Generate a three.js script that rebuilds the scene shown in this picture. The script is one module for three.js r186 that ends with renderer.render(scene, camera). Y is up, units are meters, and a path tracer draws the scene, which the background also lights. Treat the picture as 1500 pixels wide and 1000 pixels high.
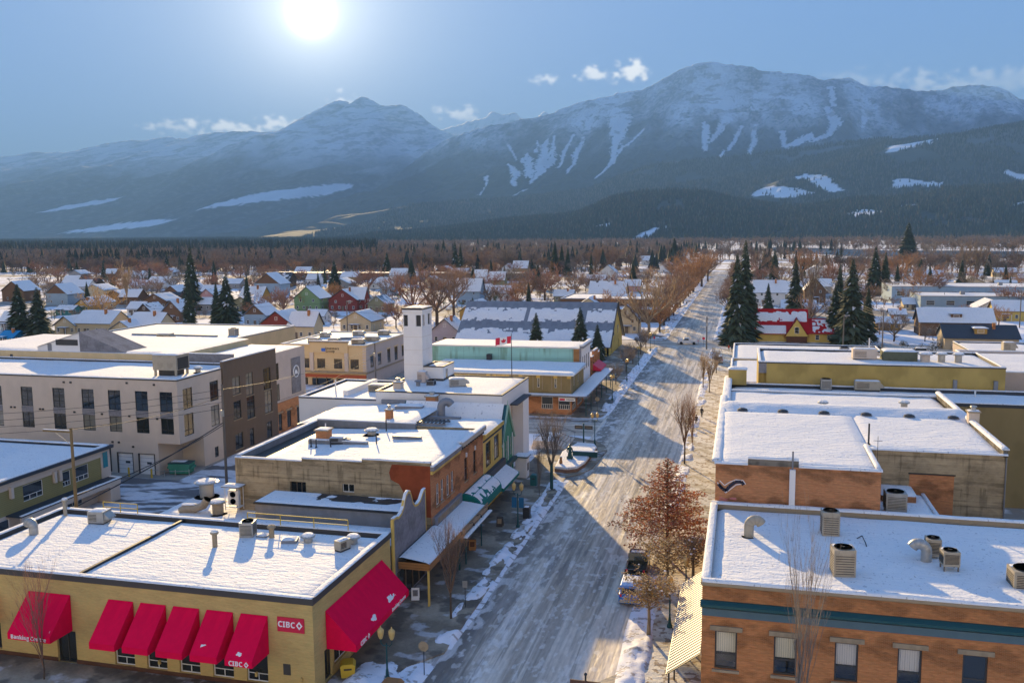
import * as THREE from 'three';
import { mergeGeometries } from 'three/addons/utils/BufferGeometryUtils.js';
import { MarchingCubes } from 'three/addons/objects/MarchingCubes.js';
import { FontLoader } from 'three/addons/loaders/FontLoader.js';

// ---------- camera, sky, sun, haze, exposure ----------
const scene = new THREE.Scene();
const camera = new THREE.PerspectiveCamera(41.46, 1024 / 682, 1, 60000);
camera.rotation.order = 'YXZ';
camera.rotation.set(-6.917 * Math.PI / 180, 14.41 * Math.PI / 180, -0.573 * Math.PI / 180);
camera.position.set(0, 32, 0);
const SUN = new THREE.Vector3(-0.433, 0.223, -0.8734).normalize();
const sun = new THREE.DirectionalLight(new THREE.Color(1.0, 0.71, 0.33), 5);
sun.position.copy(SUN).multiplyScalar(400);
sun.castShadow = true;
sun.shadow.mapSize.set(4096, 4096);
Object.assign(sun.shadow.camera, { left: -350, right: 350, top: 350, bottom: -350, near: 1, far: 1500 });
sun.target.position.set(0, 0, -100);
sun.position.add(sun.target.position);
scene.add(sun, sun.target);
const renderer = new THREE.WebGLRenderer({ antialias: true });
renderer.toneMapping = THREE.LinearToneMapping;
renderer.toneMappingExposure = 4.0;
renderer.shadowMap.enabled = true;
scene.fog = new THREE.FogExp2(new THREE.Color(0.26, 0.53, 1.0), 8.5e-5);

// ---------- noise ----------
const h2 = (x, y) => { let n = Math.imul(x, 374761393) + Math.imul(y, 668265263) | 0; n = Math.imul(n ^ (n >>> 13), 1274126177); return ((n ^ (n >>> 16)) >>> 0) / 4294967296; };
const vn = (x, y) => { const i = Math.floor(x), j = Math.floor(y); let u = x - i, v = y - j; u = u * u * (3 - 2 * u); v = v * v * (3 - 2 * v);
  const a = h2(i, j), b = h2(i + 1, j), c = h2(i, j + 1), d = h2(i + 1, j + 1); return a + (b - a) * u + (c - a + (a - b - c + d) * u) * v; };
const fbm = (x, y, o = 4) => { let s = 0, a = 0.5, t = 0; for (let k = 0; k < o; k++) { s += a * vn(x + k * 17.3, y - k * 9.1); t += a; a *= 0.5; x *= 2.03; y *= 2.03; } return s / t; };
const ridged = (x, y, o = 4) => { let s = 0, a = 0.5, t = 0; for (let k = 0; k < o; k++) { s += a * (1 - Math.abs(2 * vn(x + k * 31.7, y + k * 5.3) - 1)); t += a; a *= 0.5; x *= 2.1; y *= 2.1; } return s / t; };
const sst = (a, b, x) => { x = Math.min(1, Math.max(0, (x - a) / (b - a))); return x * x * (3 - 2 * x); };
const lerp = (a, b, t) => a + (b - a) * t;
const mix3 = (a, b, t) => [lerp(a[0], b[0], t), lerp(a[1], b[1], t), lerp(a[2], b[2], t)];
let seed = 12345;
const rnd = () => { seed = (seed + 0x6D2B79F5) | 0; let t = Math.imul(seed ^ (seed >>> 15), 1 | seed); t = (t + Math.imul(t ^ (t >>> 7), 61 | t)) ^ t; return ((t ^ (t >>> 14)) >>> 0) / 4294967296; };
const rr = (a, b) => a + (b - a) * rnd();
const reseed = (s) => { seed = s; };

// ---------- sky: clear air, a bright aureole round the sun, a few small clouds ----------
{
  const SKY = 0.48, W = 4096, Hh = 2048, px = new Float32Array(W * Hh * 4);
  const dirOf = (az, el) => [Math.sin(az) * Math.cos(el), Math.sin(el), -Math.cos(az) * Math.cos(el)];
  const R = Math.PI / 180;
  // clouds: azimuth (deg, right of the street axis), elevation, half sizes, strength
  const CL = [[-6.95, 9.6, 1.35, 0.85, 1.0], [-9.1, 9.5, 1.3, 0.55, 0.85], [-12.1, 9.3, 1.0, 0.36, 0.7],
    [-31.4, 6.35, 3.6, 0.62, 0.95], [-28.4, 6.55, 2.2, 0.6, 0.9], [-34.2, 6.2, 2.0, 0.4, 0.6], [-24.6, 7.6, 1.2, 1.0, 0.6], [4, 8.2, 12, 0.9, 0.22], [14, 7.9, 10, 1.0, 0.25], [-17.6, 7.3, 1.9, 0.5, 0.6]];
  for (let j = 0; j < Hh; j++) {
    const el = ((j + 0.5) / Hh - 0.5) * Math.PI, e = el / R;
    for (let i = 0; i < W; i++) {
      const th = ((i + 0.5) / W - 0.5) * 2 * Math.PI;          // atan2(z, x)
      const dx = Math.cos(th) * Math.cos(el), dy = Math.sin(el), dz = Math.sin(th) * Math.cos(el);
      const cg = dx * SUN.x + dy * SUN.y + dz * SUN.z, g = Math.acos(Math.min(1, cg)) / R;
      const up = Math.max(0, dy);
      const t = Math.pow(1 - up, 5);                            // paler towards the horizon
      let r = lerp(0.075, 0.05, t), gg = lerp(0.17, 0.19, t), b = lerp(0.41, 0.52, t);
      const a1 = Math.exp(-g / 11) , a2 = Math.exp(-g / 2.6), a3 = Math.exp(-Math.pow(g / 0.8, 2)), a4 = Math.exp(-g / 40);
      r += 0.36 * a1 + 1.0 * a2 + 5 * a3 + 0.02 * a4; gg += 0.34 * a1 + 0.95 * a2 + 4.9 * a3 + 0.02 * a4; b += 0.24 * a1 + 0.8 * a2 + 4.4 * a3 + 0.012 * a4;
      if (e > 0 && e < 14) {
        let az = Math.atan2(dx, -dz) / R;
        for (const [ca, ce, sx, sy, k] of CL) {
          const u = (az - ca) / sx, v = (e - ce) / sy;
          if (Math.abs(u) > 2 || Math.abs(v) > 2.2) continue;
          const n = fbm(az * 2.3 + 40, e * 3.6 + 9, 5);
          const d = sst(0.15, 0.75, (1 - Math.sqrt(u * u + v * v)) * 0.9 + (n - 0.5) * 1.7) * k;
          const w = 0.80 + 0.30 * a1 * 3;
          r = lerp(r, w * 1.03, d); gg = lerp(gg, w * 0.98, d); b = lerp(b, w * 0.93, d);
        }
      }
      const q = (j * W + i) * 4; px[q] = r * SKY; px[q + 1] = gg * SKY; px[q + 2] = b * SKY; px[q + 3] = 1;
    }
  }
  const t = new THREE.DataTexture(px, W, Hh, THREE.RGBAFormat, THREE.FloatType);
  t.mapping = THREE.EquirectangularReflectionMapping; t.magFilter = t.minFilter = THREE.LinearFilter; t.colorSpace = THREE.LinearSRGBColorSpace; t.needsUpdate = true;
  scene.background = t; scene.environment = t;
}

// ---------- helpers ----------
const taken = {};
const numbered = (n) => { const k = taken[n] = (taken[n] ?? -1) + 1; return k ? n + '_' + String(k).padStart(3, '0') : n; };
const shade = (o) => { o.castShadow = o.receiveShadow = true; return o; };
function tag(o, label, category, group, kind) { if (label) o.userData.label = label; if (category) o.userData.category = category; if (group) o.userData.group = group; if (kind) o.userData.kind = kind; return o; }
function thing(name, label, category, p = [0, 0, 0], turn = 0, group) {
  const o = new THREE.Group(); o.name = numbered(name); o.position.set(...p); o.rotation.y = turn; scene.add(o); return tag(o, label, category, group);
}
function put(name, geo, m, parent = scene) { if (!geo.attributes.position.count) return null; const o = shade(new THREE.Mesh(geo, m)); o.name = parent === scene ? numbered(name) : name; parent.add(o); if (geo.userData.patches) o.userData.kind = 'stuff'; return o; }
const structure = (name, geo, m, label) => { const o = put(name, geo, m); o.userData.kind = 'structure'; o.userData.label = label; o.userData.category = name.split('_').pop(); return o; };
const lin = (r, g, b) => new THREE.Color().setRGB(r, g, b);
// geometry collector: flat faces with uv in metres, taken from the face's own axes
class Geo {
  constructor() { this.p = []; this.n = []; this.u = []; this.c = null; }
  tri(a, b, c, n, ua, ub, uc) { this.p.push(...a, ...b, ...c); for (let i = 0; i < 3; i++) this.n.push(n[0], n[1], n[2]); this.u.push(...ua, ...ub, ...uc); return this; }
  quad(a, b, c, d, uvs) {           // counter-clockwise seen from outside
    const e1 = [b[0] - a[0], b[1] - a[1], b[2] - a[2]], e2 = [c[0] - a[0], c[1] - a[1], c[2] - a[2]];
    let n = [e1[1] * e2[2] - e1[2] * e2[1], e1[2] * e2[0] - e1[0] * e2[2], e1[0] * e2[1] - e1[1] * e2[0]]; const l = Math.hypot(...n) || 1; n = n.map((v) => v / l);
    const w = uvs ? uvs : [a, b, c, d].map((q) => (Math.abs(n[1]) > 0.75 ? [q[0], q[2]] : Math.abs(n[0]) > Math.abs(n[2]) ? [q[2], q[1]] : [q[0], q[1]]));
    this.tri(a, b, c, n, w[0], w[1], w[2]); this.tri(a, c, d, n, w[0], w[2], w[3]); return this;
  }
  box(x0, x1, y0, y1, z0, z1) {     // z0 far (small), z1 near
    const P = (x, y, z) => [x, y, z];
    this.quad(P(x0, y0, z1), P(x1, y0, z1), P(x1, y1, z1), P(x0, y1, z1)); this.quad(P(x1, y0, z0), P(x0, y0, z0), P(x0, y1, z0), P(x1, y1, z0));
    this.quad(P(x1, y0, z1), P(x1, y0, z0), P(x1, y1, z0), P(x1, y1, z1)); this.quad(P(x0, y0, z0), P(x0, y0, z1), P(x0, y1, z1), P(x0, y1, z0));
    this.quad(P(x0, y1, z1), P(x1, y1, z1), P(x1, y1, z0), P(x0, y1, z0)); this.quad(P(x0, y0, z0), P(x1, y0, z0), P(x1, y0, z1), P(x0, y0, z1)); return this;
  }
  cbox(cx, y0, cz, w, h, d) { return this.box(cx - w / 2, cx + w / 2, y0, y0 + h, cz - d / 2, cz + d / 2); }
  tube(pts, r0, r1 = r0, sides = 6, cap = true) {   // tapered tube through points
    const N = pts.length, rings = []; let ref = null;
    for (let i = 0; i < N; i++) {
      const a = pts[Math.max(0, i - 1)], b = pts[Math.min(N - 1, i + 1)];
      let d = [b[0] - a[0], b[1] - a[1], b[2] - a[2]]; const l = Math.hypot(...d) || 1; d = d.map((v) => v / l);
      if (!ref) ref = Math.abs(d[1]) > 0.9 ? [1, 0, 0] : [0, 1, 0];
      let s = [d[1] * ref[2] - d[2] * ref[1], d[2] * ref[0] - d[0] * ref[2], d[0] * ref[1] - d[1] * ref[0]]; const sl = Math.hypot(...s) || 1; s = s.map((v) => v / sl);
      const t = [s[1] * d[2] - s[2] * d[1], s[2] * d[0] - s[0] * d[2], s[0] * d[1] - s[1] * d[0]]; ref = t;
      const r = typeof r0 === 'function' ? r0(i / (N - 1)) : lerp(r0, r1, i / (N - 1)); const ring = [];
      for (let k = 0; k < sides; k++) { const f = k / sides * 2 * Math.PI, c = Math.cos(f), q = Math.sin(f); const n = [s[0] * c + t[0] * q, s[1] * c + t[1] * q, s[2] * c + t[2] * q]; ring.push({ p: [pts[i][0] + n[0] * r, pts[i][1] + n[1] * r, pts[i][2] + n[2] * r], n }); }
      rings.push(ring);
    }
    for (let i = 0; i < N - 1; i++) for (let k = 0; k < sides; k++) {
      const A = rings[i][k], B = rings[i][(k + 1) % sides], C = rings[i + 1][(k + 1) % sides], D = rings[i + 1][k];
      for (const [q, w] of [[A, [k / sides, i]], [C, [(k + 1) / sides, i + 1]], [B, [(k + 1) / sides, i]], [A, [k / sides, i]], [D, [k / sides, i + 1]], [C, [(k + 1) / sides, i + 1]]]) { this.p.push(...q.p); this.n.push(...q.n); this.u.push(...w); }
    }
    if (cap) for (const [ri, sg] of [[0, -1], [N - 1, 1]]) { const R = rings[ri]; const o = pts[ri], q = pts[ri ? N - 2 : 1]; let d = [o[0] - q[0], o[1] - q[1], o[2] - q[2]]; const l = Math.hypot(...d) || 1; d = d.map((v) => v / l);
      for (let k = 1; k < sides - 1; k++) this.tri(R[0].p, R[sg > 0 ? k : k + 1].p, R[sg > 0 ? k + 1 : k].p, d, [0, 0], [0, 1], [1, 1]); }
    return this;
  }
  cyl(x, z, y0, y1, r0, r1 = r0, sides = 12) { return this.tube([[x, y0, z], [x, y1, z]], r0, r1, sides); }
  lathe(x, z, prof, sides = 14) { for (let i = 0; i < prof.length - 1; i++) { const [ra, ya] = prof[i], [rb, yb] = prof[i + 1];
      for (let k = 0; k < sides; k++) { const f = k / sides * 6.28319, g = (k + 1) / sides * 6.28319; const P = (r, y, q) => [x + r * Math.cos(q), y, z - r * Math.sin(q)];
        const a = P(ra, ya, f), b = P(ra, ya, g), c = P(rb, yb, g), d = P(rb, yb, f); if (ra < 1e-4) this.face([a, c, d]); else if (rb < 1e-4) this.face([a, b, c]); else this.quad(a, b, c, d); } } return this; }
  face(P) { for (let i = 1; i < P.length - 1; i++) { const a = P[0], b = P[i], c = P[i + 1]; const e1 = b.map((v, k) => v - a[k]), e2 = c.map((v, k) => v - a[k]);
      let n = [e1[1] * e2[2] - e1[2] * e2[1], e1[2] * e2[0] - e1[0] * e2[2], e1[0] * e2[1] - e1[1] * e2[0]]; const l = Math.hypot(...n) || 1; n = n.map((v) => v / l);
      const w = [a, b, c].map((q) => (Math.abs(n[1]) > 0.75 ? [q[0], q[2]] : Math.abs(n[0]) > Math.abs(n[2]) ? [q[2], q[1]] : [q[0], q[1]])); this.tri(a, b, c, n, ...w); } return this; }
  prism(poly, axis, a, b) {         // convex or star polygon (2-D, ccw) pushed along an axis from a to b
    const T = axis === 'y' ? (q, s) => [q[0], s, -q[1]] : axis === 'x' ? (q, s) => [s, q[1], -q[0]] : (q, s) => [q[0], q[1], s];
    const A = poly.map((q) => T(q, a)), B = poly.map((q) => T(q, b)), n = poly.length;
    const tris = THREE.ShapeUtils.triangulateShape(poly.map((q) => new THREE.Vector2(...q)), []);
    for (const [i, j, k] of tris) { this.face([B[i], B[j], B[k]]); this.face([A[k], A[j], A[i]]); }
    for (let i = 0; i < n; i++) { const j = (i + 1) % n; this.quad(A[i], A[j], B[j], B[i]); } return this;
  }
  add(g, m) { const q = g.geometry(); if (m) q.applyMatrix4(m); this.p.push(...q.attributes.position.array); this.n.push(...q.attributes.normal.array); this.u.push(...q.attributes.uv.array); return this; }
  geometry() { const g = new THREE.BufferGeometry(); g.setAttribute('position', new THREE.Float32BufferAttribute(this.p, 3)); g.setAttribute('normal', new THREE.Float32BufferAttribute(this.n, 3)); g.setAttribute('uv', new THREE.Float32BufferAttribute(this.u, 2)); return g; }
  mesh(name, m, parent) { return put(name, this.geometry(), m, parent); }
}
const G = () => new Geo();
const std = (c, rough = 0.85, o = {}) => new THREE.MeshStandardMaterial({ color: Array.isArray(c) ? lin(...c) : c, roughness: rough, ...o });
// a square texture computed from f(u, v) -> [r, g, b] in sRGB 0..1 (or a grey number for bump)
function tex(n, f, srgb = true, m = n) {
  const d = new Uint8Array(n * m * 4);
  for (let j = 0; j < m; j++) for (let i = 0; i < n; i++) { let c = f(i / n, j / m, i, j); if (typeof c === 'number') c = [c, c, c]; const q = (j * n + i) * 4; for (let k = 0; k < 3; k++) d[q + k] = Math.max(0, Math.min(255, Math.round(c[k] * 255))); d[q + 3] = 255; }
  const t = new THREE.DataTexture(d, n, m, THREE.RGBAFormat); t.wrapS = t.wrapT = THREE.RepeatWrapping; t.magFilter = THREE.LinearFilter; t.minFilter = THREE.LinearMipmapLinearFilter; t.generateMipmaps = true;
  if (srgb) t.colorSpace = THREE.SRGBColorSpace; t.needsUpdate = true; return t;
}
const rep = (t, x, y = x) => { t.repeat.set(1 / x, 1 / y); return t; };   // one tile is x by y metres
// tiling noise
const tn = (u, v, f, o = 4) => { let s = 0, a = 0.5, t = 0; for (let k = 0; k < o; k++) { const F = f * (1 << k), x = u * F, y = v * F, i = Math.floor(x), j = Math.floor(y); let p = x - i, q = y - j; p = p * p * (3 - 2 * p); q = q * q * (3 - 2 * q);
    const H = (a1, b1) => h2(((a1 % F) + F) % F + k * 71, ((b1 % F) + F) % F + k * 37); s += a * (H(i, j) * (1 - p) * (1 - q) + H(i + 1, j) * p * (1 - q) + H(i, j + 1) * (1 - p) * q + H(i + 1, j + 1) * p * q); t += a; a *= 0.5; } return s / t; };
// ---------- mountains, hills and valley floor ----------
const curve = (P) => (x) => { let i = 0; while (i < P.length - 2 && x > P[i + 1][0]) i++; const p1 = P[i], p2 = P[i + 1], p0 = P[i - 1] ?? p1, p3 = P[i + 2] ?? p2; let t = (x - p1[0]) / (p2[0] - p1[0]); t = Math.max(0, Math.min(1, t)); 
  const m1 = (p2[1] - p0[1]) / (p2[0] - p0[0]) * (p2[0] - p1[0]), m2 = (p3[1] - p1[1]) / (p3[0] - p1[0]) * (p2[0] - p1[0]); const a = t * t, b = a * t; return (2 * b - 3 * a + 1) * p1[1] + (b - 2 * a + t) * m1 + (3 * a - 2 * b) * p2[1] + (b - a) * m2; };
const inPoly = (P, x, y) => { let c = false; for (let i = 0, j = P.length - 1; i < P.length; j = i++) if ((P[i][1] > y) !== (P[j][1] > y) && x < (P[j][0] - P[i][0]) * (y - P[i][1]) / (P[j][1] - P[i][1]) + P[i][0]) c = !c; return c; };
function terrain({ name, label, P, x0, x1, nx, nz, zc, front, back, height, color }) {
  const yc = curve(P), pos = new Float32Array((nx + 1) * (nz + 1) * 3), col = new Float32Array((nx + 1) * (nz + 1) * 3), idx = new Uint32Array(nx * nz * 6);
  const at = (x, t) => { const y = yc(x); return height(x, t, y); };
  for (let j = 0; j <= nz; j++) for (let i = 0; i <= nx; i++) {
    const x = lerp(x0, x1, i / nx), s = j / nz, t = s < 0.08 ? -(1 - s / 0.08) : Math.pow((s - 0.08) / 0.92, 1.15), z = t < 0 ? zc + t * back : zc + t * front;
    const y = t < 0 ? at(x, 0) * (1 + t * 0.9) : at(x, t), q = (j * (nx + 1) + i) * 3; pos[q] = x; pos[q + 1] = y; pos[q + 2] = z; const c = color(x, y, z, t); col[q] = c[0]; col[q + 1] = c[1]; col[q + 2] = c[2];
  }
  let k = 0; for (let j = 0; j < nz; j++) for (let i = 0; i < nx; i++) { const a = j * (nx + 1) + i, b = a + nx + 1; idx[k++] = a; idx[k++] = b; idx[k++] = a + 1; idx[k++] = a + 1; idx[k++] = b; idx[k++] = b + 1; }
  const g = new THREE.BufferGeometry(); g.setAttribute('position', new THREE.BufferAttribute(pos, 3)); g.setAttribute('color', new THREE.BufferAttribute(col, 3)); g.setIndex(new THREE.BufferAttribute(idx, 1)); g.computeVertexNormals();
  structure(name, g, new THREE.MeshStandardMaterial({ vertexColors: true, roughness: 0.95 }), label);
  return at;
}
const FOREST = [0.028, 0.040, 0.036], SNOW = [0.80, 0.82, 0.85], ROCK = [0.20, 0.19, 0.19], DUSTED = [0.20, 0.22, 0.25];
{ // the long ridge under the sun
  const P = [[-15500, 1250], [-13183, 1343], [-12323, 1387], [-12042, 1401], [-11692, 1448], [-11283, 1435], [-10811, 1431], [-10407, 1507], [-10141, 1554], [-9749, 1584], [-9493, 1576], [-9046, 1614], [-8835, 1575], [-8361, 1633], [-7751, 1653], [-7157, 1621], [-6745, 1679], [-6507, 1834], [-6272, 1978], [-6077, 2041], [-5896, 2043], [-5820, 1979], [-5762, 2037], [-5626, 2092], [-5484, 2025], [-5321, 1947], [-5156, 1940], [-4992, 1933], [-4832, 1846], [-4651, 1729], [-4461, 1583], [-4249, 1496], [-3829, 1392], [-3208, 1263], [-1000, 900], [3000, 700]];
  const cuts = [[[-4977, 264], [-4882, 347], [-4693, 470], [-4327, 579], [-4192, 568], [-4330, 447], [-4559, 367], [-4698, 327]], [[-7096, 276], [-7008, 399], [-6801, 483], [-6604, 445], [-6811, 316]], [[-6026, 63], [-5743, 118], [-5281, 179], [-4966, 175], [-5193, 112], [-5560, 75]]];
  terrain({ name: 'mountain_ridge', label: 'long snow-dusted ridge with a twin peak under the sun', P, x0: -15500, x1: 0, nx: 800, nz: 200, zc: -13000, front: 6500, back: 2500,
    height: (x, t, y) => { const w = 500 * (fbm(x / 1500, t * 2, 3) - 0.5); const r = ridged((x + w + t * 900) / 1100, t * 1.1 + 3, 5) - 0.55; return y * Math.pow(1 - t, 1.25) + Math.sin(Math.PI * Math.min(1, t * 1.02)) * (420 * r + 120 * (fbm(x / 260, t * 12, 4) - 0.5)) + (fbm(x / 70, t * 40, 3) - 0.5) * 34 * (1 - t); },
    color: (x, y, z, t) => {
      const n = fbm(x / 320, z / 500, 4), f = vn(x / 22, z / 30);
      const hi = sst(640, 1250, y + 420 * (n - 0.5));
      let c = mix3(FOREST, mix3(DUSTED, SNOW, sst(0.15, 0.7, fbm(x / 140 + 5, y / 160, 3) * 0.8 + f * 0.35)), hi * 0.92);
      if (hi > 0.4 && fbm(x / 120, y / 60, 4) > 0.62) c = mix3(c, ROCK, 0.6);
      c = mix3(c, SNOW, 0.14 * sst(0.6, 0.9, f) * (1 - hi));
      for (const q of cuts) if (inPoly(q, x + 40 * (n - 0.5), y + 30 * (f - 0.5))) c = SNOW;
      return c; } });
}
terrain({ name: 'distant_mountain', label: 'jagged white peaks far behind the saddle', P: [[-6800, 1700], [-6024, 1849], [-5530, 1905], [-5358, 1972], [-4965, 2042], [-4706, 2117], [-4551, 2170], [-4424, 2129], [-4132, 2141], [-3982, 2040], [-3819, 2009], [-3606, 2155], [-3445, 2101], [-3260, 2058], [-2954, 1928], [-1500, 1700]], x0: -6800, x1: -1500, nx: 300, nz: 40, zc: -16500, front: 2500, back: 1500,
  height: (x, t, y) => y * 1.03 * (1 - 0.7 * t) + (fbm(x / 120, t * 9, 4) - 0.5) * 120 * (1 - 0.3 * t), color: (x, y) => mix3(SNOW, ROCK, sst(0.55, 0.75, fbm(x / 90, y / 70, 4)) * 0.7) });
{ // the big massif with its avalanche chutes
  const P = [[-5200, 60], [-4256, 124], [-3918, 407], [-3586, 750], [-3264, 983], [-2796, 1141], [-2364, 1210], [-2045, 1253], [-1681, 1364], [-1396, 1420], [-1150, 1456], [-1011, 1470], [-942, 1501], [-805, 1575], [-602, 1665], [-367, 1706], [-233, 1679], [-134, 1660], [31, 1638], [129, 1600], [357, 1562], [582, 1518], [710, 1466], [753, 1483], [866, 1484], [991, 1471], [1068, 1410], [1241, 1388], [1425, 1354], [1577, 1334], [1817, 1329], [1904, 1356], [2139, 1351], [2315, 1312], [2493, 1198], [2894, 1101], [4200, 1000]];
  const chutes = [[[-1859,921,32],[-1766,660,98],[-1702,436,24]],[[-1787,941,25],[-1702,698,66],[-1696,453,24]],[[-1604,955,21],[-1630,757,37],[-1619,606,29]],[[-1982,793,27],[-1831,585,72],[-1751,486,31]],[[-2042,774,24],[-1897,626,32]],[[-2012,620,19],[-1876,512,47],[-1814,413,21]],[[-1501,927,25],[-1515,732,47],[-1470,536,31]],[[-1265,1211,154],[-1119,842,86],[-1066,596,35],[-1158,452,15]],[[-928,944,28],[-1038,753,27],[-1058,596,19]],[[-1143,1125,112],[-1101,841,52]],[[-371,985,36],[-317,664,29]],[[-173,1045,73],[-287,825,34]],[[-124,755,34],[-213,522,19]],[[-2137,501,19],[-2053,335,13]],[[-1700,368,12],[-1720,300,12]],[[-1627,257,11],[-1440,254,11]],[[-1548,303,17],[-1409,316,20]],[[-2339,921,21],[-2135,715,13]],[[-2009,928,18],[-1870,767,27]],[[-348,963,33],[-324,667,27]],[[-186,995,63],[-309,783,32]],[[-35,960,25],[-141,729,35],[-221,520,16]],[[78,980,29],[64,720,46],[13,543,13]],[[303,877,49],[322,659,27]],[[539,816,68],[335,720,50]],[[772,1365,60],[783,1162,48]],[[711,1138,57],[757,956,87],[694,845,44],[539,757,20]],[[1030,1020,55],[987,917,33]],[[-334,1205,134],[-168,1194,111]],[[97,1301,59],[403,1264,45]]];
  terrain({ name: 'massif', label: 'broad snow-capped mountain with white avalanche chutes down its forested face', P, x0: -5200, x1: 4200, nx: 1000, nz: 330, zc: -9500, front: 3600, back: 2500,
    height: (x, t, y) => { const w = 380 * (fbm(x / 900 + 7, t * 2, 3) - 0.5); const r = ridged((x + w + t * 500) / 760, t * 0.9, 5) - 0.55; const k = y / 1500;
      return Math.max(-20, y * (1 - t) * (1 - 0.25 * Math.sin(Math.PI * t)) + k * Math.sin(Math.PI * Math.min(1, t * 1.05)) * (420 * r + 110 * (fbm(x / 170, t * 12, 4) - 0.5)) + (fbm(x / 50, t * 45, 3) - 0.5) * 30); },
    color: (x, y, z, t) => {
      const n = fbm(x / 260, z / 360, 4), f = vn(x / 14, z / 17), f2 = vn(x / 31 + 4, z / 37);
      const w = 380 * (fbm(x / 900 + 7, t * 2, 3) - 0.5);
      const g = ridged((x + w + t * 500) / 760, t * 0.9, 5);
      const hi = sst(700, 1180, y + 520 * (n - 0.5));
      let c = mix3(FOREST, mix3(DUSTED, SNOW, sst(0.22, 0.7, n * 0.8 + f * 0.3)), hi * 0.95);
      c = mix3(c, DUSTED, 0.5 * sst(430, 900, y + 200 * (n - 0.5)) * (1 - hi));
      // avalanche chutes
      let ch = 0; const wx = x + 46 * (fbm(x / 60, y / 80, 3) - 0.5), k0 = 0.35 + 1.1 * f;
      for (const q of chutes) for (let i = 0; i < q.length - 1; i++) { const A = q[i], B = q[i + 1], ex = B[0] - A[0], ey = B[1] - A[1]; let s = ((wx - A[0]) * ex + (y - A[1]) * ey) / (ex * ex + ey * ey); if (s < -0.1 || s > 1.1) continue; s = Math.max(0, Math.min(1, s)); const d = Math.hypot(wx - A[0] - ex * s, y - A[1] - ey * s); if (d < lerp(A[2], B[2], s) * 0.55 * k0) ch = 1; }
      if (ch) c = mix3(c, SNOW, 0.9);
      if (hi > 0.3 && fbm(x / 90, y / 42, 4) > 0.63) c = mix3(c, ROCK, 0.55);
      if (!ch) c = mix3(c, FOREST, 0.62 * sst(0.55, 0.85, f * 0.6 + f2 * 0.5) * (1 - 0.65 * sst(1150, 1450, y)));
      return c; } });
}
// forested hills: ground plus a wood of conifers standing on it
const coneGeo = (() => { const g = G(); for (const [y0, y1, r] of [[0.1, 0.62, 0.2], [0.4, 1, 0.135]]) { for (let k = 0; k < 5; k++) { const a = k / 5 * 6.2832, b = (k + 1) / 5 * 6.2832; g.face([[r * Math.cos(a), y0, -r * Math.sin(a)], [r * Math.cos(b), y0, -r * Math.sin(b)], [0, y1, 0]]); } } return g.geometry(); })();
function wood(name, label, geo, m, spots, tint) {
  const o = shade(new THREE.InstancedMesh(geo, m, spots.length)), M = new THREE.Matrix4(), q = new THREE.Quaternion(), Y = new THREE.Vector3(0, 1, 0), c = new THREE.Color();
  spots.forEach(([x, y, z, h, w = 1], i) => { q.setFromAxisAngle(Y, (i * 2.4) % 6.28); M.compose(new THREE.Vector3(x, y, z), q, new THREE.Vector3(h * w, h, h * w)); o.setMatrixAt(i, M); c.setRGB(...tint(i, x, z)); o.setColorAt(i, c); });
  o.name = numbered(name); scene.add(o); return tag(o, label, 'forest', null, 'stuff');
}
const needle = std(0xffffff, 0.95);
{
  const P = [[-3000, 180], [-1101, 294], [-904, 362], [-615, 450], [-333, 490], [34, 544], [388, 619], [690, 676], [901, 699], [1232, 708], [1473, 733], [1710, 745], [1980, 763], [3000, 800]];
  const cuts = [[[761, 454], [837, 513], [990, 544], [1084, 566], [1093, 537], [992, 500], [838, 464]], [[1141, 561], [1216, 599], [1385, 641], [1274, 581]], [[34, 215], [109, 264], [223, 262], [356, 220], [225, 195]], [[259, 319], [334, 341], [427, 315], [504, 225], [411, 227], [335, 286]], [[735, 281], [799, 293], [992, 265], [977, 241], [865, 251], [753, 236]], [[1293, 308], [1329, 330], [1432, 297], [1389, 268]]];
  const hf = (x, t, y) => y * Math.pow(1 - t, 0.9) * (1 - 0.12 * Math.sin(6 * t + x / 700)) + Math.sin(Math.PI * t) * 160 * (ridged((x + t * 900) / 800, t * 1.4, 4) - 0.6);
  const isCut = (x, y) => cuts.some((q) => inPoly(q, x + 24 * (vn(x / 30, y / 30) - 0.5), y + 16 * (vn(x / 25 + 9, y / 25) - 0.5)));
  const at = terrain({ name: 'mountain_shoulder', label: 'forested lower shoulder of the mountain with pale logged strips', P, x0: -2600, x1: 3000, nx: 420, nz: 150, zc: -6500, front: 2100, back: 1500, height: hf,
    color: (x, y, z) => (isCut(x, y) ? SNOW : mix3(FOREST, DUSTED, 0.55 * sst(330, 640, y + 180 * (fbm(x / 200, z / 200, 3) - 0.5)))) });
  reseed(5); const spots = [];
  for (let i = 0; i < 75000; i++) { const x = rr(-2300, 2700), t = Math.pow(rnd(), 1.1); const y = at(x, t); if (isCut(x, y) && rnd() < 0.95) continue; if (fbm(x / 160, t * 14, 3) > 0.66) continue; spots.push([x, y - 1, -6500 + t * 2100, rr(13, 27), rr(0.8, 1.2)]); }
  wood('shoulder_forest', 'dense dark conifer wood covering the mountain shoulder', coneGeo, needle, spots, (i, x, z) => { const k = rr(0.7, 1.3), s = rnd() < 0.3 ? 0.07 : 0; return [0.028 * k + s, 0.042 * k + s, 0.036 * k + s * 1.1]; });
}
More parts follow.
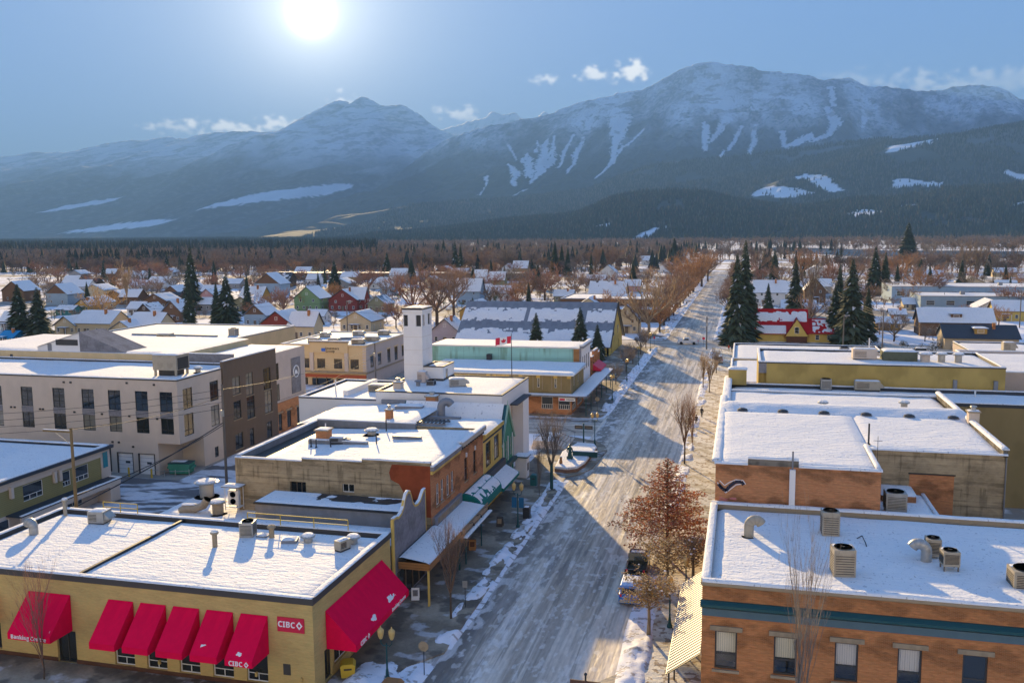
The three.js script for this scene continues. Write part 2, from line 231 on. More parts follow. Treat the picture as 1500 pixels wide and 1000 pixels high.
{
  const P = [[-3200, -30], [-1725, -1], [-1586, 21], [-1449, 51], [-1184, 79], [-990, 101], [-832, 114], [-708, 128], [-556, 191], [-452, 209], [-319, 215], [-175, 209], [-89, 190], [25, 165], [164, 142], [300, 146], [407, 163], [486, 170], [616, 173], [769, 200], [919, 207], [1066, 212], [1234, 216], [2200, 230]];
  const cuts = [[[-385, -40], [-345, 18], [-293, 45], [-248, 47], [-298, 8], [-338, -36]], [[-530, 46], [-460, 64], [-462, 43]], [[329, 80], [427, 104], [501, 92], [403, 73]], [[877, 106], [968, 126], [1000, 117], [923, 100]], [[536, 110], [620, 122], [609, 98]]];
  const hf = (x, t, y) => (y - 16) * Math.pow(1 - t, 0.85) - 20 * t + Math.sin(Math.PI * t) * 46 * (fbm((x + t * 500) / 330, t * 2.5, 4) - 0.5);
  const isCut = (x, y) => cuts.some((q) => inPoly(q, x + 14 * (vn(x / 18, y / 12) - 0.5), y + 8 * (vn(x / 12 + 9, y / 12) - 0.5)));
  const at = terrain({ name: 'forested_hill', label: 'low dark hill covered in conifers beyond the valley', P, x0: -3000, x1: 2200, nx: 360, nz: 90, zc: -4000, front: 1100, back: 900, height: hf,
    color: (x, y, z) => (isCut(x, y) ? SNOW : mix3(FOREST, DUSTED, 0.25 * sst(0.5, 0.8, fbm(x / 60, z / 60, 3)))) });
  reseed(6); const spots = [];
  for (let i = 0; i < 90000; i++) { const x = rr(-2600, 2100), t = rnd(); const y = at(x, t); if (isCut(x, y) && rnd() < 0.97) continue; const n = fbm(x / 120, t * 10, 3); if (n > 0.68) continue; spots.push([x, y - 1, -4000 + t * 1100, rr(12, 26) * (0.75 + 0.5 * n), rr(0.8, 1.25)]); }
  wood('hill_forest', 'dense dark conifer wood on the low hill', coneGeo, needle, spots, (i, x, z) => { const k = rr(0.65, 1.35), s = rnd() < 0.12 ? 0.06 : 0; return rnd() < 0.07 ? [0.09 * k, 0.07 * k, 0.05 * k] : [0.03 * k + s, 0.047 * k + s, 0.036 * k + s]; });
}
// unseen mountainside added behind the viewer to bounce warm sunlight onto walls
terrain({ name: 'added_bounce_side', label: 'unseen snowy mountainside added behind the viewer to bounce sunlight', P: [[-9500, 1900], [-6000, 2200], [-3500, 2100], [-1500, 2350], [800, 2250], [3000, 2400], [5500, 2200], [9500, 2000]], x0: -9500, x1: 9500, nx: 260, nz: 70, zc: 4300, front: -3500, back: -1500,
  height: (x, t, y) => y * Math.pow(1 - t, 1.1) + Math.sin(Math.PI * t) * 320 * (ridged((x + t * 900) / 1300, t * 1.2, 4) - 0.55), color: (x, y, z) => mix3(SNOW, FOREST, 0.6 * sst(0.5, 0.66, fbm(x / 240, z / 240, 4) + 0.1 - y / 9000)) });
// ---------- materials ----------
const tn2 = (u, v, fu, fv, o = 4) => { let s = 0, a = 0.5, t = 0; for (let k = 0; k < o; k++) { const A = fu << k, B = fv << k, x = u * A, y = v * B, i = Math.floor(x), j = Math.floor(y); let p = x - i, q = y - j; p = p * p * (3 - 2 * p); q = q * q * (3 - 2 * q);
    const H = (a1, b1) => h2(((a1 % A) + A) % A + k * 71 + 11, ((b1 % B) + B) % B + k * 37); s += a * (H(i, j) * (1 - p) * (1 - q) + H(i + 1, j) * p * (1 - q) + H(i, j + 1) * (1 - p) * q + H(i + 1, j + 1) * p * q); t += a; a *= 0.5; } return s / t; };
const s2 = (c) => c.map((v) => (v <= 0.0031308 ? v * 12.92 : 1.055 * Math.pow(v, 1 / 2.4) - 0.055));   // linear to sRGB
const snowBump = rep(tex(512, (u, v) => 0.55 * tn2(u, v, 9, 22, 4) + 0.3 * tn(u, v, 40, 3) + 0.15 * tn(u, v, 4, 2), false), 5);
const snowMap = rep(tex(512, (u, v) => { const n = tn(u, v, 6, 5), d = sst(0.74, 0.8, tn(u + 0.3, v, 50, 3)); return s2([0.81 - 0.07 * n - 0.3 * d, 0.80 - 0.065 * n - 0.3 * d, 0.78 - 0.05 * n - 0.28 * d]); }), 9);
const M = {};
M.snow = new THREE.MeshStandardMaterial({ map: snowMap, bumpMap: snowBump, bumpScale: 0.1, roughness: 0.8 });
function brick(key, base, mortar, vary, stain = 0.25) {
  const N = 512, nx = 14, ny = 42;
  const t = rep(tex(N, (u, v, i, j) => {
    const row = Math.floor(v * ny), fy = v * ny - row, uu = u * nx + (row % 2) * 0.5, col = Math.floor(uu) % nx, fx = uu - Math.floor(uu);
    const k = 0.35 * h2(col + 3, row + key) + 0.65 * tn2(u, v, 6, 42, 2), w = tn2(u, v, 2, 4, 5); let c = base.map((b, q) => b * (1 + vary * (k - 0.5) * 2 + (q ? 0.05 : -0.05) * (h2(col, row * 3 + 1) - 0.5)) * (1 - stain * sst(0.5, 0.72, w)));
    if (fy < 0.13 || fx < 0.05) c = mix3(c, mortar, 0.75); return s2(c);
  }), 3.2);
  const b = rep(tex(256, (u, v) => { const row = Math.floor(v * ny), fy = v * ny - row, uu = u * nx + (row % 2) * 0.5, fx = uu - Math.floor(uu); return fy < 0.14 || fx < 0.06 ? 0.2 : 0.8; }, false), 3.2);
  return new THREE.MeshPhysicalMaterial({ map: t, bumpMap: b, bumpScale: 0.008, roughness: 0.95, specularIntensity: 0.15 });
}
M.tanBrick = brick(1, [0.58, 0.41, 0.155], [0.46, 0.36, 0.17], 0.14, 0.10);
M.redBrick = brick(2, [0.47, 0.19, 0.07], [0.36, 0.24, 0.15], 0.34, 0.4);
M.orangeBrick = brick(3, [0.50, 0.215, 0.095], [0.40, 0.27, 0.17], 0.3, 0.5);
M.brownBrick = brick(4, [0.13, 0.06, 0.035], [0.12, 0.08, 0.06], 0.2, 0.2);
M.plazaBrick = brick(5, [0.26, 0.15, 0.10], [0.24, 0.19, 0.15], 0.2, 0.3);
const grainy = (base, v = 0.12, size = 4, rough = 0.9, fu = 4, fv = 4, dirt = 0.2) => new THREE.MeshPhysicalMaterial({ roughness: rough, specularIntensity: 0.25, map: rep(tex(256, (u, w) => { const n = tn2(u, w, fu, fv, 5), d = sst(0.58, 0.78, tn2(u, w, 3, 2, 4)); return s2(base.map((b) => b * (1 + v * (n - 0.5) * 2) * (1 - dirt * d))); }), size) });
M.concrete = new THREE.MeshPhysicalMaterial({ specularIntensity: 0.15, roughness: 0.95, bumpScale: 0.015, map: rep(tex(512, (u, v) => { const board = Math.floor(v * 20), k = h2(board, 4), line = (v * 20 - board) < 0.1 ? 0.86 : 1, n = tn2(u, v, 4, 9, 5), f = tn(u, v, 40, 3), st = sst(0.56, 0.76, tn2(u, v, 22, 2, 4)), w = sst(0.48, 0.75, tn(u + 0.3, v, 3, 5)), hs = sst(0.58, 0.74, tn2(u, v, 3, 20, 4)); const b = (0.37 + 0.05 * (k - 0.5) + 0.16 * (n - 0.5) + 0.08 * (f - 0.5)) * line * (1 - 0.32 * st) * (1 - 0.3 * w) * (1 - 0.3 * hs); return s2([b * 1.08, b * 0.87, b * 0.56]); }), 5.5, 4.2), bumpMap: rep(tex(256, (u, v) => { const b = Math.floor(v * 20); return ((v * 20 - b) < 0.1 ? 0.3 : 0.7) + 0.3 * tn2(u, v, 6, 24, 3); }, false), 5.5, 4.2) });
M.grime = grainy([0.22, 0.20, 0.17], 0.4, 4, 0.95, 3, 10, 0.5);
M.whiteWall = grainy([0.80, 0.77, 0.74], 0.05, 6, 0.8, 4, 2, 0.06);
M.beigeWall = grainy([0.60, 0.50, 0.41], 0.05, 6, 0.85, 4, 2, 0.08);
M.creamWall = grainy([0.66, 0.49, 0.27], 0.05, 6, 0.85, 4, 2, 0.08);
M.pinkWall = grainy([0.55, 0.46, 0.40], 0.05, 6, 0.85, 4, 2, 0.08);
M.oliveWall = grainy([0.46, 0.335, 0.11], 0.08, 6, 0.85, 6, 3, 0.2);
M.darkOlive = grainy([0.27, 0.205, 0.095], 0.08, 6, 0.85, 6, 3, 0.15);
M.greenWall = new THREE.MeshStandardMaterial({ roughness: 0.85, map: rep(tex(256, (u, v) => { const r = v * 14 - Math.floor(v * 14); const k = (r < 0.15 ? 0.7 : 1) * (0.95 + 0.1 * tn2(u, v, 4, 14, 3)); return s2([0.29 * k, 0.25 * k, 0.10 * k]); }), 3) });
M.tealWall = new THREE.MeshPhysicalMaterial({ specularIntensity: 0.3, roughness: 0.75, map: rep(tex(512, (u, v) => { const st = sst(0.6, 0.85, tn2(u, v, 26, 1, 3)), n = tn(u, v, 5, 5), seam = (u * 6 - Math.floor(u * 6)) < 0.012 || (v * 2 - Math.floor(v * 2)) < 0.02 ? 0.6 : 1; const k = (0.9 + 0.3 * (n - 0.5)) * seam; return s2(mix3([0.34 * k, 0.62 * k, 0.55 * k], [0.18, 0.30, 0.22], st * 0.75)); }), 14, 4) });
M.brownSiding = new THREE.MeshPhysicalMaterial({ specularIntensity: 0.3, roughness: 0.6, map: rep(tex(256, (u, v) => { const r = u * 8 - Math.floor(u * 8), k = (r < 0.13 ? 1.5 : r < 0.22 ? 0.6 : 1) * (0.92 + 0.16 * tn2(u, v, 16, 2, 3)); return s2([0.15 * k, 0.11 * k, 0.08 * k]); }), 2.6), bumpMap: rep(tex(256, (u) => ((u * 8) % 1 < 0.15 ? 1 : 0), false), 2.6), bumpScale: 0.03 });
M.greyMetal = grainy([0.24, 0.25, 0.27], 0.08, 3, 0.5, 3, 3, 0.15); M.greyMetal.metalness = 0.3;
M.galv = grainy([0.42, 0.41, 0.38], 0.12, 1.5, 0.45, 5, 5, 0.15); M.galv.metalness = 0.5;
M.tanMetal = grainy([0.40, 0.35, 0.27], 0.08, 1.5, 0.6, 5, 5, 0.15);
M.darkMetal = std([0.035, 0.037, 0.04], 0.5, { metalness: 0.3 });
M.trimDark = std([0.055, 0.05, 0.045], 0.6);
M.navyTrim = std([0.03, 0.04, 0.055], 0.6);
M.frameDark = std([0.03, 0.03, 0.03], 0.5);
M.frameWhite = std([0.72, 0.72, 0.7], 0.6);
M.frameBrown = std([0.16, 0.12, 0.08], 0.7);
M.stoneTrim = grainy([0.34, 0.27, 0.18], 0.15, 2);
M.glass = new THREE.MeshPhysicalMaterial({ color: lin(0.02, 0.025, 0.028), roughness: 0.04, metalness: 0, specularIntensity: 1, ior: 1.7 });
M.glassBlind = new THREE.MeshPhysicalMaterial({ color: lin(0.20, 0.19, 0.16), roughness: 0.25, clearcoat: 1, clearcoatRoughness: 0.03 });
M.clearGlass = new THREE.MeshPhysicalMaterial({ color: 0xffffff, roughness: 0.02, transmission: 1, thickness: 0, ior: 1.5 });
M.redCanvas = new THREE.MeshPhysicalMaterial({ specularIntensity: 0.1, roughness: 0.9, map: rep(tex(128, (u, v) => { const n = tn(u, v, 8, 4); const k = 0.92 + 0.16 * n; return s2([0.80 * k, 0.004 * k, 0.06 * k]); }), 2) });
M.tealCanvas = std([0.0, 0.16, 0.135], 0.85);
M.yellowPaint = std([0.60, 0.40, 0.03], 0.6);
M.wood = new THREE.MeshStandardMaterial({ roughness: 0.8, map: rep(tex(256, (u, v) => { const b = Math.floor(v * 6), k = (0.8 + 0.35 * h2(b, 2)) * (0.85 + 0.3 * tn2(u, v, 3, 40, 3)) * ((v * 6 - b) < 0.06 ? 0.5 : 1); return s2([0.36 * k, 0.17 * k, 0.055 * k]); }), 1.6) });
M.poleWood = grainy([0.23, 0.165, 0.085], 0.25, 1.2, 0.9, 20, 2, 0.2);
M.greyPole = grainy([0.20, 0.175, 0.15], 0.25, 1.2, 0.9, 20, 2, 0.2);
M.tealMetal = std([0.012, 0.075, 0.08], 0.45, { metalness: 0.2 });
M.green = grainy([0.07, 0.26, 0.17], 0.1, 2, 0.7); M.paleGreen = std([0.30, 0.45, 0.36], 0.7);
M.yellowWall = grainy([0.66, 0.46, 0.13], 0.05, 3, 0.8);
M.greyStucco = grainy([0.235, 0.225, 0.235], 0.25, 3, 0.95, 12, 12, 0.2);
M.signRed = std([0.62, 0.008, 0.05], 0.5); M.signWhite = std([0.82, 0.82, 0.82], 0.5); M.signBlack = std([0.012, 0.012, 0.012], 0.5);
M.cable = std([0.02, 0.02, 0.022], 0.6);
M.lampGlass = new THREE.MeshPhysicalMaterial({ color: lin(0.75, 0.55, 0.2), roughness: 0.35, transmission: 0.35, thickness: 0 });
M.bin = std([0.015, 0.13, 0.14], 0.6);

// ---------- ground, roads, pavements ----------
M.yard = new THREE.MeshStandardMaterial({ roughness: 0.95, bumpMap: snowBump, bumpScale: 0.08, map: rep(tex(1024, (u, v) => { const n = tn(u, v, 5, 6), f = tn(u + 0.5, v, 60, 3), b = sst(0.46, 0.60, n * 0.7 + f * 0.35); return s2(mix3([0.78, 0.79, 0.82], mix3([0.16, 0.12, 0.075], [0.30, 0.25, 0.18], f), b * 0.85)); }), 130) });
const iceRoad = (u, v) => {             // u across the roadway, v along it
  const a = tn2(u, v, 24, 5, 5), b = tn2(u + 0.31, v, 8, 10, 5), f = tn2(u, v, 90, 160, 3), s = tn2(u, v + 0.2, 60, 4, 4);
  let c = mix3([0.38, 0.325, 0.26], [0.68, 0.60, 0.49], sst(0.34, 0.66, a * 0.6 + s * 0.45));
  const lane = Math.exp(-Math.pow((u - 0.47) / 0.10, 2)) + Math.exp(-Math.pow((u - 0.66) / 0.08, 2)) * 0.8 + Math.exp(-Math.pow((u - 0.82) / 0.05, 2)) * 0.4;
  c = mix3(c, [0.38, 0.295, 0.205], Math.min(1, lane) * 0.85 * sst(0.3, 0.6, b));
  const gut = 1 - sst(0.06, 0.30, u + 0.16 * (b - 0.5));
  c = mix3(c, mix3([0.12, 0.105, 0.09], [0.54, 0.52, 0.5], sst(0.5, 0.62, tn2(u, v, 16, 60, 5))), gut * 0.9);
  const rut = Math.exp(-Math.pow((u - 0.27 - 0.05 * (b - 0.5)) / 0.05, 2)); c = mix3(c, [0.72, 0.68, 0.62], rut * sst(0.48, 0.6, tn2(u, v, 20, 90, 4)) * 0.85);
  const wet = sst(0.60, 0.72, tn2(u, v, 12, 14, 5)); c = mix3(c, [0.19, 0.165, 0.14], wet * 0.7);
  const rg = tn2(u, v + 0.4, 42, 10, 4), lump = tn2(u + 0.2, v, 34, 120, 4); c = mix3(c, [0.16, 0.135, 0.105], 0.55 * sst(0.58, 0.70, rg)); c = mix3(c, [0.74, 0.70, 0.63], 0.5 * sst(0.60, 0.72, lump));
  return s2(c.map((q) => q * (0.8 + 0.4 * f)));
};
M.iceRoad = new THREE.MeshStandardMaterial({ roughness: 1, map: tex(512, iceRoad, true, 2048), bumpMap: tex(512, (u, v) => 0.5 * tn2(u, v, 40, 60, 4) + 0.5 * tn2(u, v, 30, 6, 3), false, 1024), bumpScale: 0.09, roughnessMap: tex(256, (u, v) => [0, 0.36 + 0.36 * tn2(u, v, 12, 8, 4), 0], false, 512) });
M.slush = new THREE.MeshPhysicalMaterial({ specularIntensity: 0.4, roughness: 0.75, bumpMap: snowBump, bumpScale: 0.05, map: rep(tex(1024, (u, v) => { const n = tn(u, v, 6, 6), f = tn(u, v, 90, 3), w = tn(u + 0.4, v + 0.1, 9, 5); let c = mix3([0.22, 0.18, 0.13], [0.38, 0.32, 0.235], sst(0.35, 0.65, n)); c = mix3(c, [0.10, 0.085, 0.07], 0.75 * sst(0.52, 0.66, w)); c = mix3(c, [0.66, 0.66, 0.68], sst(0.57, 0.74, tn(u + 0.17, v + 0.6, 14, 6)) * 0.55); return s2(c.map((q) => q * (0.85 + 0.3 * f))); }), 18) });
M.sunTintedSnow = new THREE.MeshStandardMaterial({ roughness: 0.85, bumpMap: snowBump, bumpScale: 0.08, map: rep(tex(1024, (u, v) => { const n = tn(u, v, 8, 6), f = tn(u, v, 100, 3), d = sst(0.60, 0.68, tn(u + 0.2, v, 40, 4)); let c = mix3([0.44, 0.38, 0.28], [0.70, 0.65, 0.55], sst(0.35, 0.65, n)); c = mix3(c, [0.20, 0.11, 0.045], d * 0.75); return s2(c.map((q) => q * (0.85 + 0.3 * f))); }), 15) });  // warm sunlit brightness put into the base colour; dark specks are leaf litter
M.alley = new THREE.MeshStandardMaterial({ roughness: 0.8, bumpMap: snowBump, bumpScale: 0.08, map: rep(tex(1024, (u, v) => { const a = tn2(u, v, 5, 16, 5), f = tn(u, v, 90, 3), r = Math.sin((u * 2 + v * 5 + 0.6 * tn(u, v, 3, 3)) * 12.566); let c = mix3([0.62, 0.62, 0.64], [0.13, 0.125, 0.125], sst(0.44, 0.62, a + 0.07 * r)); return s2(c.map((q) => q * (0.85 + 0.3 * f))); }), 24) });
function sheet(name, label, m, poly, y, uvf) {   // a flat polygon of ground
  const g = new THREE.ShapeGeometry(new THREE.Shape(poly.map(([x, z]) => new THREE.Vector2(x, -z)))); g.rotateX(-Math.PI / 2); g.translate(0, y, 0);
  const p = g.attributes.position, u = new Float32Array(p.count * 2); for (let i = 0; i < p.count; i++) { const w = uvf ? uvf(p.getX(i), p.getZ(i)) : [p.getX(i), p.getZ(i)]; u[2 * i] = w[0]; u[2 * i + 1] = w[1]; } g.setAttribute('uv', new THREE.BufferAttribute(u, 2));
  return structure(name, g, m, label);
}
const rect = (x0, x1, z0, z1) => [[x0, z0], [x1, z0], [x1, z1], [x0, z1]];
{ // the valley floor, one sheet; finer near the town
  const g = new THREE.PlaneGeometry(60000, 60000, 60, 60).rotateX(-Math.PI / 2); const p = g.attributes.position, u = g.attributes.uv; for (let i = 0; i < p.count; i++) u.setXY(i, p.getX(i), p.getZ(i));
  structure('ground', g, M.yard, 'snowy valley floor with bare brown grass patches');
}
sheet('main_street', 'icy main street with dirty packed snow and wheel tracks', M.iceRoad, rect(-22.6, -6.9, -720, -20), 0.012, (x, z) => [(x + 22.2) / 15, z / 110]);
sheet('cross_street', 'packed snow cross street between the white hall and the canopied shop', M.iceRoad, rect(-220, -22.6, -150.5, -137.5), 0.016, (x, z) => [(z + 150) / 15, x / 110]);
sheet('far_cross_street', 'snowy cross street where the pickup passes', M.iceRoad, rect(-220, 150, -266, -252), 0.020, (x, z) => [(z + 266) / 15, x / 110]);
sheet('alley', 'rutted snowy alley behind the shops', M.alley, [[-66, -52], [-56, -70], [-52, -82], [-55, -100], [-62, -108], [-60.5, -137], [-71.5, -137], [-71.5, -101], [-105, -101], [-105, -93], [-76, -92], [-76, -75], [-82, -52]], 0.01);
function pavement(label, poly, m = M.slush) { const s = new THREE.Shape(poly.map(([x, z]) => new THREE.Vector2(x, -z))); const g = new THREE.ExtrudeGeometry(s, { depth: 0.13, bevelEnabled: false }); g.rotateX(-Math.PI / 2); const p = g.attributes.position, u = g.attributes.uv; for (let i = 0; i < p.count; i++) u.setXY(i, p.getX(i), p.getZ(i) + p.getY(i)); return structure('pavement', g, m, label); }
pavement('slushy brown pavement before the bank and shops', [[-75, -54.2], [-28.3, -54.2], [-28.3, -137], [-25.4, -136.3], [-21.3, -134.2], [-19.6, -131.5], [-18.75, -128.6], [-19.3, -118.4], [-20.4, -114.9], [-21.9, -113.2], [-21.75, -106], [-21.6, -62.2], [-23.6, -59.5], [-26.5, -47], [-75, -44]]);
pavement('snowy pavement beyond the cross street under the long canopy', [[-120, -151.2], [-25, -151.2], [-23.4, -152.4], [-22.9, -155], [-22.6, -250], [-36, -250], [-36, -176], [-30, -176], [-30, -153], [-120, -153]]);
pavement('tree-lined pavement beside the houses on the far street', rect(-27, -22.3, -700, -268));
pavement('sunlit pavement along the brick buildings', [[-7.8, -250], [-7.8, -62.5], [-9.4, -60.5], [-7.6, -57], [-6.4, -40], [-1.9, -40], [-1.9, -250]], M.sunTintedSnow);
pavement('pavement beside the spruces on the far street', rect(-7.2, -3.5, -700, -270), M.sunTintedSnow);
// ploughed snow along the kerbs: lumpy ridges
function bank(label, x, z0, z1, w, h, sd, base = 0.12) {
  const L = Math.abs(z1 - z0), nz = Math.ceil(L / 0.22), nx = 12, pos = [], uv = [], idx = [];
  for (let j = 0; j <= nz; j++) for (let i = 0; i <= nx; i++) { const z = lerp(z0, z1, j / nz), s = i / nx * 2 - 1, end = Math.min(1, Math.min(j, nz - j) * 0.22 / 2), px = x + s * w * 1.5 + 0.4 * (fbm(z / 5, sd + 3, 2) - 0.5);
    const k = fbm(z / 3.1 + sd, px / 1.4 + sd * 7, 4), y = base - 0.1 + Math.min(1, (1 - s * s) * 1.6) * end * Math.max(0, k * 2.3 - 0.78) * h * (0.8 + 0.4 * fbm(px * 1.1 + 3, z * 1.1, 3)); pos.push(px, y, z); uv.push(px, z); if (i < nx && j < nz) { const a = j * (nx + 1) + i, b = a + nx + 1; if (z1 < z0) idx.push(a, a + 1, b, a + 1, b + 1, b); else idx.push(a, b, a + 1, a + 1, b, b + 1); } }
  const g = new THREE.BufferGeometry(); g.setAttribute('position', new THREE.Float32BufferAttribute(pos, 3)); g.setAttribute('uv', new THREE.Float32BufferAttribute(uv, 2)); g.setIndex(idx); g.computeVertexNormals();
  return tag(put('snow_bank', g, M.dirtySnow), label, 'snow', 'ploughed snow banks', 'stuff');
}
M.dirtySnow = new THREE.MeshStandardMaterial({ bumpMap: snowBump, bumpScale: 0.04, roughness: 0.9, map: rep(tex(512, (u, v) => { const n = tn(u, v, 8, 5), d = sst(0.56, 0.7, tn(u + 0.4, v, 14, 4)); return s2(mix3([0.80, 0.81, 0.84].map((q) => q * (0.9 + 0.15 * n)), [0.26, 0.225, 0.185], d * 0.7)); }), 6) });
bank('ploughed snow along the kerb by the wooden canopy', -22.35, -63, -112, 0.75, 0.55, 1.7);
bank('heaped snow at the kerb corner by the bank', -24.5, -44, -60.5, 1.9, 0.75, 3.1);
bank('long ploughed snow ridge beside the far canopied pavement', -23.5, -154, -249, 0.8, 0.7, 5.3);
bank('snow ridge under the trees of the far street', -24, -268, -640, 1.6, 0.6, 7.7);
bank('dirty snow bank beside the parked cars', -7.3, -57, -82, 0.8, 0.45, 9.2);
bank('snow ridge at the sunlit kerb past the maple', -7.3, -96, -248, 0.6, 0.4, 11.9);
bank('snow ridge beside the far spruces', -6.6, -270, -640, 1.0, 0.6, 13.3);
// ---------- building helpers (a building's own frame: x from its west side, z from 0 at the south face to -depth) ----------
const font = await new FontLoader().loadAsync('fonts/droid/droid_sans_bold.typeface.json');
function lettering(str, size, m, parent, p, rot = [0, 0, 0], name = 'lettering', depth = 0.03) {
  const g = new THREE.ExtrudeGeometry(font.generateShapes(str, size), { depth, bevelEnabled: false, curveSegments: 3 }); g.computeBoundingBox(); g.translate(-(g.boundingBox.max.x + g.boundingBox.min.x) / 2, 0, 0);
  const o = put(name, g, m, parent); o.position.set(...p); o.rotation.set(...rot); return o;
}
const TURN = { s: 0, e: Math.PI / 2, n: Math.PI, w: -Math.PI / 2 };
const winCache = new Map();
// frame and pane of a window w by h; bars: list of [orientation, fraction, from, to]
function windowGeo(w, h, bars, fw = 0.07) {
  const k = [w.toFixed(2), h.toFixed(2), JSON.stringify(bars), fw].join('|'); if (winCache.has(k)) return winCache.get(k);
  const g = G(), d = 0.07; g.box(0, w, 0, fw, -d, 0).box(0, w, h - fw, h, -d, 0).box(0, fw, fw, h - fw, -d, 0).box(w - fw, w, fw, h - fw, -d, 0);
  for (const [o, f, a = 0, b = 1] of bars) { if (o === 'v') g.box(w * f - fw * 0.4, w * f + fw * 0.4, Math.max(fw, h * a), Math.min(h - fw, h * b), -d, -0.004); else g.box(Math.max(fw, w * a), Math.min(w - fw, w * b), h * f - fw * 0.4, h * f + fw * 0.4, -d, -0.006); }
  const pane = G().box(fw * 0.7, w - fw * 0.7, fw * 0.7, h - fw * 0.7, -0.055, -0.04).geometry();
  const r = { frame: g.geometry(), pane }; winCache.set(k, r); return r;
}
function addWindow(parent, w, h, p, turn, o = {}) {
  const q = windowGeo(w, h, o.bars ?? [], o.fw); const f = put(o.name ?? 'window', q.frame, o.frame ?? M.frameDark, parent); f.position.set(...p); f.rotation.y = turn;
  put('pane', q.pane, o.glass ?? (o.blind && rnd() < o.blind ? M.glassBlind : M.glass), f);
  if (o.sill) G().box(-0.12, w + 0.12, -0.14, -0.005, -0.1, 0.16).mesh('sill', o.sill, f);
  if (o.lintel) G().box(-0.3, w + 0.3, h + 0.05, h + 0.32, -0.1, 0.15).mesh('lintel', o.lintel, f);
  return f;
}
// a wall with openings; p: its lower corner, left one seen from outside
function facade(parent, m, p, side, W, H, holes = [], o = {}) {
  const us = new Set([0, W]), vs = new Set([0, H]), dep = o.depth ?? 0.16; for (const [a, b, c, d] of holes) { us.add(a); us.add(b); vs.add(c); vs.add(d); }
  const U = [...us].filter((v) => v >= 0 && v <= W).sort((a, b) => a - b), V = [...vs].filter((v) => v >= 0 && v <= H).sort((a, b) => a - b), g = G(), off = o.uv ?? 0;
  for (let i = 0; i < U.length - 1; i++) for (let j = 0; j < V.length - 1; j++) { const u = (U[i] + U[i + 1]) / 2, v = (V[j] + V[j + 1]) / 2; if (holes.some(([a, b, c, d]) => u > a && u < b && v > c && v < d)) continue;
    g.quad([U[i], V[j], 0], [U[i + 1], V[j], 0], [U[i + 1], V[j + 1], 0], [U[i], V[j + 1], 0], [[U[i] + off, V[j]], [U[i + 1] + off, V[j]], [U[i + 1] + off, V[j + 1]], [U[i] + off, V[j + 1]]]); }
  for (const [a, b, c, d] of holes) g.quad([a, c, -dep], [a, c, 0], [a, d, 0], [a, d, -dep]).quad([b, c, 0], [b, c, -dep], [b, d, -dep], [b, d, 0]).quad([a, d, 0], [b, d, 0], [b, d, -dep], [a, d, -dep]).quad([a, c, -dep], [b, c, -dep], [b, c, 0], [a, c, 0]);
  const w = g.mesh(o.name ?? 'wall', m, parent); w.position.set(...p); w.rotation.y = TURN[side];
  for (const [a, b, c, d, wo] of holes) if (wo !== null) { const q = new THREE.Vector3(a, c, -dep + 0.07).applyAxisAngle(new THREE.Vector3(0, 1, 0), TURN[side]); addWindow(parent, b - a, d - c, [p[0] + q.x, p[1] + q.y, p[2] + q.z], TURN[side], { ...o.win, ...wo }); }
  return w;
}
// snow lying on a flat roof: rounded at the edges, drifted
let snowSeed = 1;
function snowSheet(x0, x1, z0, z1, y, th = 0.2, o = {}) {   // z0 far, z1 near
  const st = o.step ?? 0.6, nx = Math.max(4, Math.round((x1 - x0) / st)), nz = Math.max(4, Math.round((z1 - z0) / st)), pos = [], uv = [], idx = [], sd = snowSeed++ * 13.7;
  const slope = o.slope ?? (() => 0);
  for (let j = 0; j <= nz; j++) for (let i = 0; i <= nx; i++) { const x = lerp(x0, x1, i / nx), z = lerp(z0, z1, j / nz), e = Math.min(x - x0, x1 - x, z - z0, z1 - z), k = e <= 0 ? 0 : 0.5 + 0.5 * sst(0, 0.7, e);
    pos.push(x, y + slope(x, z) + (e <= 0 ? -0.01 : th * k * (0.8 + 0.5 * (fbm(x / 3 + sd, z / 3, 3) - 0.4)) + 0.025 * (fbm(x * 1.3, z * 2.6 + sd, 2) - 0.5)), z); uv.push(x + sd, z);
    if (i < nx && j < nz) { const a = j * (nx + 1) + i, b = a + nx + 1; idx.push(a, b, a + 1, a + 1, b, b + 1); } }
  const g = new THREE.BufferGeometry(); g.setAttribute('position', new THREE.Float32BufferAttribute(pos, 3)); g.setAttribute('uv', new THREE.Float32BufferAttribute(uv, 2)); g.setIndex(idx); g.computeVertexNormals(); return g;
}
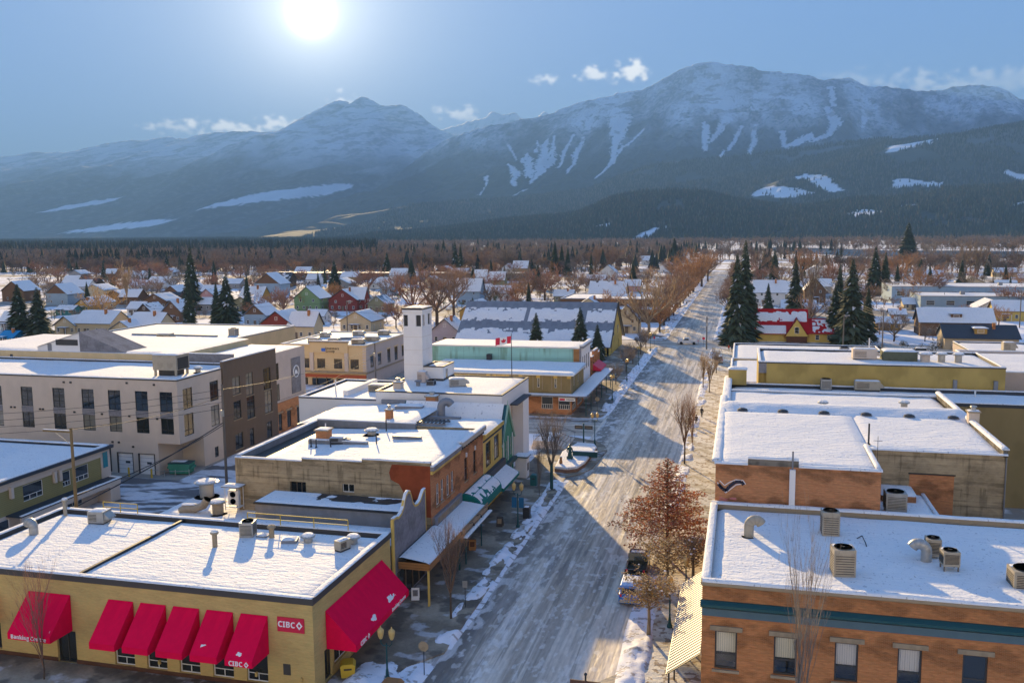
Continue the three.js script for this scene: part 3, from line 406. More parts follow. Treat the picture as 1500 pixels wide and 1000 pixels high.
function snowStrip(pts, w, th) {   // rounded snow lying on a narrow top; pts: [x, y, z] along it
  const P = []; for (let i = 0; i < pts.length - 1; i++) { const n = Math.max(1, Math.ceil(Math.hypot(...pts[i + 1].map((v, k) => v - pts[i][k])) / 0.7)); for (let k = 0; k < n; k++) P.push(pts[i].map((v, q) => lerp(v, pts[i + 1][q], k / n))); } P.push(pts.at(-1));
  const pos = [], uv = [], idx = [], sd = snowSeed++ * 7.1; let len = 0;
  P.forEach((p, i) => { const a = P[Math.max(0, i - 1)], b = P[Math.min(P.length - 1, i + 1)]; let dx = b[0] - a[0], dz = b[2] - a[2]; const l = Math.hypot(dx, dz) || 1; dx /= l; dz /= l; len += i ? Math.hypot(p[0] - P[i - 1][0], p[2] - P[i - 1][2]) : 0; const k = th * (0.75 + 0.6 * (fbm(len / 1.4 + sd, 3, 3) - 0.3));
    for (const [s, y] of [[-0.55, -0.02], [-0.5, 0.55], [-0.25, 0.95], [0.25, 0.95], [0.5, 0.55], [0.55, -0.02]]) { pos.push(p[0] + dz * s * w, p[1] + Math.max(-0.02, y * k), p[2] - dx * s * w); uv.push(len, s * w + sd); }
    if (i) for (let q = 0; q < 5; q++) { const A = (i - 1) * 6 + q, B = A + 6; idx.push(A, B, A + 1, A + 1, B, B + 1); } });
  const n = P.length - 1; for (const r of [0, n * 6]) for (let q = 1; q < 5; q++) r ? idx.push(r, r + q + 1, r + q) : idx.push(r, r + q, r + q + 1);
  const g = new THREE.BufferGeometry(); g.setAttribute('position', new THREE.Float32BufferAttribute(pos, 3)); g.setAttribute('uv', new THREE.Float32BufferAttribute(uv, 2)); g.setIndex(idx); g.computeVertexNormals(); return g;
}
// flat roof with parapets: deck, four parapet walls, coping, snow on deck and coping
function flatRoof(b, W, D, top, o = {}) {
  const t = o.t ?? 0.3, drop = o.drop ?? 0.5, out = o.out ?? 0.05, m = o.m ?? M.trimDark, deck = top - drop, fh = o.fascia ?? 0.25;
  G().box(0.02, W - 0.02, deck - 0.2, deck, -D + 0.02, -0.02).mesh('roof_deck', M.trimDark, b);
  const g = G(); g.box(-out, W + out, top - fh, top, -t, out).box(-out, W + out, top - fh, top, -D - out, -D + t).box(-out, t, top - fh, top, -D + t, -t).box(W - t, W + out, top - fh, top, -D + t, -t);
  if (drop > fh) g.box(0.03, W - 0.03, deck, top - fh, -t + 0.02, -0.03).box(0.03, W - 0.03, deck, top - fh, -D + 0.03, -D + t - 0.02).box(0.03, t - 0.02, deck, top - fh, -D + t, -t).box(W - t + 0.02, W - 0.03, deck, top - fh, -D + t, -t);
  g.mesh('parapet', m, b);
  put('roof_snow', snowSheet(t + 0.03, W - t - 0.03, -D + t + 0.03, -t - 0.03, deck, o.th ?? 0.22, { step: o.step ?? 0.6 }), M.snow, b);
  if (o.cap !== false) for (const [a, c] of [[[0, -t / 2 + 0.02], [W, -t / 2 + 0.02]], [[W - t / 2, -t], [W - t / 2, -D + t]], [[t / 2, -D + t], [t / 2, -t]], [[W, -D + t / 2], [0, -D + t / 2]]]) put('parapet_snow', snowStrip([[a[0], top, a[1]], [c[0], top, c[1]]], (t + out) * (o.capw ?? 0.95), o.capth ?? 0.13), M.snow, b);
  return deck;
}
function building(name, label, x0, zNear, group) { return thing(name, label, 'building', [x0, 0, zNear], 0, group); }
// plain side: a flat box behind the facades so that the volume is closed
function bodySides(b, m, W, D, H, sides = 'nw') { for (const s of sides) { if (s === 'n') facade(b, m, [W, 0, -D], 'n', W, H); if (s === 'w') facade(b, m, [0, 0, -D], 'w', D, H); if (s === 'e') facade(b, m, [W, 0, 0], 'e', D, H); if (s === 's') facade(b, m, [0, 0, 0], 's', W, H); } }
function shedAwning(parent, m, p, turn, w, yTop, yLip, lip, proj, name = 'awning') {
  const g = G(), a = [0, yTop, 0], b = [w, yTop, 0], c = [w, yLip, proj], d = [0, yLip, proj]; g.quad(d, c, b, a, [[0, 0], [w, 0], [w, 2], [0, 2]]);
  g.quad([0, yLip - lip, proj], [w, yLip - lip, proj], c, d); g.face([[0, yLip - lip, 0], [0, yLip - lip, proj], d, a]); g.face([[w, yLip - lip, proj], [w, yLip - lip, 0], b, c]);
  const o = g.mesh(name, m, parent); o.position.set(...p); o.rotation.y = turn; return o;
}
// a ragged remnant of snow lying on a slope: pieces of a noisy outline, thin
function slopeSnow(fn, u0, u1, v0, v1, keep, th, sd, step = 0.35, vs = 1) {   // fn(u, v) -> [x, y, z] on the slope; vs: metres in one unit of v
  const nu = Math.max(2, Math.round((u1 - u0) / step)), nv = Math.max(2, Math.round((v1 - v0) * vs / step)), pos = [], uv = [], idx = [], S = [];
  for (let j = 0; j <= nv; j++) for (let i = 0; i <= nu; i++) { const u = lerp(u0, u1, i / nu), v = lerp(v0, v1, j / nv), s = keep(u, v) + 0.9 * (fbm(u / 1.1 + sd, v * vs / 0.8, 4) - 0.5), q = fn(u, v), e = Math.min(i, nu - i, j, nv - j) === 0 ? 0.3 : 1; S.push(s); pos.push(q[0], q[1] + Math.max(-0.06, Math.min(th * e, s * 1.1)), q[2]); uv.push(u, v * vs); }
  const a0 = fn(u0, v0), a1 = fn(u1, v0), a2 = fn(u0, v1), up = (a1[2] - a0[2]) * (a2[0] - a0[0]) - (a1[0] - a0[0]) * (a2[2] - a0[2]) > 0;
  for (let j = 0; j < nv; j++) for (let i = 0; i < nu; i++) { const a = j * (nu + 1) + i, b = a + nu + 1; if (Math.max(S[a], S[a + 1], S[b], S[b + 1]) <= 0) continue; up ? idx.push(a, a + 1, b, a + 1, b + 1, b) : idx.push(a, b, a + 1, a + 1, b, b + 1); }
  const g = new THREE.BufferGeometry(); if (!idx.length) { g.setAttribute('position', new THREE.Float32BufferAttribute([], 3)); return g; }
  g.setAttribute('position', new THREE.Float32BufferAttribute(pos, 3)); g.setAttribute('uv', new THREE.Float32BufferAttribute(uv, 2)); g.setIndex(idx); g.computeVertexNormals(); g.userData.patches = true; return g;
}
// ---------- rooftop and street fittings: each is a thing of its own ----------
const unitMesh = (name, label, cat, p, turn = 0, group = 'rooftop units') => thing(name, label, cat, p, turn, group);
function condenser(label, p, w = 0.95, h = 1.25, d = 0.95, turn = 0, o = {}) {   // box condenser with louvred sides and a fan on top
  const t = unitMesh('condenser_unit', label, 'air conditioner', p, turn), m = o.m ?? M.galv, y = o.stand ?? 0.15;
  if (o.stand) { const g = G(); for (const sx of [-1, 1]) for (const sz of [-1, 1]) g.cbox(sx * w * 0.42, 0, sz * d * 0.42, 0.09, y, 0.09); g.mesh('stand', M.greyPole, t); } else G().cbox(0, 0, 0, w * 1.15, y, d * 1.15).mesh('pad', M.darkMetal, t);
  const g = G().cbox(0, y, 0, w, h, d); g.mesh('cabinet', m, t);
  const l = G(); for (let k = 1; k < 9; k++) { const yy = y + h * (0.1 + 0.085 * k); l.cbox(0, yy, d / 2 + 0.015, w * 0.84, 0.035, 0.03); l.cbox(w / 2 + 0.015, yy, 0, 0.03, 0.035, d * 0.84); l.cbox(-w / 2 - 0.015, yy, 0, 0.03, 0.035, d * 0.84); } l.mesh('louvre', M.darkMetal, t);
  const f = G().cyl(0, 0, y + h, y + h + 0.07, w * 0.42, w * 0.42, 16); f.mesh('fan_ring', M.darkMetal, t); G().cyl(0, 0, y + h + 0.07, y + h + 0.1, 0.12, 0.1, 10).mesh('fan_hub', M.galv, t);
  if (o.snow !== false) put('snow', snowSheet(-w * 0.48, w * 0.48, -d * 0.48, -d * 0.1, y + h, 0.1, { step: 0.15 }), M.snow, t);
  return t;
}
function vent(label, p, o = {}) {           // round stack with a rain cap
  const t = unitMesh('roof_vent', label, 'vent', p), r = o.r ?? 0.16, h = o.h ?? 0.8; G().cyl(0, 0, 0, 0.12, r * 2.1, r * 1.7, 12).mesh('flashing', M.darkMetal, t); G().cyl(0, 0, 0.1, h, r, r, 12).mesh('pipe', o.m ?? M.galv, t);
  G().lathe(0, 0, [[r * 1.6, h + 0.04], [r * 1.75, h + 0.14], [r * 1.3, h + 0.24], [0.001, h + 0.3]], 12).mesh('cap', o.m ?? M.galv, t); G().cyl(0, 0, h, h + 0.05, r * 0.5, r * 0.5, 6).mesh('neck', M.darkMetal, t);
  if (o.snow !== false) G().lathe(0, 0, [[r * 1.5, h + 0.2], [r * 1.2, h + 0.33], [r * 0.5, h + 0.38], [0.001, h + 0.39]], 10).mesh('snow', M.snow, t); return t;
}
function pipe(label, p, h = 0.7, r = 0.07, m = M.darkMetal) { const t = unitMesh('vent_pipe', label, 'pipe', p); G().cyl(0, 0, 0, h, r, r, 9).mesh('pipe', m, t); G().cyl(0, 0, 0, 0.1, r * 2.4, r * 1.6, 9).mesh('flashing', M.darkMetal, t); return t; }
function gooseneck(label, p, turn, r = 0.32, h = 1.0, m = M.tanMetal) {
  const t = unitMesh('gooseneck_vent', label, 'vent', p, turn); const pts = [[0, 0, 0], [0, h, 0]]; for (let k = 1; k <= 7; k++) { const a = k / 7 * 2.7; pts.push([r * 1.3 * (1 - Math.cos(a)), h + r * 1.3 * Math.sin(a), 0]); }
  G().tube(pts, r, r * 1.05, 14).mesh('duct', m, t); G().cyl(0, 0, 0, 0.14, r * 1.6, r * 1.5, 14).mesh('curb', M.darkMetal, t); return t;
}
function rooftopUnit(label, p, w, h, d, turn = 0, m = M.tanMetal) {   // packaged unit with a hooded intake
  const t = unitMesh('rooftop_unit', label, 'air handler', p, turn); G().cbox(0, 0, 0, w * 0.96, 0.3, d * 0.96).mesh('curb', M.darkMetal, t); G().cbox(0, 0.3, 0, w, h, d).mesh('cabinet', m, t);
  G().prism([[0, 0], [0.5, 0], [0.5, 0.12], [0, h * 0.55]], 'z', -d * 0.4, d * 0.4).mesh('hood', m, t).position.set(w / 2 + 0.002, 0.3 + h * 0.3, 0);
  const l = G(); for (let k = 0; k < 5; k++) l.cbox(-w * 0.18, 0.3 + h * (0.2 + 0.13 * k), d / 2 + 0.012, w * 0.5, 0.05, 0.025); l.mesh('louvre', M.darkMetal, t);
  put('snow', snowSheet(-w * 0.49, w * 0.49, -d * 0.49, d * 0.49, 0.3 + h, 0.14, { step: 0.25 }), M.snow, t); return t;
}
function hatch(label, p, w, d, h = 0.35, turn = 0) { const t = unitMesh('roof_hatch', label, 'hatch', p, turn); G().cbox(0, 0, 0, w, h, d).mesh('curb', M.greyMetal, t); put('snow', snowSheet(-w / 2, w / 2, -d / 2, d / 2, h, 0.16, { step: 0.25 }), M.snow, t); return t; }
function chimney(label, p, w, h, m = M.redBrick, pot = true) { const t = thing('chimney', label, 'chimney', p, 0, 'chimneys on the flat roofs'); G().cbox(0, 0, 0, w, h, w).mesh('stack', m, t); G().cbox(0, h, 0, w * 1.25, 0.14, w * 1.25).mesh('cap', M.stoneTrim, t); if (pot) G().lathe(0, 0, [[w * 0.28, h + 0.14], [w * 0.24, h + 0.5], [w * 0.36, h + 0.52], [w * 0.3, h + 0.62], [0.001, h + 0.66]], 10).mesh('pot', M.galv, t); put('snow', snowSheet(-w * 0.6, w * 0.6, -w * 0.6, w * 0.6, h + 0.14, 0.1, { step: 0.2 }), M.snow, t); return t; }
// ---------- the bank ----------
reseed(51);
{
  const b = building('bank_building', 'low tan brick bank with bright red canvas awnings and flat snowy roof', -61, -54.3), W = 32.6, D = 14.2, H = 6.55;
  const holes = []; for (let k = 0; k < 5; k++) holes.push([16.35 + 2.73 * k, 18.05 + 2.73 * k, 0.42, 2.7, { bars: [['v', 0.5, 0.0, 0.25], ['h', 0.25]], frame: M.frameWhite }]);
  holes.push([11.3, 13.0, 0.05, 2.6, { name: 'door', bars: [['v', 0.5]], frame: M.trimDark }], [2.6, 6.2, 0.5, 2.6, { bars: [['v', 0.5]] }]);
  facade(b, M.tanBrick, [0, 0, 0], 's', W, H, holes, { depth: 0.25 });
  facade(b, M.tanBrick, [W, 0, 0], 'e', D, H, [[1.55, 2.75, 0.15, 2.5, { name: 'door', frame: M.trimDark }], [3.1, 5.6, 0.7, 2.6, { bars: [['v', 0.5]], frame: M.frameWhite }], [6.2, 8.7, 0.7, 2.6, { bars: [['v', 0.5]], frame: M.frameWhite }], [9.3, 11.8, 0.7, 2.6, { bars: [['v', 0.5]], frame: M.frameWhite }]], { depth: 0.25, uv: 1.3 });
  bodySides(b, M.tanBrick, W, D, H, 'nw');
  flatRoof(b, W, D, 7.0, { drop: 0.42, fascia: 0.45, out: 0.09, t: 0.42, m: M.trimDark, th: 0.2, capth: 0.1 });
  const pl = G(); let u0 = 0; for (const [a, c] of [[11.3, 13.0]]) { pl.box(u0, a, 0, 0.4, 0.002, 0.06); u0 = c; } pl.box(u0, W, 0, 0.4, 0.002, 0.06); pl.mesh('plinth', M.brownBrick, b);
  G().box(13.05, 13.28, 6.62, 6.95, -D + 0.5, -0.55).mesh('roof_joint', M.darkMetal, b); put('joint_snow', snowStrip([[13.16, 6.94, -D + 2.2], [13.16, 6.94, -D + 5]], 0.2, 0.06), M.snow, b);
  // pilaster lines in the brickwork and the lettered sign
  const pn = G().box(29.9, 31.95, 4.45, 5.5, 0.005, 0.09).mesh('sign_panel', M.signRed, b); lettering('CIBC', 0.42, M.signWhite, pn, [30.62, 4.8, 0.09]);
  const dia = (s, p, parent, rot = [0, 0, 0]) => { const sh = new THREE.Shape([[0, -s], [s * 0.8, 0], [0, s], [-s * 0.8, 0]].map((q) => new THREE.Vector2(...q))); sh.holes.push(new THREE.Path([[0, -s * 0.5], [-s * 0.4, 0], [0, s * 0.5], [s * 0.4, 0]].map((q) => new THREE.Vector2(...q)))); const o = put('logo', new THREE.ExtrudeGeometry(sh, { depth: 0.03, bevelEnabled: false }), M.signWhite, parent); o.position.set(...p); o.rotation.set(...rot); };
  dia(0.3, [31.6, 5.0, 0.09], pn);
  const aw = (x, w, words, key) => { const o = shedAwning(b, M.redCanvas, [x + 61, 0, 0.04], 0, w, 5.45, 3.15, 0.47, 2.3);
    put('snow', slopeSnow((u, v) => [u, lerp(5.45, 3.15, v / 3.2), lerp(0, 2.3, v / 3.2) + 0.02], 0.2, w - 0.2, 2.1, 3.1, (u, v) => -0.27 + key * 0.07 - 0.3 * Math.abs(v - 2.75), 0.05, x * 1.7, 0.1), M.snow, o);
    if (words === 'CIBC') { lettering('CIBC', 0.34, M.signWhite, o, [w * 0.4, 2.74, 2.3]); dia(0.22, [w * 0.79, 2.9, 2.3], o); } else if (words) lettering(words, 0.3, M.signWhite, o, [w * 0.5, 2.78, 2.3]); };
  aw(-51.9, 3.7, 'Banking Centre', 1.3); for (let k = 0; k < 5; k++) aw(-44.87 + 2.73 * k, 2.1, k === 4 ? 'CIBC' : '', [-0.2, 0.1, 0.2, 0.9, 0.5][k]); aw(-58.6, 3.7, '', 0);
  const ea = shedAwning(b, M.redCanvas, [W + 0.04, 0, -1.85], Math.PI / 2, 10.4, 5.35, 3.0, 0.47, 2.3);
  put('snow', slopeSnow((u, v) => [u, lerp(5.35, 3.0, v / 3.2), lerp(0, 2.3, v / 3.2) + 0.02], 2.5, 8.4, 2.2, 3.1, (u, v) => (u < 3.3 || (u > 4.9 && u < 5.6) ? -0.5 : -0.02) - 0.7 * Math.abs(v - 2.7), 0.07, 4.3, 0.1), M.snow, ea);
  lettering('CIBC', 0.34, M.signWhite, ea, [1.3, 2.6, 2.3]); dia(0.22, [2.2, 2.76, 2.3], ea); lettering('Banking Centre', 0.28, M.signWhite, ea, [8.2, 2.64, 2.3]);
  for (const [x, y] of [[28.1, 0.9], [31.6, 0.9], [20.2, 0.9]]) { const l = G().cbox(x, y, 0.09, 0.16, 0.3, 0.16).mesh('wall_lamp', M.lampGlass, b); }
  G().box(30.2, 30.75, 1.25, 2.05, 0.003, 0.05).mesh('notice_plate', M.trimDark, b);
}
rooftopUnit('grey box air handler near the back edge of the bank roof', [-55, 6.58, -66.1], 1.5, 1.0, 1.3, 0.1, M.galv);
gooseneck('silver gooseneck vent at the west end of the bank roof', [-58.4, 6.58, -62.1], 2.8, 0.36, 0.7, M.galv);
vent('thin stack with curled caps at the bank roof corner', [-59.4, 6.58, -67], { h: 1.5, r: 0.17, m: M.tanMetal });
vent('tall brass-coloured flue standing alone on the bank roof', [-41.3, 6.58, -62.7], { h: 1.25, r: 0.2, m: M.stoneTrim });
condenser('louvred condenser beside the dark duct on the bank roof', [-40.1, 6.58, -65.8], 1.15, 1.3, 1.1, 0.2);
hatch('small domed skylight between two stacks on the bank roof', [-38.8, 6.58, -66], 0.9, 0.9, 0.3);
vent('dark conical stack beside the domed skylight on the bank roof', [-37.9, 6.58, -65.8], { h: 1.0, r: 0.22, m: M.stoneTrim, snow: false });
hatch('square snow-topped hatch midway along the bank roof', [-35.9, 6.58, -65.2], 1.25, 1.1, 0.45, 0.3);
vent('squat white mushroom vent near the bank guard rail', [-34.4, 6.58, -65.5], { h: 0.55, r: 0.36 });
rooftopUnit('low tan unit at the street end of the bank roof', [-30.8, 6.58, -64.4], 1.15, 0.75, 0.7, 1.2);
vent('white mushroom vent at the street end of the bank roof', [-30.6, 6.58, -66], { h: 0.6, r: 0.36 });
{ const guard = (label, x0, x1, z) => { const t = thing('guard_rail', label, 'railing', [x0, 6.95, z], 0, 'yellow roof guard rails'); const w = x1 - x0, n = Math.max(2, Math.round(w / 3)); for (let k = 0; k <= n; k++) G().cyl(w * k / n, 0, 0, 1.0, 0.04, 0.04, 6).mesh('post', M.yellowPaint, t); for (const y of [0.55, 1.0]) G().tube([[0, y, 0], [w, y, 0]], 0.035, 0.035, 6).mesh('rail', M.yellowPaint, t); };
  guard('yellow guard rail along the back of the bank roof', -41.5, -32, -68.1); guard('short yellow guard rail behind the grey air handler', -56.2, -52.6, -68.1); }
// ---------- grey shop with the scrolled yellow-trimmed gable ----------
{
  const b = building('grey_shop', 'low grey shop with scrolled false front edged in yellow', -44, -69.4), W = 15.6, D = 8.1;
  facade(b, M.greyMetal, [0, 0, 0], 's', W, 5.5); facade(b, M.greyMetal, [0, 0, -4.2], 's', W - 0.3, 7.0, [], { name: 'step_wall' }); bodySides(b, M.greyMetal, W, D, 5.5, 'w');
  facade(b, M.greyMetal, [0, 5.5, -D], 'w', D - 4.2, 1.5, [], { name: 'step_wall' });
  put('roof_snow', snowSheet(0.1, W - 0.35, -4.15, 0, 5.5, 0.22, { slope: (x, z) => -0.06 * (z + 2) }), M.snow, b);
  G().box(-0.1, W - 0.35, 6.95, 7.1, -D, -4.05).mesh('roof_edge', M.darkMetal, b); put('roof_snow', slopeSnow((u, v) => [u, 7.1, -D + v], 0, W - 0.5, 0.1, 3.9, (u, v) => 0.02 + 0.1 * (v / 4) - (u > 5 && v < 2.4 ? 0.12 : -0.3), 0.12, 2.2, 0.3), M.snow, b);
  const prof = [[0.0, 0], [0.0, 7.75], [0.7, 7.75], [1.2, 7.6], [1.9, 7.75], [2.4, 8.1], [2.7, 8.6], [3.05, 9.0], [3.6, 9.2], [4.1, 9.0], [4.45, 8.5], [4.7, 7.9], [5.2, 7.45], [5.9, 7.35], [6.6, 7.5], [7.1, 7.9], [7.5, 8.15], [8.0, 8.15], [8.0, 0]];
  G().prism(prof.map(([u, y]) => [u, y]).reverse(), 'x', W - 0.28, W).mesh('false_front', M.greyStucco, b);
  const edge = prof.slice(1, -1).map(([u, y]) => [W - 0.12, y, -u]); G().tube([[W - 0.12, 0.2, -0.02], ...edge, [W - 0.12, 0.2, -8]], 0.17, 0.17, 5).mesh('scroll_trim', M.yellowWall, b);
  put('trim_snow', snowStrip(edge.slice(0, 17).map((q) => [q[0], q[1] + 0.14, q[2]]), 0.26, 0.1), M.snow, b);
  const sf = G().box(W + 0.002, W + 0.05, 0.3, 2.9, -7.4, -0.6).mesh('shopfront', M.glass, b); for (let k = 0; k < 5; k++) G().box(W + 0.05, W + 0.12, 0.3, 2.9, -0.7 - k * 1.65, -0.6 - k * 1.65).mesh('mullion', M.frameBrown, b);
}
{ // wooden canopy
  const t = thing('wooden_canopy', 'snow-covered wooden canopy with orange boards over the pavement', 'canopy', [-28.3, 0, -70.1]);
  G().box(0, 2.75, 3.3, 3.42, -8.9, 0).mesh('soffit', M.wood, t); for (let k = 0; k < 3; k++) { G().box(2.76, 2.84, 3.3 + 0.21 * k, 3.49 + 0.21 * k, -8.9, 0.05).mesh('plank', M.wood, t); G().box(0, 2.75, 3.3 + 0.21 * k, 3.49 + 0.21 * k, 0.01, 0.09).mesh('plank', M.wood, t); }
  put('snow', snowSheet(0, 2.85, -8.9, 0.1, 3.93, 0.2, { step: 0.35, slope: (x) => 0.35 - x * 0.13 }), M.snow, t); G().face([[2.8, 3.93, 0.05], [2.8, 3.93, -8.9], [0, 4.3, -8.9], [0, 4.3, 0.05]]).mesh('roof', M.darkMetal, t);
  for (const z of [0, -8.6]) G().cbox(2.7, 0, z, 0.16, 3.3, 0.16).mesh('post', z ? M.tealMetal : M.yellowWall, t);
}
{ // signed canopy
  const t = thing('signed_canopy', 'flat snow-topped canopy with a framed sign board and small spotlights', 'canopy', [-28.3, 0, -79.3]);
  G().box(0, 2.8, 3.35, 3.6, -8.9, 0).mesh('deck', M.darkMetal, t); put('snow', snowSheet(0, 2.7, -8.9, 0, 3.6, 0.2, { step: 0.35, slope: (x) => 0.32 - x * 0.12 }), M.snow, t);
  const s = G().box(2.82, 2.9, 3.15, 3.95, -8.8, -0.1).mesh('sign_board', M.stoneTrim, t); G().box(2.9, 2.93, 3.25, 3.33, -8.7, -0.2).box(2.9, 2.93, 3.8, 3.88, -8.7, -0.2).mesh('frame', M.frameBrown, s);
  G().box(2.84, 3.35, 3.0, 3.08, -8.9, 0).mesh('ledge', M.tealMetal, t); put('ledge_snow', snowStrip([[3.1, 3.08, 0], [3.1, 3.08, -8.9]], 0.42, 0.1), M.snow, t);
  for (const z of [-1.8, -4.4, -7]) { const l = G().tube([[2.95, 3.9, z], [3.35, 4.1, z], [3.45, 3.95, z]], 0.03, 0.03, 5).mesh('spotlight', M.darkMetal, t); G().cyl(3.45, z, 3.78, 3.98, 0.11, 0.06, 8).mesh('shade', M.darkMetal, l); }
  for (const z of [-1.0, -6.3]) G().cyl(2.85, z, 0, 3.3, 0.07, 0.07, 8).mesh('post', M.tealMetal, t);
}
// ---------- two-storey brick shop with concrete side ----------
{
  const b = building('brick_shop', 'two-storey orange brick shop with a stained board-marked concrete side wall', -49.2, -78.9), W = 20.8, D = 17.8;
  facade(b, M.concrete, [0, 0, 0], 's', W, 9.8, [[6.0, 7.75, 6.5, 7.7, { bars: [['v', 0.4], ['v', 0.7]], frame: M.frameBrown, sill: M.stoneTrim }], [11.65, 12.9, 6.95, 7.8, { bars: [['v', 0.5]], frame: M.frameWhite }]], { depth: 0.2 });
  G().box(7.4, W - 0.002, 9.8, 10.08, -0.35, 0.004).mesh('upper_wall', M.concrete, b); G().box(13.8, W - 0.002, 10.08, 10.34, -0.35, 0.006).mesh('upper_wall', M.concrete, b);
  put('wall_snow', snowStrip([[0, 9.8, -0.15], [7.4, 9.8, -0.15]], 0.5, 0.14), M.snow, b); put('wall_snow', snowStrip([[7.4, 10.08, -0.15], [13.8, 10.08, -0.15]], 0.5, 0.14), M.snow, b); put('wall_snow', snowStrip([[13.8, 10.34, -0.15], [W, 10.34, -0.15]], 0.5, 0.14), M.snow, b);
  const sh = new THREE.Shape([[20.78, 5], [20.78, 10.0], [16.9, 10.0], [16.6, 9.2], [16.75, 8.5], [17.6, 8.1], [18.1, 7.2], [18.6, 6.6], [18.8, 5]].map((q) => new THREE.Vector2(...q))); put('painted_patch', new THREE.ExtrudeGeometry(sh, { depth: 0.02, bevelEnabled: false }), grainy([0.28, 0.07, 0.03], 0.2, 3), b).position.z = 0.003;
  const W4 = [1.55, 2.95, 4.7, 6.15].map((u) => [u, u + 0.95, 5.65, 7.85, { bars: [['h', 0.5], ['v', 0.5]], frame: M.frameWhite, sill: M.stoneTrim }]);
  facade(b, M.orangeBrick, [W, 0, 0], 'e', D, 10.0, [...W4, [10.7, 11.9, 5.55, 8.1, { bars: [['h', 0.5]], frame: M.frameDark, sill: M.stoneTrim }], [13.95, 15.15, 5.55, 8.1, { bars: [['h', 0.5]], frame: M.frameDark, sill: M.stoneTrim }], [0.6, 8.2, 0.4, 2.9, { bars: [['v', 0.25], ['v', 0.5], ['v', 0.75]] }], [9.3, 17, 0.4, 2.8, { bars: [['v', 0.3], ['v', 0.6]] }]], { depth: 0.2 });
  for (const u of [11.3, 14.55]) G().box(W + 0.004, W + 0.12, 8.15, 8.6, -u - 0.15, -u + 0.15).mesh('keystone', M.frameWhite, b);
  bodySides(b, M.concrete, W, D, 9.8, 'nw');
  const c1 = G().box(W + 0.003, W + 0.35, 9.55, 9.95, -8.9, 0).mesh('cornice', M.greyStucco, b), c2 = G().box(W + 0.003, W + 0.45, 9.75, 10.2, -D, -9.1).mesh('cornice', M.galv, b);
  for (let k = 0; k < 11; k++) G().box(W + 0.005, W + 0.35, 9.45, 9.75, -9.4 - k * 0.78, -9.15 - k * 0.78).mesh('bracket', M.darkMetal, c2);
  G().box(W + 0.004, W + 0.2, 9.2, 9.5, -8.9, 0).mesh('frieze', M.yellowWall, c1); G().box(W + 0.004, W + 0.32, 3.9, 4.9, -8.8, -0.2).mesh('sign_band', M.greyMetal, b); G().box(W + 0.32, W + 0.34, 4.15, 4.65, -7.8, -1).mesh('sign_stripe', M.stoneTrim, b);
  G().box(0.02, W - 0.02, 9.0, 9.25, -D + 0.02, -0.36).mesh('roof_deck', M.trimDark, b);
  put('roof_snow', snowSheet(0.4, W - 0.05, -D + 0.35, -0.38, 9.25, 0.28, { slope: (x) => (x - 10) * 0.035 }), M.snow, b);
  G().box(0.02, 0.38, 9.25, 9.95, -D + 0.02, -0.37).box(0.38, W - 8, 9.25, 10.1, -D + 0.02, -D + 0.34).mesh('parapet', M.greyMetal, b); put('parapet_snow', snowStrip([[0.2, 9.95, -0.4], [0.2, 9.95, -D + 0.4]], 0.5, 0.14), M.snow, b); put('parapet_snow', snowStrip([[0.4, 10.1, -D + 0.18], [W - 8, 10.1, -D + 0.18]], 0.45, 0.14), M.snow, b);
  put('cornice_snow', snowStrip([[W + 0.05, 9.95, 0], [W + 0.05, 9.95, -8.9]], 0.5, 0.14), M.snow, b); put('cornice_snow', snowStrip([[W + 0.1, 10.2, -9.1], [W + 0.1, 10.2, -D]], 0.6, 0.16), M.snow, b);
  const k = G().box(3.6, 10.5, 9.3, 9.78, -9.2, -8.8).mesh('roof_curb', M.greyMetal, b); put('snow', snowStrip([[3.6, 9.78, -9], [10.5, 9.78, -9]], 0.45, 0.12), M.snow, k);
  G().box(12.2, 15.5, 9.6, 9.95, -12.2, -11.8).mesh('roof_curb', M.greyMetal, b);
}
chimney('squat orange brick chimney on the concrete-sided shop roof', [-44.3, 9.3, -88.9], 1.3, 1.35, M.orangeBrick, false);
rooftopUnit('low grey duct beside the squat orange chimney', [-42.2, 9.35, -88], 1.7, 0.5, 0.9, 0.2, M.greyMetal);
vent('flat disc vent cap on the concrete-sided shop roof', [-40.2, 9.4, -92.5], { h: 0.5, r: 0.5, m: M.galv });
for (const [x, z, w, h] of [[-37.9, -88.4, 'thin dark pipe in the middle of the concrete-sided shop roof', 1.3], [-39.3, -94.6, 'tall dark vent pipe by the rear parapet of the concrete-sided shop', 1.5], [-44.6, -86.4, 'first of two short pipes before the squat orange chimney', 0.9], [-43.9, -86.2, 'second of two short pipes before the squat orange chimney', 0.9], [-42.4, -86.6, 'short pipe before the low grey duct', 0.8], [-45.6, -92, 'white pipe standing behind the squat orange chimney', 1.4]]) pipe(w, [x, 9.3, z], h, 0.07, w.startsWith('white') ? M.frameWhite : M.darkMetal);
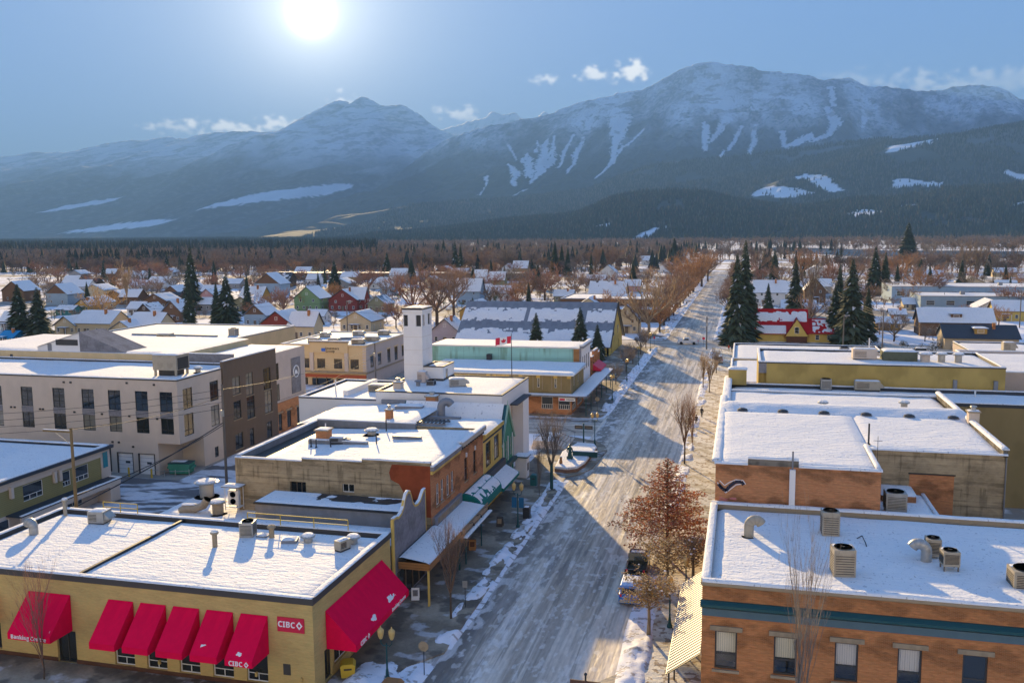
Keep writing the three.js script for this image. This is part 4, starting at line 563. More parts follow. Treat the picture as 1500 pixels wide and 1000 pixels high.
{ // wall-hung unit on the west corner
  const t = thing('wall_condenser', 'white two-fan condenser in a frame under a snowy hood on concrete wall', 'air conditioner', [-49.1, 4.6, -78.3]); G().cbox(0, 0.5, 0, 1.1, 1.5, 0.5).mesh('cabinet', M.frameWhite, t); for (const y of [0.9, 1.6]) G().tube([[0, y, 0.25], [0, y, 0.3]], 0.3, 0.3, 16).mesh('fan_grille', M.darkMetal, t);
  const f = G(); for (const x of [-0.75, 0.75]) f.cbox(x, 0, 0.45, 0.06, 2.4, 0.06).cbox(x, 0, -0.45, 0.06, 2.4, 0.06); f.box(-0.78, 0.78, 0.3, 0.36, -0.48, 0.48); f.mesh('frame', M.frameWhite, t); G().box(-1, 1, 2.4, 2.5, -0.55, 0.75).mesh('hood', M.greyMetal, t); put('snow', snowSheet(-1, 1, -0.55, 0.75, 2.5, 0.2, { step: 0.2 }), M.snow, t);
}
// ---------- yellow and green shops ----------
{
  const b = building('yellow_shop', 'narrow yellow shop with two tall upper windows beside the orange brick shop', -44, -96.75), W = 15.6, D = 8.3;
  facade(b, M.yellowWall, [W, 0, 0], 'e', D, 9.0, [[1.1, 3.4, 4.85, 7.8, { bars: [['h', 0.55], ['v', 0.33], ['v', 0.66]], frame: M.trimDark }], [4.7, 7.0, 4.85, 7.8, { bars: [['h', 0.55], ['v', 0.33], ['v', 0.66]], frame: M.trimDark }], [0.8, 7.4, 0.4, 2.4, { bars: [['v', 0.33], ['v', 0.66]] }]]);
  bodySides(b, M.whiteWall, W, D, 8.6, 'snw'); G().box(W + 0.003, W + 0.3, 8.6, 9.05, -D, 0.02).mesh('cornice', M.yellowWall, b); G().box(W + 0.004, W + 0.12, 8.15, 8.3, -D, 0).mesh('moulding', M.navyTrim, b);
  G().box(0.02, W - 0.02, 8.4, 8.65, -D + 0.02, -0.02).mesh('roof_deck', M.trimDark, b); put('roof_snow', snowSheet(0, W + 0.25, -D, 0.05, 8.7, 0.35, { slope: (x) => (x - 8) * 0.045 }), M.snow, b); G().box(0.2, 10.5, 8.95, 9.35, -D + 0.3, -D + 0.9).mesh('roof_curb', M.greyMetal, b);
  G().box(W + 0.003, W + 0.5, 3.6, 4.4, -D, 0).mesh('sign_band', M.navyTrim, b);
}
{
  const t = thing('teal_awning', 'domed teal canvas awning half covered with snow', 'awning', [-28.35, 0, -88.5], Math.PI / 2); const g = G(), n = 8, P = []; for (let k = 0; k <= n; k++) { const a = k / n * Math.PI / 2; P.push([4.5 - 1.35 * (1 - Math.cos(a)), 2.1 * Math.sin(a)]); } P.push([2.7, 2.1]);
  for (let k = 0; k < P.length - 1; k++) g.quad([0, P[k + 1][0], P[k + 1][1]], [8.3, P[k + 1][0], P[k + 1][1]], [8.3, P[k][0], P[k][1]], [0, P[k][0], P[k][1]]); for (const x of [0, 8.3]) g.face([...P.map((q) => [x, q[0], q[1]]), [x, 2.7, 0]]); g.mesh('canvas', M.tealCanvas, t);
  const yv = (v) => { const a = Math.min(1, v / 2.1); return 4.5 - 1.35 * (1 - Math.sqrt(Math.max(0, 1 - a * a))); }; put('snow', slopeSnow((u, v) => [u, yv(v), v], 0.3, 8, 0.15, 2.02, (u, v) => (Math.abs(v - 1.0) < 0.12 ? -0.2 : 0.2 - 0.24 * Math.max(0, v - 1.3)), 0.16, 8.1, 0.14), M.snow, t);
}
{
  const t = thing('snowy_awning', 'sloping awning wholly covered by smooth white snow beside the teal one', 'awning', [-28.35, 0, -97.6], Math.PI / 2); shedAwning(t, M.tealCanvas, [0, 0, 0], 0, 7.6, 3.75, 2.65, 0.35, 2.1, 'canvas'); const g = snowSheet(0, 7.6, 0.1, 2.1, 0, 0.14, { step: 0.3, slope: (x, z) => 3.75 - z * 0.52 }); put('snow', g, M.snow, t);
}
{
  const b = building('green_gabled_shop', 'steep green gabled shop front with white trim against the white hall', -42, -105.2), W = 13.5, D = 5.9, cx = -D / 2;
  facade(b, M.green, [W, 0, 0], 'e', D, 6.0, [[1.0, 1.7, 3.6, 5.9, { bars: [['h', 0.5]], frame: M.frameWhite }], [2.1, 2.8, 3.6, 5.9, { bars: [['h', 0.5]], frame: M.frameWhite }], [3.2, 3.9, 3.6, 5.9, { bars: [['h', 0.5]], frame: M.frameWhite }], [4.3, 5.0, 3.6, 5.9, { bars: [['h', 0.5]], frame: M.frameWhite }], [0.6, 5.3, 0.3, 2.5, { bars: [['v', 0.5]], frame: M.frameWhite }]]);
  bodySides(b, M.green, W, D, 6.0, 'sw'); G().face([[W, 6.0, 0], [W, 6.0, -D], [W, 10.2, cx]]).mesh('gable', M.green, b);
  for (const [z0, z1] of [[0.25, cx], [-D - 0.25, cx]]) { const s = Math.sign(z1 - z0); G().tube([[W + 0.1, 5.7, z0], [W + 0.1, 10.35, z1]], 0.16, 0.16, 4).mesh('bargeboard', M.paleGreen, b); const sl = G(); const A = [-0.2, 6.0, z0], B = [W + 0.2, 6.0, z0], C = [W + 0.2, 10.4, z1], E = [-0.2, 10.4, z1]; s < 0 ? sl.quad(A, B, C, E) : sl.quad(B, A, E, C); sl.mesh('roof_slope', M.tealMetal, b); put('roof_snow', snowSheet(0, W - 0.4, Math.min(z0, z1), Math.max(z0, z1), 6.15, 0.16, { slope: (x, z) => 4.35 * (1 - Math.abs(z - cx) / 3.2) }), M.snow, b); }
  G().cyl(W + 0.05, cx, 10.2, 11, 0.09, 0.02, 6).mesh('finial', M.paleGreen, b); for (const u of [0.75, 2.95, 5.2]) G().box(W + 0.004, W + 0.1, 3.3, 6.4, -u - 0.07, -u + 0.07).mesh('trim_board', M.frameWhite, b); G().box(W + 0.005, W + 0.5, 2.7, 3.2, -D, 0).mesh('sign_band', M.tealMetal, b);
}
{ // the shed-roofed block behind the shops
  const b = building('rear_block', 'low snowy block with brown wall between brick shop and white hall', -52.5, -99), W = 15, D = 11.8; facade(b, M.grime, [0, 0, 0], 's', W, 8.6); bodySides(b, M.grime, W, D, 8.6, 'ew');
  const g = G().box(-0.3, W, 8.6, 8.85, -D, 0.2); g.mesh('roof_edge', M.greyMetal, b); put('roof_snow', snowSheet(-0.3, W, -D, 0.2, 8.85, 0.3, { slope: (x) => x * 0.05 }), M.snow, b); G().box(W - 9, W, 9.4, 10.0, -D, -D + 0.3).mesh('parapet', M.greyMetal, b);
}
chimney('slim orange chimney at the edge of the brown-walled rear block', [-41.3, 9.0, -100.5], 0.75, 1.7, M.orangeBrick);
chimney('orange brick chimney with dark pots behind the shops', [-38.9, 8.9, -109.3], 1.3, 2.0, M.orangeBrick);
gooseneck('dark curved duct beside the orange brick chimney behind the shops', [-36.4, 8.9, -105.6], 0.4, 0.5, 1.4, M.greyMetal);
hatch('tilted snow-covered skylight behind the shops', [-41.2, 9.3, -107.4], 3.6, 1.8, 0.7, 0.05);
{ const t = thing('roof_grating', 'slatted metal grating lying on the snowy roof behind the shops', 'grating', [-36, 9.2, -101]); for (let k = 0; k < 8; k++) G().cbox(-1.75 + k * 0.5, 0.25, 0, 0.26, 0.08, 1.9).mesh('slat', M.darkMetal, t); G().box(-2, 2, 0, 0.24, -1, -0.9).box(-2, 2, 0, 0.24, 0.9, 1).mesh('bearer', M.greyMetal, t); }
// ---------- white hall with its tower ----------
{
  const b = building('white_hall', 'big plain white stucco hall with a flat snowy roof and street-side portal', -59, -111.2), D = 15;
  facade(b, M.whiteWall, [0, 0, 0], 's', 11.4, 9.7); facade(b, M.whiteWall, [11.4, 0, 0], 's', 17.6, 10.95); facade(b, M.whiteWall, [29, 0, 0], 'e', D, 10.95, [[4.5, 11.5, 0.3, 8.9, null]], { depth: 1.6 }); bodySides(b, M.whiteWall, 11.4, D, 9.7, 'w');
  facade(b, M.whiteWall, [29, 0, -D], 'n', 29, 9.7); facade(b, M.whiteWall, [11.4, 9.2, -D], 'w', D, 1.7);
  G().box(27.2, 27.38, 0, 9.2, -11.7, -4.3).mesh('portal_wall', M.beigeWall, b); G().box(27.4, 27.5, 0.3, 7.6, -7, -4.6).mesh('portal_glass', M.glass, b);
  G().prism([[4.0, 8.95], [12.0, 8.95], [12.0, 9.1], [4.0, 9.1]], 'x', 29.004, 30.1).mesh('portal_hood', M.navyTrim, b);
  const p1 = new THREE.Group(); p1.name = 'roof_west'; b.add(p1); flatRoof(p1, 11.4, D, 9.8, { drop: 0.3, m: M.navyTrim, fascia: 0.16, out: 0.06 }); const p2 = new THREE.Group(); p2.name = 'roof_east'; p2.position.x = 11.4; b.add(p2); flatRoof(p2, 17.6, D, 11.05, { drop: 0.3, t: 0.22, m: M.navyTrim, fascia: 0.16, out: 0.06, cap: false });
  G().box(5.5, 6.2, 9.4, 10.4, -13, -2.5).mesh('roof_wall', M.whiteWall, b);
}
{
  const t = thing('hose_tower', 'tall square white tower with dark corner openings above the white hall', 'tower', [-47.15, 0, -120.8]), W = 2.85, D = 4.2;
  const h = [[0.08, 0.72, 18.75, 20.35, null], [1.95, 2.7, 18.75, 20.35, null]]; facade(t, M.whiteWall, [0, 9, 0], 's', W, 12.3, h.map(([a, c, d, e]) => [a, c, d - 9, e - 9, null]), { depth: 0.25 }); facade(t, M.whiteWall, [W, 9, 0], 'e', D, 12.3, [[0.4, 1.2, 9.75, 11.35, null], [2.6, 3.8, 9.75, 11.35, null]], { depth: 0.25 }); facade(t, M.whiteWall, [W, 9, -D], 'n', W, 12.3); facade(t, M.whiteWall, [0, 9, -D], 'w', D, 12.3);
  G().box(0.26, W - 0.26, 18.5, 20.6, -D + 0.26, -0.26).mesh('louvre_core', M.frameDark, t);
  G().box(-0.12, W + 0.12, 21.1, 21.35, -D - 0.12, 0.12).mesh('cap', M.trimDark, t); G().box(-0.1, W + 0.1, 20.75, 21.1, -D - 0.1, 0.1).mesh('band', M.whiteWall, t); put('snow', snowSheet(-0.1, W + 0.1, -D - 0.1, 0.1, 21.35, 0.14, { step: 0.25 }), M.snow, t); G().cbox(W / 2, 21.35, -D / 2, 1.3, 0.16, 1.8).mesh('hatch', M.greyMetal, t);
  for (const y of [13.2, 15.3, 17.2]) G().box(-0.012, W + 0.012, y, y + 0.03, -D - 0.012, 0.012).mesh('joint', M.beigeWall, t);
  const g = new THREE.Group(); g.name = 'stair_house'; g.position.set(W, 0, -0.2); t.add(g); facade(g, M.whiteWall, [0, 9.5, 0], 's', 3.0, 3.5); facade(g, M.whiteWall, [3, 9.5, 0], 'e', 5, 3.5, [[1.2, 2.1, 1.2, 3.0, null]], { depth: 0.2 }); G().box(2.7, 2.78, 10.7, 12.5, -2.1, -1.2).mesh('door', M.trimDark, g); flatRoof(g, 3, 5, 13.05, { drop: 0.2, fascia: 0.16, t: 0.2, cap: false }); G().box(0, 3.01, 10.9, 11.25, -5, 0.06).mesh('flashing', M.trimDark, g);
}
rooftopUnit('pale unit with hood beside the tower foot', [-43.9, 10.7, -119.4], 1.2, 1.5, 1.0, 0, M.pinkWall);
condenser('small dark unit in front of the tower stair house', [-41.9, 10.75, -117.5], 1.1, 0.7, 1.0, 0, { m: M.greyMetal, snow: false });
vent('dark bent stack near the tower foot', [-43.5, 10.75, -116.6], { h: 0.7, r: 0.3, m: M.greyMetal, snow: false });
chimney('pale square chimney at the front edge of the white hall roof', [-45.4, 10.75, -114], 1.1, 1.0, M.beigeWall);
rooftopUnit('large grey rooftop unit alone on the white hall roof', [-38, 10.75, -117.3], 2.3, 1.0, 1.6, 0.35, M.galv);
pipe('white pipe on the lower west roof of the white hall', [-56.2, 9.5, -117], 1.8, 0.1, M.frameWhite);
rooftopUnit('snowy tan unit behind the white roof wall', [-50, 9.5, -118], 2.6, 0.9, 1.6, 0, M.tanMetal);
{ // flag
  const t = thing('flagpole', 'tall dark flagpole flying a red and white maple leaf flag', 'flag', [-32.3, 10.75, -125.4]); G().cyl(0, 0, 0, 6.6, 0.07, 0.04, 8).mesh('pole', M.darkMetal, t); G().lathe(0, 0, [[0.001, 6.58], [0.1, 6.68], [0.001, 6.78]], 8).mesh('finial', M.galv, t);
  const fl = (u, v) => [-0.05 - u * 2.3, 6.35 - v * 1.05 - u * 0.5 + 0.12 * Math.sin(u * 9) * u, 0.22 * Math.sin(u * 7 + v)]; const strip = (a, c, m, nm) => { const g = G(); const n = Math.max(3, Math.round((c - a) * 16)); for (let i = 0; i < n; i++) for (let j = 0; j < 4; j++) { const U = lerp(a, c, i / n), V = lerp(a, c, (i + 1) / n); g.quad(fl(V, (j + 1) / 4), fl(U, (j + 1) / 4), fl(U, j / 4), fl(V, j / 4)); } g.mesh(nm, m, t); };
  strip(0, 0.25, M.signRed, 'flag_stripe'); strip(0.25, 0.75, M.signWhite, 'flag_field'); strip(0.75, 1, M.signRed, 'flag_stripe');
  const L = [[0, -0.5], [0.03, -0.18], [0.3, -0.25], [0.26, -0.12], [0.5, 0.08], [0.44, 0.14], [0.47, 0.3], [0.3, 0.26], [0.26, 0.32], [0.13, 0.18], [0.17, 0.48], [0.08, 0.42], [0, 0.6]]; const leaf = [...L, ...L.slice(1, -1).reverse().map(([x, y]) => [-x, y])];
  for (const dz of [-0.02, 0.02]) { const sh = new THREE.ShapeGeometry(new THREE.Shape(leaf.map((q) => new THREE.Vector2(...q)))); const p = sh.attributes.position; for (let i = 0; i < p.count; i++) { const q = fl(0.5 + p.getX(i) * 0.36, 0.53 - p.getY(i) * 0.72); p.setXYZ(i, q[0], q[1], q[2] + dz); } sh.computeVertexNormals(); put('maple_leaf', sh, M.signRed, t); }
}
// ---------- grey-beige apartment building ----------
reseed(61);
{
  const b = building('apartment_building', 'three-storey beige apartment block with brown ribbed bay and tall dark windows', -125, -102.8), W = 52.8;
  const up = { bars: [['v', 0.5], ['h', 0.33], ['h', 0.8]], blind: 0.25, frame: M.frameDark }, lo = { bars: [['v', 0.5], ['h', 0.25]], blind: 0.45, frame: M.frameDark };
  const holes = []; for (const x of [-117.6, -112.6, -107.4, -102.25, -97.1, -91.85, -87.15, -82.95, -78.72, -74.95]) holes.push([x + 125, x + 126.95, 4.25, 6.98, up], [x + 125, x + 126.95, 1.25, 3.4, lo]);
  facade(b, M.beigeWall, [0, 4.4, 0], 's', W, 8.6, holes);
  for (const x of [-117.6, -112.6, -107.4, -102.25, -97.1, -91.85, -87.15, -82.95, -78.72, -74.95]) G().box(x + 125, x + 126.95, 7.82, 8.63, 0.003, 0.05).mesh('spandrel', M.greyStucco, b);
  facade(b, M.beigeWall, [0, 0, 0], 's', 49.4, 4.4, [[42.9, 45.4, 0, 2.85, null], [46.2, 48.85, 0, 2.85, null], [41.2, 42.0, 0, 3.6, null]], { depth: 0.25 });
  for (const u of [42.9, 46.25]) { const d = G().box(u + 0.1, u + 2.45, 0, 2.75, -0.25, -0.18).mesh('garage_door', M.whiteWall, b); for (let k = 1; k < 5; k++) G().box(u + 0.1, u + 2.45, k * 0.55, k * 0.55 + 0.03, -0.18, -0.165).mesh('panel_joint', M.greyMetal, d); G().box(u + 1.2, u + 1.9, 1.35, 1.65, -0.18, -0.15).mesh('notice', M.navyTrim, d); G().box(u, u + 0.1, 0, 2.85, -0.2, 0.03).box(u + 2.45, u + 2.55, 0, 2.85, -0.2, 0.03).box(u, u + 2.55, 2.76, 2.86, -0.2, 0.03).mesh('door_frame', M.trimDark, d); }
  G().box(41.2, 42.0, 0, 3.6, -0.3, -0.26).mesh('recess_door', M.trimDark, b);
  facade(b, M.beigeWall, [49.4, 0, 0], 'e', 5.4, 4.4); facade(b, M.beigeWall, [49.4, 0, -5.4], 's', 3.4, 4.4); G().box(49.4, W - 0.02, 4.36, 4.42, -5.4, -0.02).mesh('soffit', M.beigeWall, b);
  facade(b, M.beigeWall, [W, 4.4, 0], 'e', 10.5, 8.6, [[1.2, 3.35, 4.35, 7.2, lo], [1.2, 3.35, 0.75, 3.7, lo], [7.5, 9.65, 4.35, 7.15, { ...lo, blind: 0.8 }], [7.5, 9.65, 0.75, 3.7, lo]]);
  facade(b, M.beigeWall, [W, 0, -5.4], 'e', 5.1, 4.4, [[2.6, 3.6, 0.6, 2.1, {}]]);
  facade(b, M.brownSiding, [W + 0.25, 0, -10.5], 'e', 15.2, 14.0, [[2.35, 4.45, 8.7, 11.3, lo], [6.05, 8.1, 7.9, 11.35, up], [11.2, 13.4, 7.9, 11.3, up], [2.4, 4.45, 5, 7.7, lo], [6.05, 8.3, 4.35, 7.75, up], [11.3, 13.5, 4.2, 7.7, up], [2.5, 4.6, 0.5, 2.85, lo], [6.5, 7.75, 0.15, 2.8, { bars: [['v', 0.5]] }], [11.6, 13.2, 0.15, 2.75, { bars: [['v', 0.5]] }]].map((h) => [h[0], h[1], h[2], h[3], { ...h[4], frame: M.frameDark, sill: M.stoneTrim }]));
  facade(b, M.brownSiding, [W - 0.1, 0, -10.5], 's', 0.35, 14.0, [], { name: 'return' });
  facade(b, M.pinkWall, [W, 5, -25.7], 'e', 10.2, 8.2, [[0.35, 1.3, 3.8, 6.5, up], [0.35, 1.3, 0.4, 3.1, up]]); facade(b, M.orangeBrick, [W + 0.1, 0, -25.7], 'e', 10.2, 5, [[0.4, 1.6, 0.45, 3.2, { bars: [['v', 0.5]], lintel: M.stoneTrim }], [3.2, 4.6, 0.45, 3.2, { bars: [['v', 0.5]], lintel: M.stoneTrim }], [6.6, 8, 0.45, 3.2, { bars: [['v', 0.5]], lintel: M.stoneTrim }]]);
  const sg = G().box(W + 0.003, W + 0.12, 5.7, 11.6, -34.1, -31.0).mesh('sign_panel', M.greyStucco, b); const ring = put('ring', new THREE.TorusGeometry(0.95, 0.09, 6, 28), M.signWhite, sg); ring.position.set(W + 0.14, 9.3, -32.5); ring.rotation.y = Math.PI / 2; G().face([[W + 0.15, 8.9, -31.9], [W + 0.15, 8.9, -33.1], [W + 0.15, 9.3, -32.85], [W + 0.15, 9.6, -32.6], [W + 0.15, 9.4, -32.4], [W + 0.15, 9.75, -32.2]].slice(0, 6)).mesh('peak_mark', M.signWhite, sg);
  facade(b, M.beigeWall, [W, 0, -35.9], 'n', W, 13); facade(b, M.beigeWall, [0, 0, -35.9], 'w', 35.9, 13);
  const r1 = new THREE.Group(); r1.name = 'front_roof'; b.add(r1); flatRoof(r1, W, 15, 13.05, { drop: 0.3, fascia: 0.18, m: M.trimDark, step: 0.9 });
  facade(b, M.creamWall, [0, 12.6, -15.2], 's', 42.4, 1.5, [[3, 3.6, 0.4, 0.9, {}], [12, 12.6, 0.4, 0.9, {}]], { name: 'rear_wall' }); facade(b, M.creamWall, [42.4, 12.6, -15.2], 'e', 20.7, 1.5, [], { name: 'rear_wall' });
  put('rear_snow', snowSheet(0, 42.4, -35.9, -15.2, 14.1, 0.25, { step: 1 }), M.snow, b); put('rear_snow', snowSheet(42.45, W, -35.9, -15.2, 13.05, 0.25, { step: 0.8 }), M.snow, b); put('bay_snow', snowStrip([[W + 0.1, 14, -10.5], [W + 0.1, 14, -25.7]], 0.45, 0.16), M.snow, b); G().box(W - 0.15, W + 0.24, 13.06, 13.98, -25.7, -10.52).mesh('bay_parapet', M.brownSiding, b);
  G().box(42.5, W - 1, 13.1, 14.35, -15.7, -15.35).mesh('wing_wall', M.greyStucco, b); put('wing_snow', snowStrip([[42.5, 14.35, -15.5], [W - 1, 14.35, -15.5]], 0.45, 0.14), M.snow, b);
  const st = G().prism([[17, 14.1], [25, 14.1], [25, 17.1], [17, 14.7]], 'z', -21, -15.6).mesh('stair_head', M.whiteWall, b); G().prism([[25.01, 14.1], [33.5, 14.1], [25.01, 17.25]], 'z', -21.1, -15.5).mesh('sloped_end', M.greyStucco, st); G().box(20.6, 24.6, 15.1, 16.0, -15.59, -15.5).mesh('window_strip', M.frameDark, st); G().box(19.0, 19.7, 14.2, 15.3, -15.59, -15.52).mesh('door', M.greyMetal, st); put('snow', snowStrip([[17, 14.75, -18], [25, 17.12, -18]], 5, 0.12), M.snow, st);
  reseed(62); for (const [x, y] of [[-90, 12.1], [-88.9, 12.1], [-80, 12.3], [-75.8, 12.2], [-103.9, 7.4], [-99, 8.3], [-98.4, 8.3], [-94.2, 8.2], [-93.7, 8.2], [-88.6, 8], [-84.2, 7.9], [-79.9, 7.8], [-75.6, 7.6], [-82.8, 4.1], [-81.8, 4.1], [-79.6, 3.6]]) G().box(x + 125, x + 125.3, y, y + 0.25, 0.003, 0.1).mesh('wall_vent', M.frameDark, b);
}
{ const t = thing('cooling_tower', 'big tan cooling tower box with open dark base on the apartment roof', 'cooling tower', [-76.2, 12.85, -107.5]); for (const [x, z] of [[-1.6, 1.3], [1.6, 1.3], [-1.6, -1.3], [1.6, -1.3]]) G().cbox(x, 0, z, 0.25, 0.9, 0.25).mesh('leg', M.tanMetal, t); G().cbox(0, 0.1, 0, 2.6, 0.8, 2).mesh('fan_deck', M.darkMetal, t); G().cbox(0, 0.9, 0, 3.7, 2.1, 3).mesh('casing', M.tanMetal, t); G().box(1.86, 1.92, 1.0, 2.6, -1.2, 1.2).mesh('louvre', M.darkMetal, t); put('snow', snowSheet(-1.9, 1.9, -1.55, 1.55, 3.0, 0.2, { step: 0.3 }), M.snow, t); }
vent('short round vent beside the tan cooling tower', [-73.4, 12.9, -109.5], { h: 0.6, r: 0.35 });
for (const [x, w] of [[-83.2, 'first'], [-79.3, 'second'], [-75.8, 'third']]) { const t = thing('bollard', w + ' yellow steel bollard along the garage doors', 'bollard', [x, 0, -101.4], 0, 'yellow bollards at the garage doors'); G().cyl(0, 0, 0, 1.15, 0.13, 0.13, 10).mesh('post', M.yellowPaint, t); G().lathe(0, 0, [[0.13, 1.15], [0.09, 1.22], [0.001, 1.25]], 10).mesh('dome', M.yellowPaint, t); }
{ const t = thing('waste_skip', 'green steel waste skip under the apartment overhang', 'skip', [-73.2, 0, -104.3], 0.15); G().prism([[-1.3, 0.15], [1.3, 0.15], [1.5, 1.5], [-1.5, 1.5]], 'z', -0.9, 0.9).mesh('bin', M.green, t); G().box(-1.52, 1.52, 1.5, 1.6, -0.95, 0.95).mesh('lid', M.tealMetal, t); for (const x of [-0.7, 0, 0.7]) G().cbox(x, 0.2, 0.92, 0.08, 1.25, 0.06).mesh('rib', M.green, t); G().cbox(1.62, 0.8, 0, 0.2, 0.25, 1.4).cbox(-1.62, 0.8, 0, 0.2, 0.25, 1.4).mesh('lift_pocket', M.green, t); put('snow', snowSheet(-1.5, 0.6, -0.9, 0.2, 1.6, 0.1, { step: 0.2 }), M.snow, t); }
{ const t = thing('skip_fence', 'low post fence round the green skip', 'fence', [-76, 0, -102.4]); for (const [x, z] of [[0, 0], [1.6, 0.2], [3.2, 0.1], [4.8, -0.6]]) G().cyl(x, z, 0, 1.0, 0.05, 0.05, 6).mesh('post', M.galv, t); G().tube([[0, 0.8, 0], [1.6, 0.8, 0.2], [3.2, 0.8, 0.1], [4.8, 0.8, -0.6]], 0.035, 0.035, 5).mesh('rail', M.galv, t); }
// ---------- green office ----------
{
  const b = building('green_office', 'two-storey olive green office with white windows and snowy flat roof', -98, -66), W = 22.6, D = 27, H = 6.1;
  const wo = { frame: M.frameWhite, bars: [['h', 0.32], ['v', 0.35, 0, 0.32], ['v', 0.7, 0, 0.32]] };
  facade(b, M.greenWall, [W, 2.6, 0], 'e', D, 2.7, [[6.5, 9.6, 0.7, 2.5, wo], [13.1, 16.0, 0.75, 2.55, wo], [19.0, 20.3, 0.75, 2.5, wo], [20.7, 23.3, 0.75, 2.5, wo]]);
  facade(b, M.beigeWall, [W + 0.06, 5.3, 0], 'e', D, 0.85, [], { name: 'frieze' }); facade(b, M.beigeWall, [W, 0, 0], 'e', D, 2.6, [[8, 11, 0.6, 2.2, wo], [19.5, 22, 0.6, 2.2, wo]]); G().box(W + 0.003, W + 0.1, 0, 5.3, -D, -25.4).mesh('corner_pilaster', M.beigeWall, b); G().box(W + 0.11, W + 0.16, 3.9, 5.8, -26.5, -25.7).mesh('corner_window', std([0.02, 0.22, 0.26], 0.2), b);
  for (const u of [6.2, 11.3, 17.6, 18.4]) G().box(W + 0.07, W + 0.4, 4.3, 5.6, -u - 0.18, -u + 0.18).mesh('bracket', M.beigeWall, b);
  bodySides(b, M.greenWall, W, D, H, 'sn'); flatRoof(b, W, D, 6.45, { drop: 0.3, fascia: 0.35, out: 0.4, t: 0.4, m: M.navyTrim, step: 0.9, capw: 0.8 });
  const l = G().prism([[10.5, 2.5], [26.4, 2.5], [26.4, 2.62], [10.5, 2.62]], 'x', W + 0.01, W + 2.0).mesh('lower_roof', M.navyTrim, b); put('snow', snowStrip([[W + 1.9, 2.66, -10.5], [W + 1.9, 2.66, -26.4], [W + 0.4, 2.66, -26.4]], 0.32, 0.14), M.snow, l); G().box(W + 1.75, W + 1.98, 2.0, 2.5, -26.3, -10.6).mesh('lower_fascia', M.beigeWall, b); G().box(W + 0.05, W + 1.9, 0, 2.5, -26.2, -24.5).mesh('porch_wall', M.beigeWall, b);
}
{ const t = thing('roof_screen', 'grey boarded plant screen on the green office roof', 'screen', [-88, 6.2, -84]); for (let k = 0; k < 12; k++) G().box(-4 + k * 0.6, -3.42 + k * 0.6, 0, 1.4, -0.06, 0.06).mesh('panel', M.greyStucco, t); put('snow', snowStrip([[-4, 1.4, 0], [3.2, 1.4, 0]], 0.2, 0.1), M.snow, t); }
// ---------- flat white building behind the apartments, beige office ----------
{
  const b = building('warehouse', 'long low cream warehouse with a wide snowy roof behind the apartments', -160, -178), W = 43, D = 42; facade(b, M.creamWall, [W, 0, 0], 'e', D, 7.2, [[6, 10, 0, 4, null], [14, 18, 0, 4, null]], { depth: 0.2 }); for (const u of [6, 14]) G().box(W - 0.2, W - 0.12, 0, 4, -u - 4, -u).mesh('loading_door', M.greyStucco, b); bodySides(b, M.creamWall, W, D, 7.2, 'snw'); flatRoof(b, W, D, 7.5, { drop: 0.3, fascia: 0.3, m: M.tanMetal, step: 1.4 }); G().box(12, 36, 7.3, 7.75, -16, -15.5).mesh('roof_curb', M.greyMetal, b);
}
rooftopUnit('tan rooftop unit on the long cream warehouse', [-133, 7.2, -186], 3.2, 1.4, 2.4, 0.1); condenser('square grey unit on the long cream warehouse roof', [-121.5, 7.3, -197], 1.8, 1.7, 1.8, 0, { snow: false }); hatch('flat snowy hatch on the long cream warehouse roof', [-128, 7.2, -190], 4, 1.5, 0.35); vent('dark dome vent at the west of the warehouse roof', [-142, 7.2, -183], { r: 0.5, h: 0.5, m: M.darkMetal, snow: false });
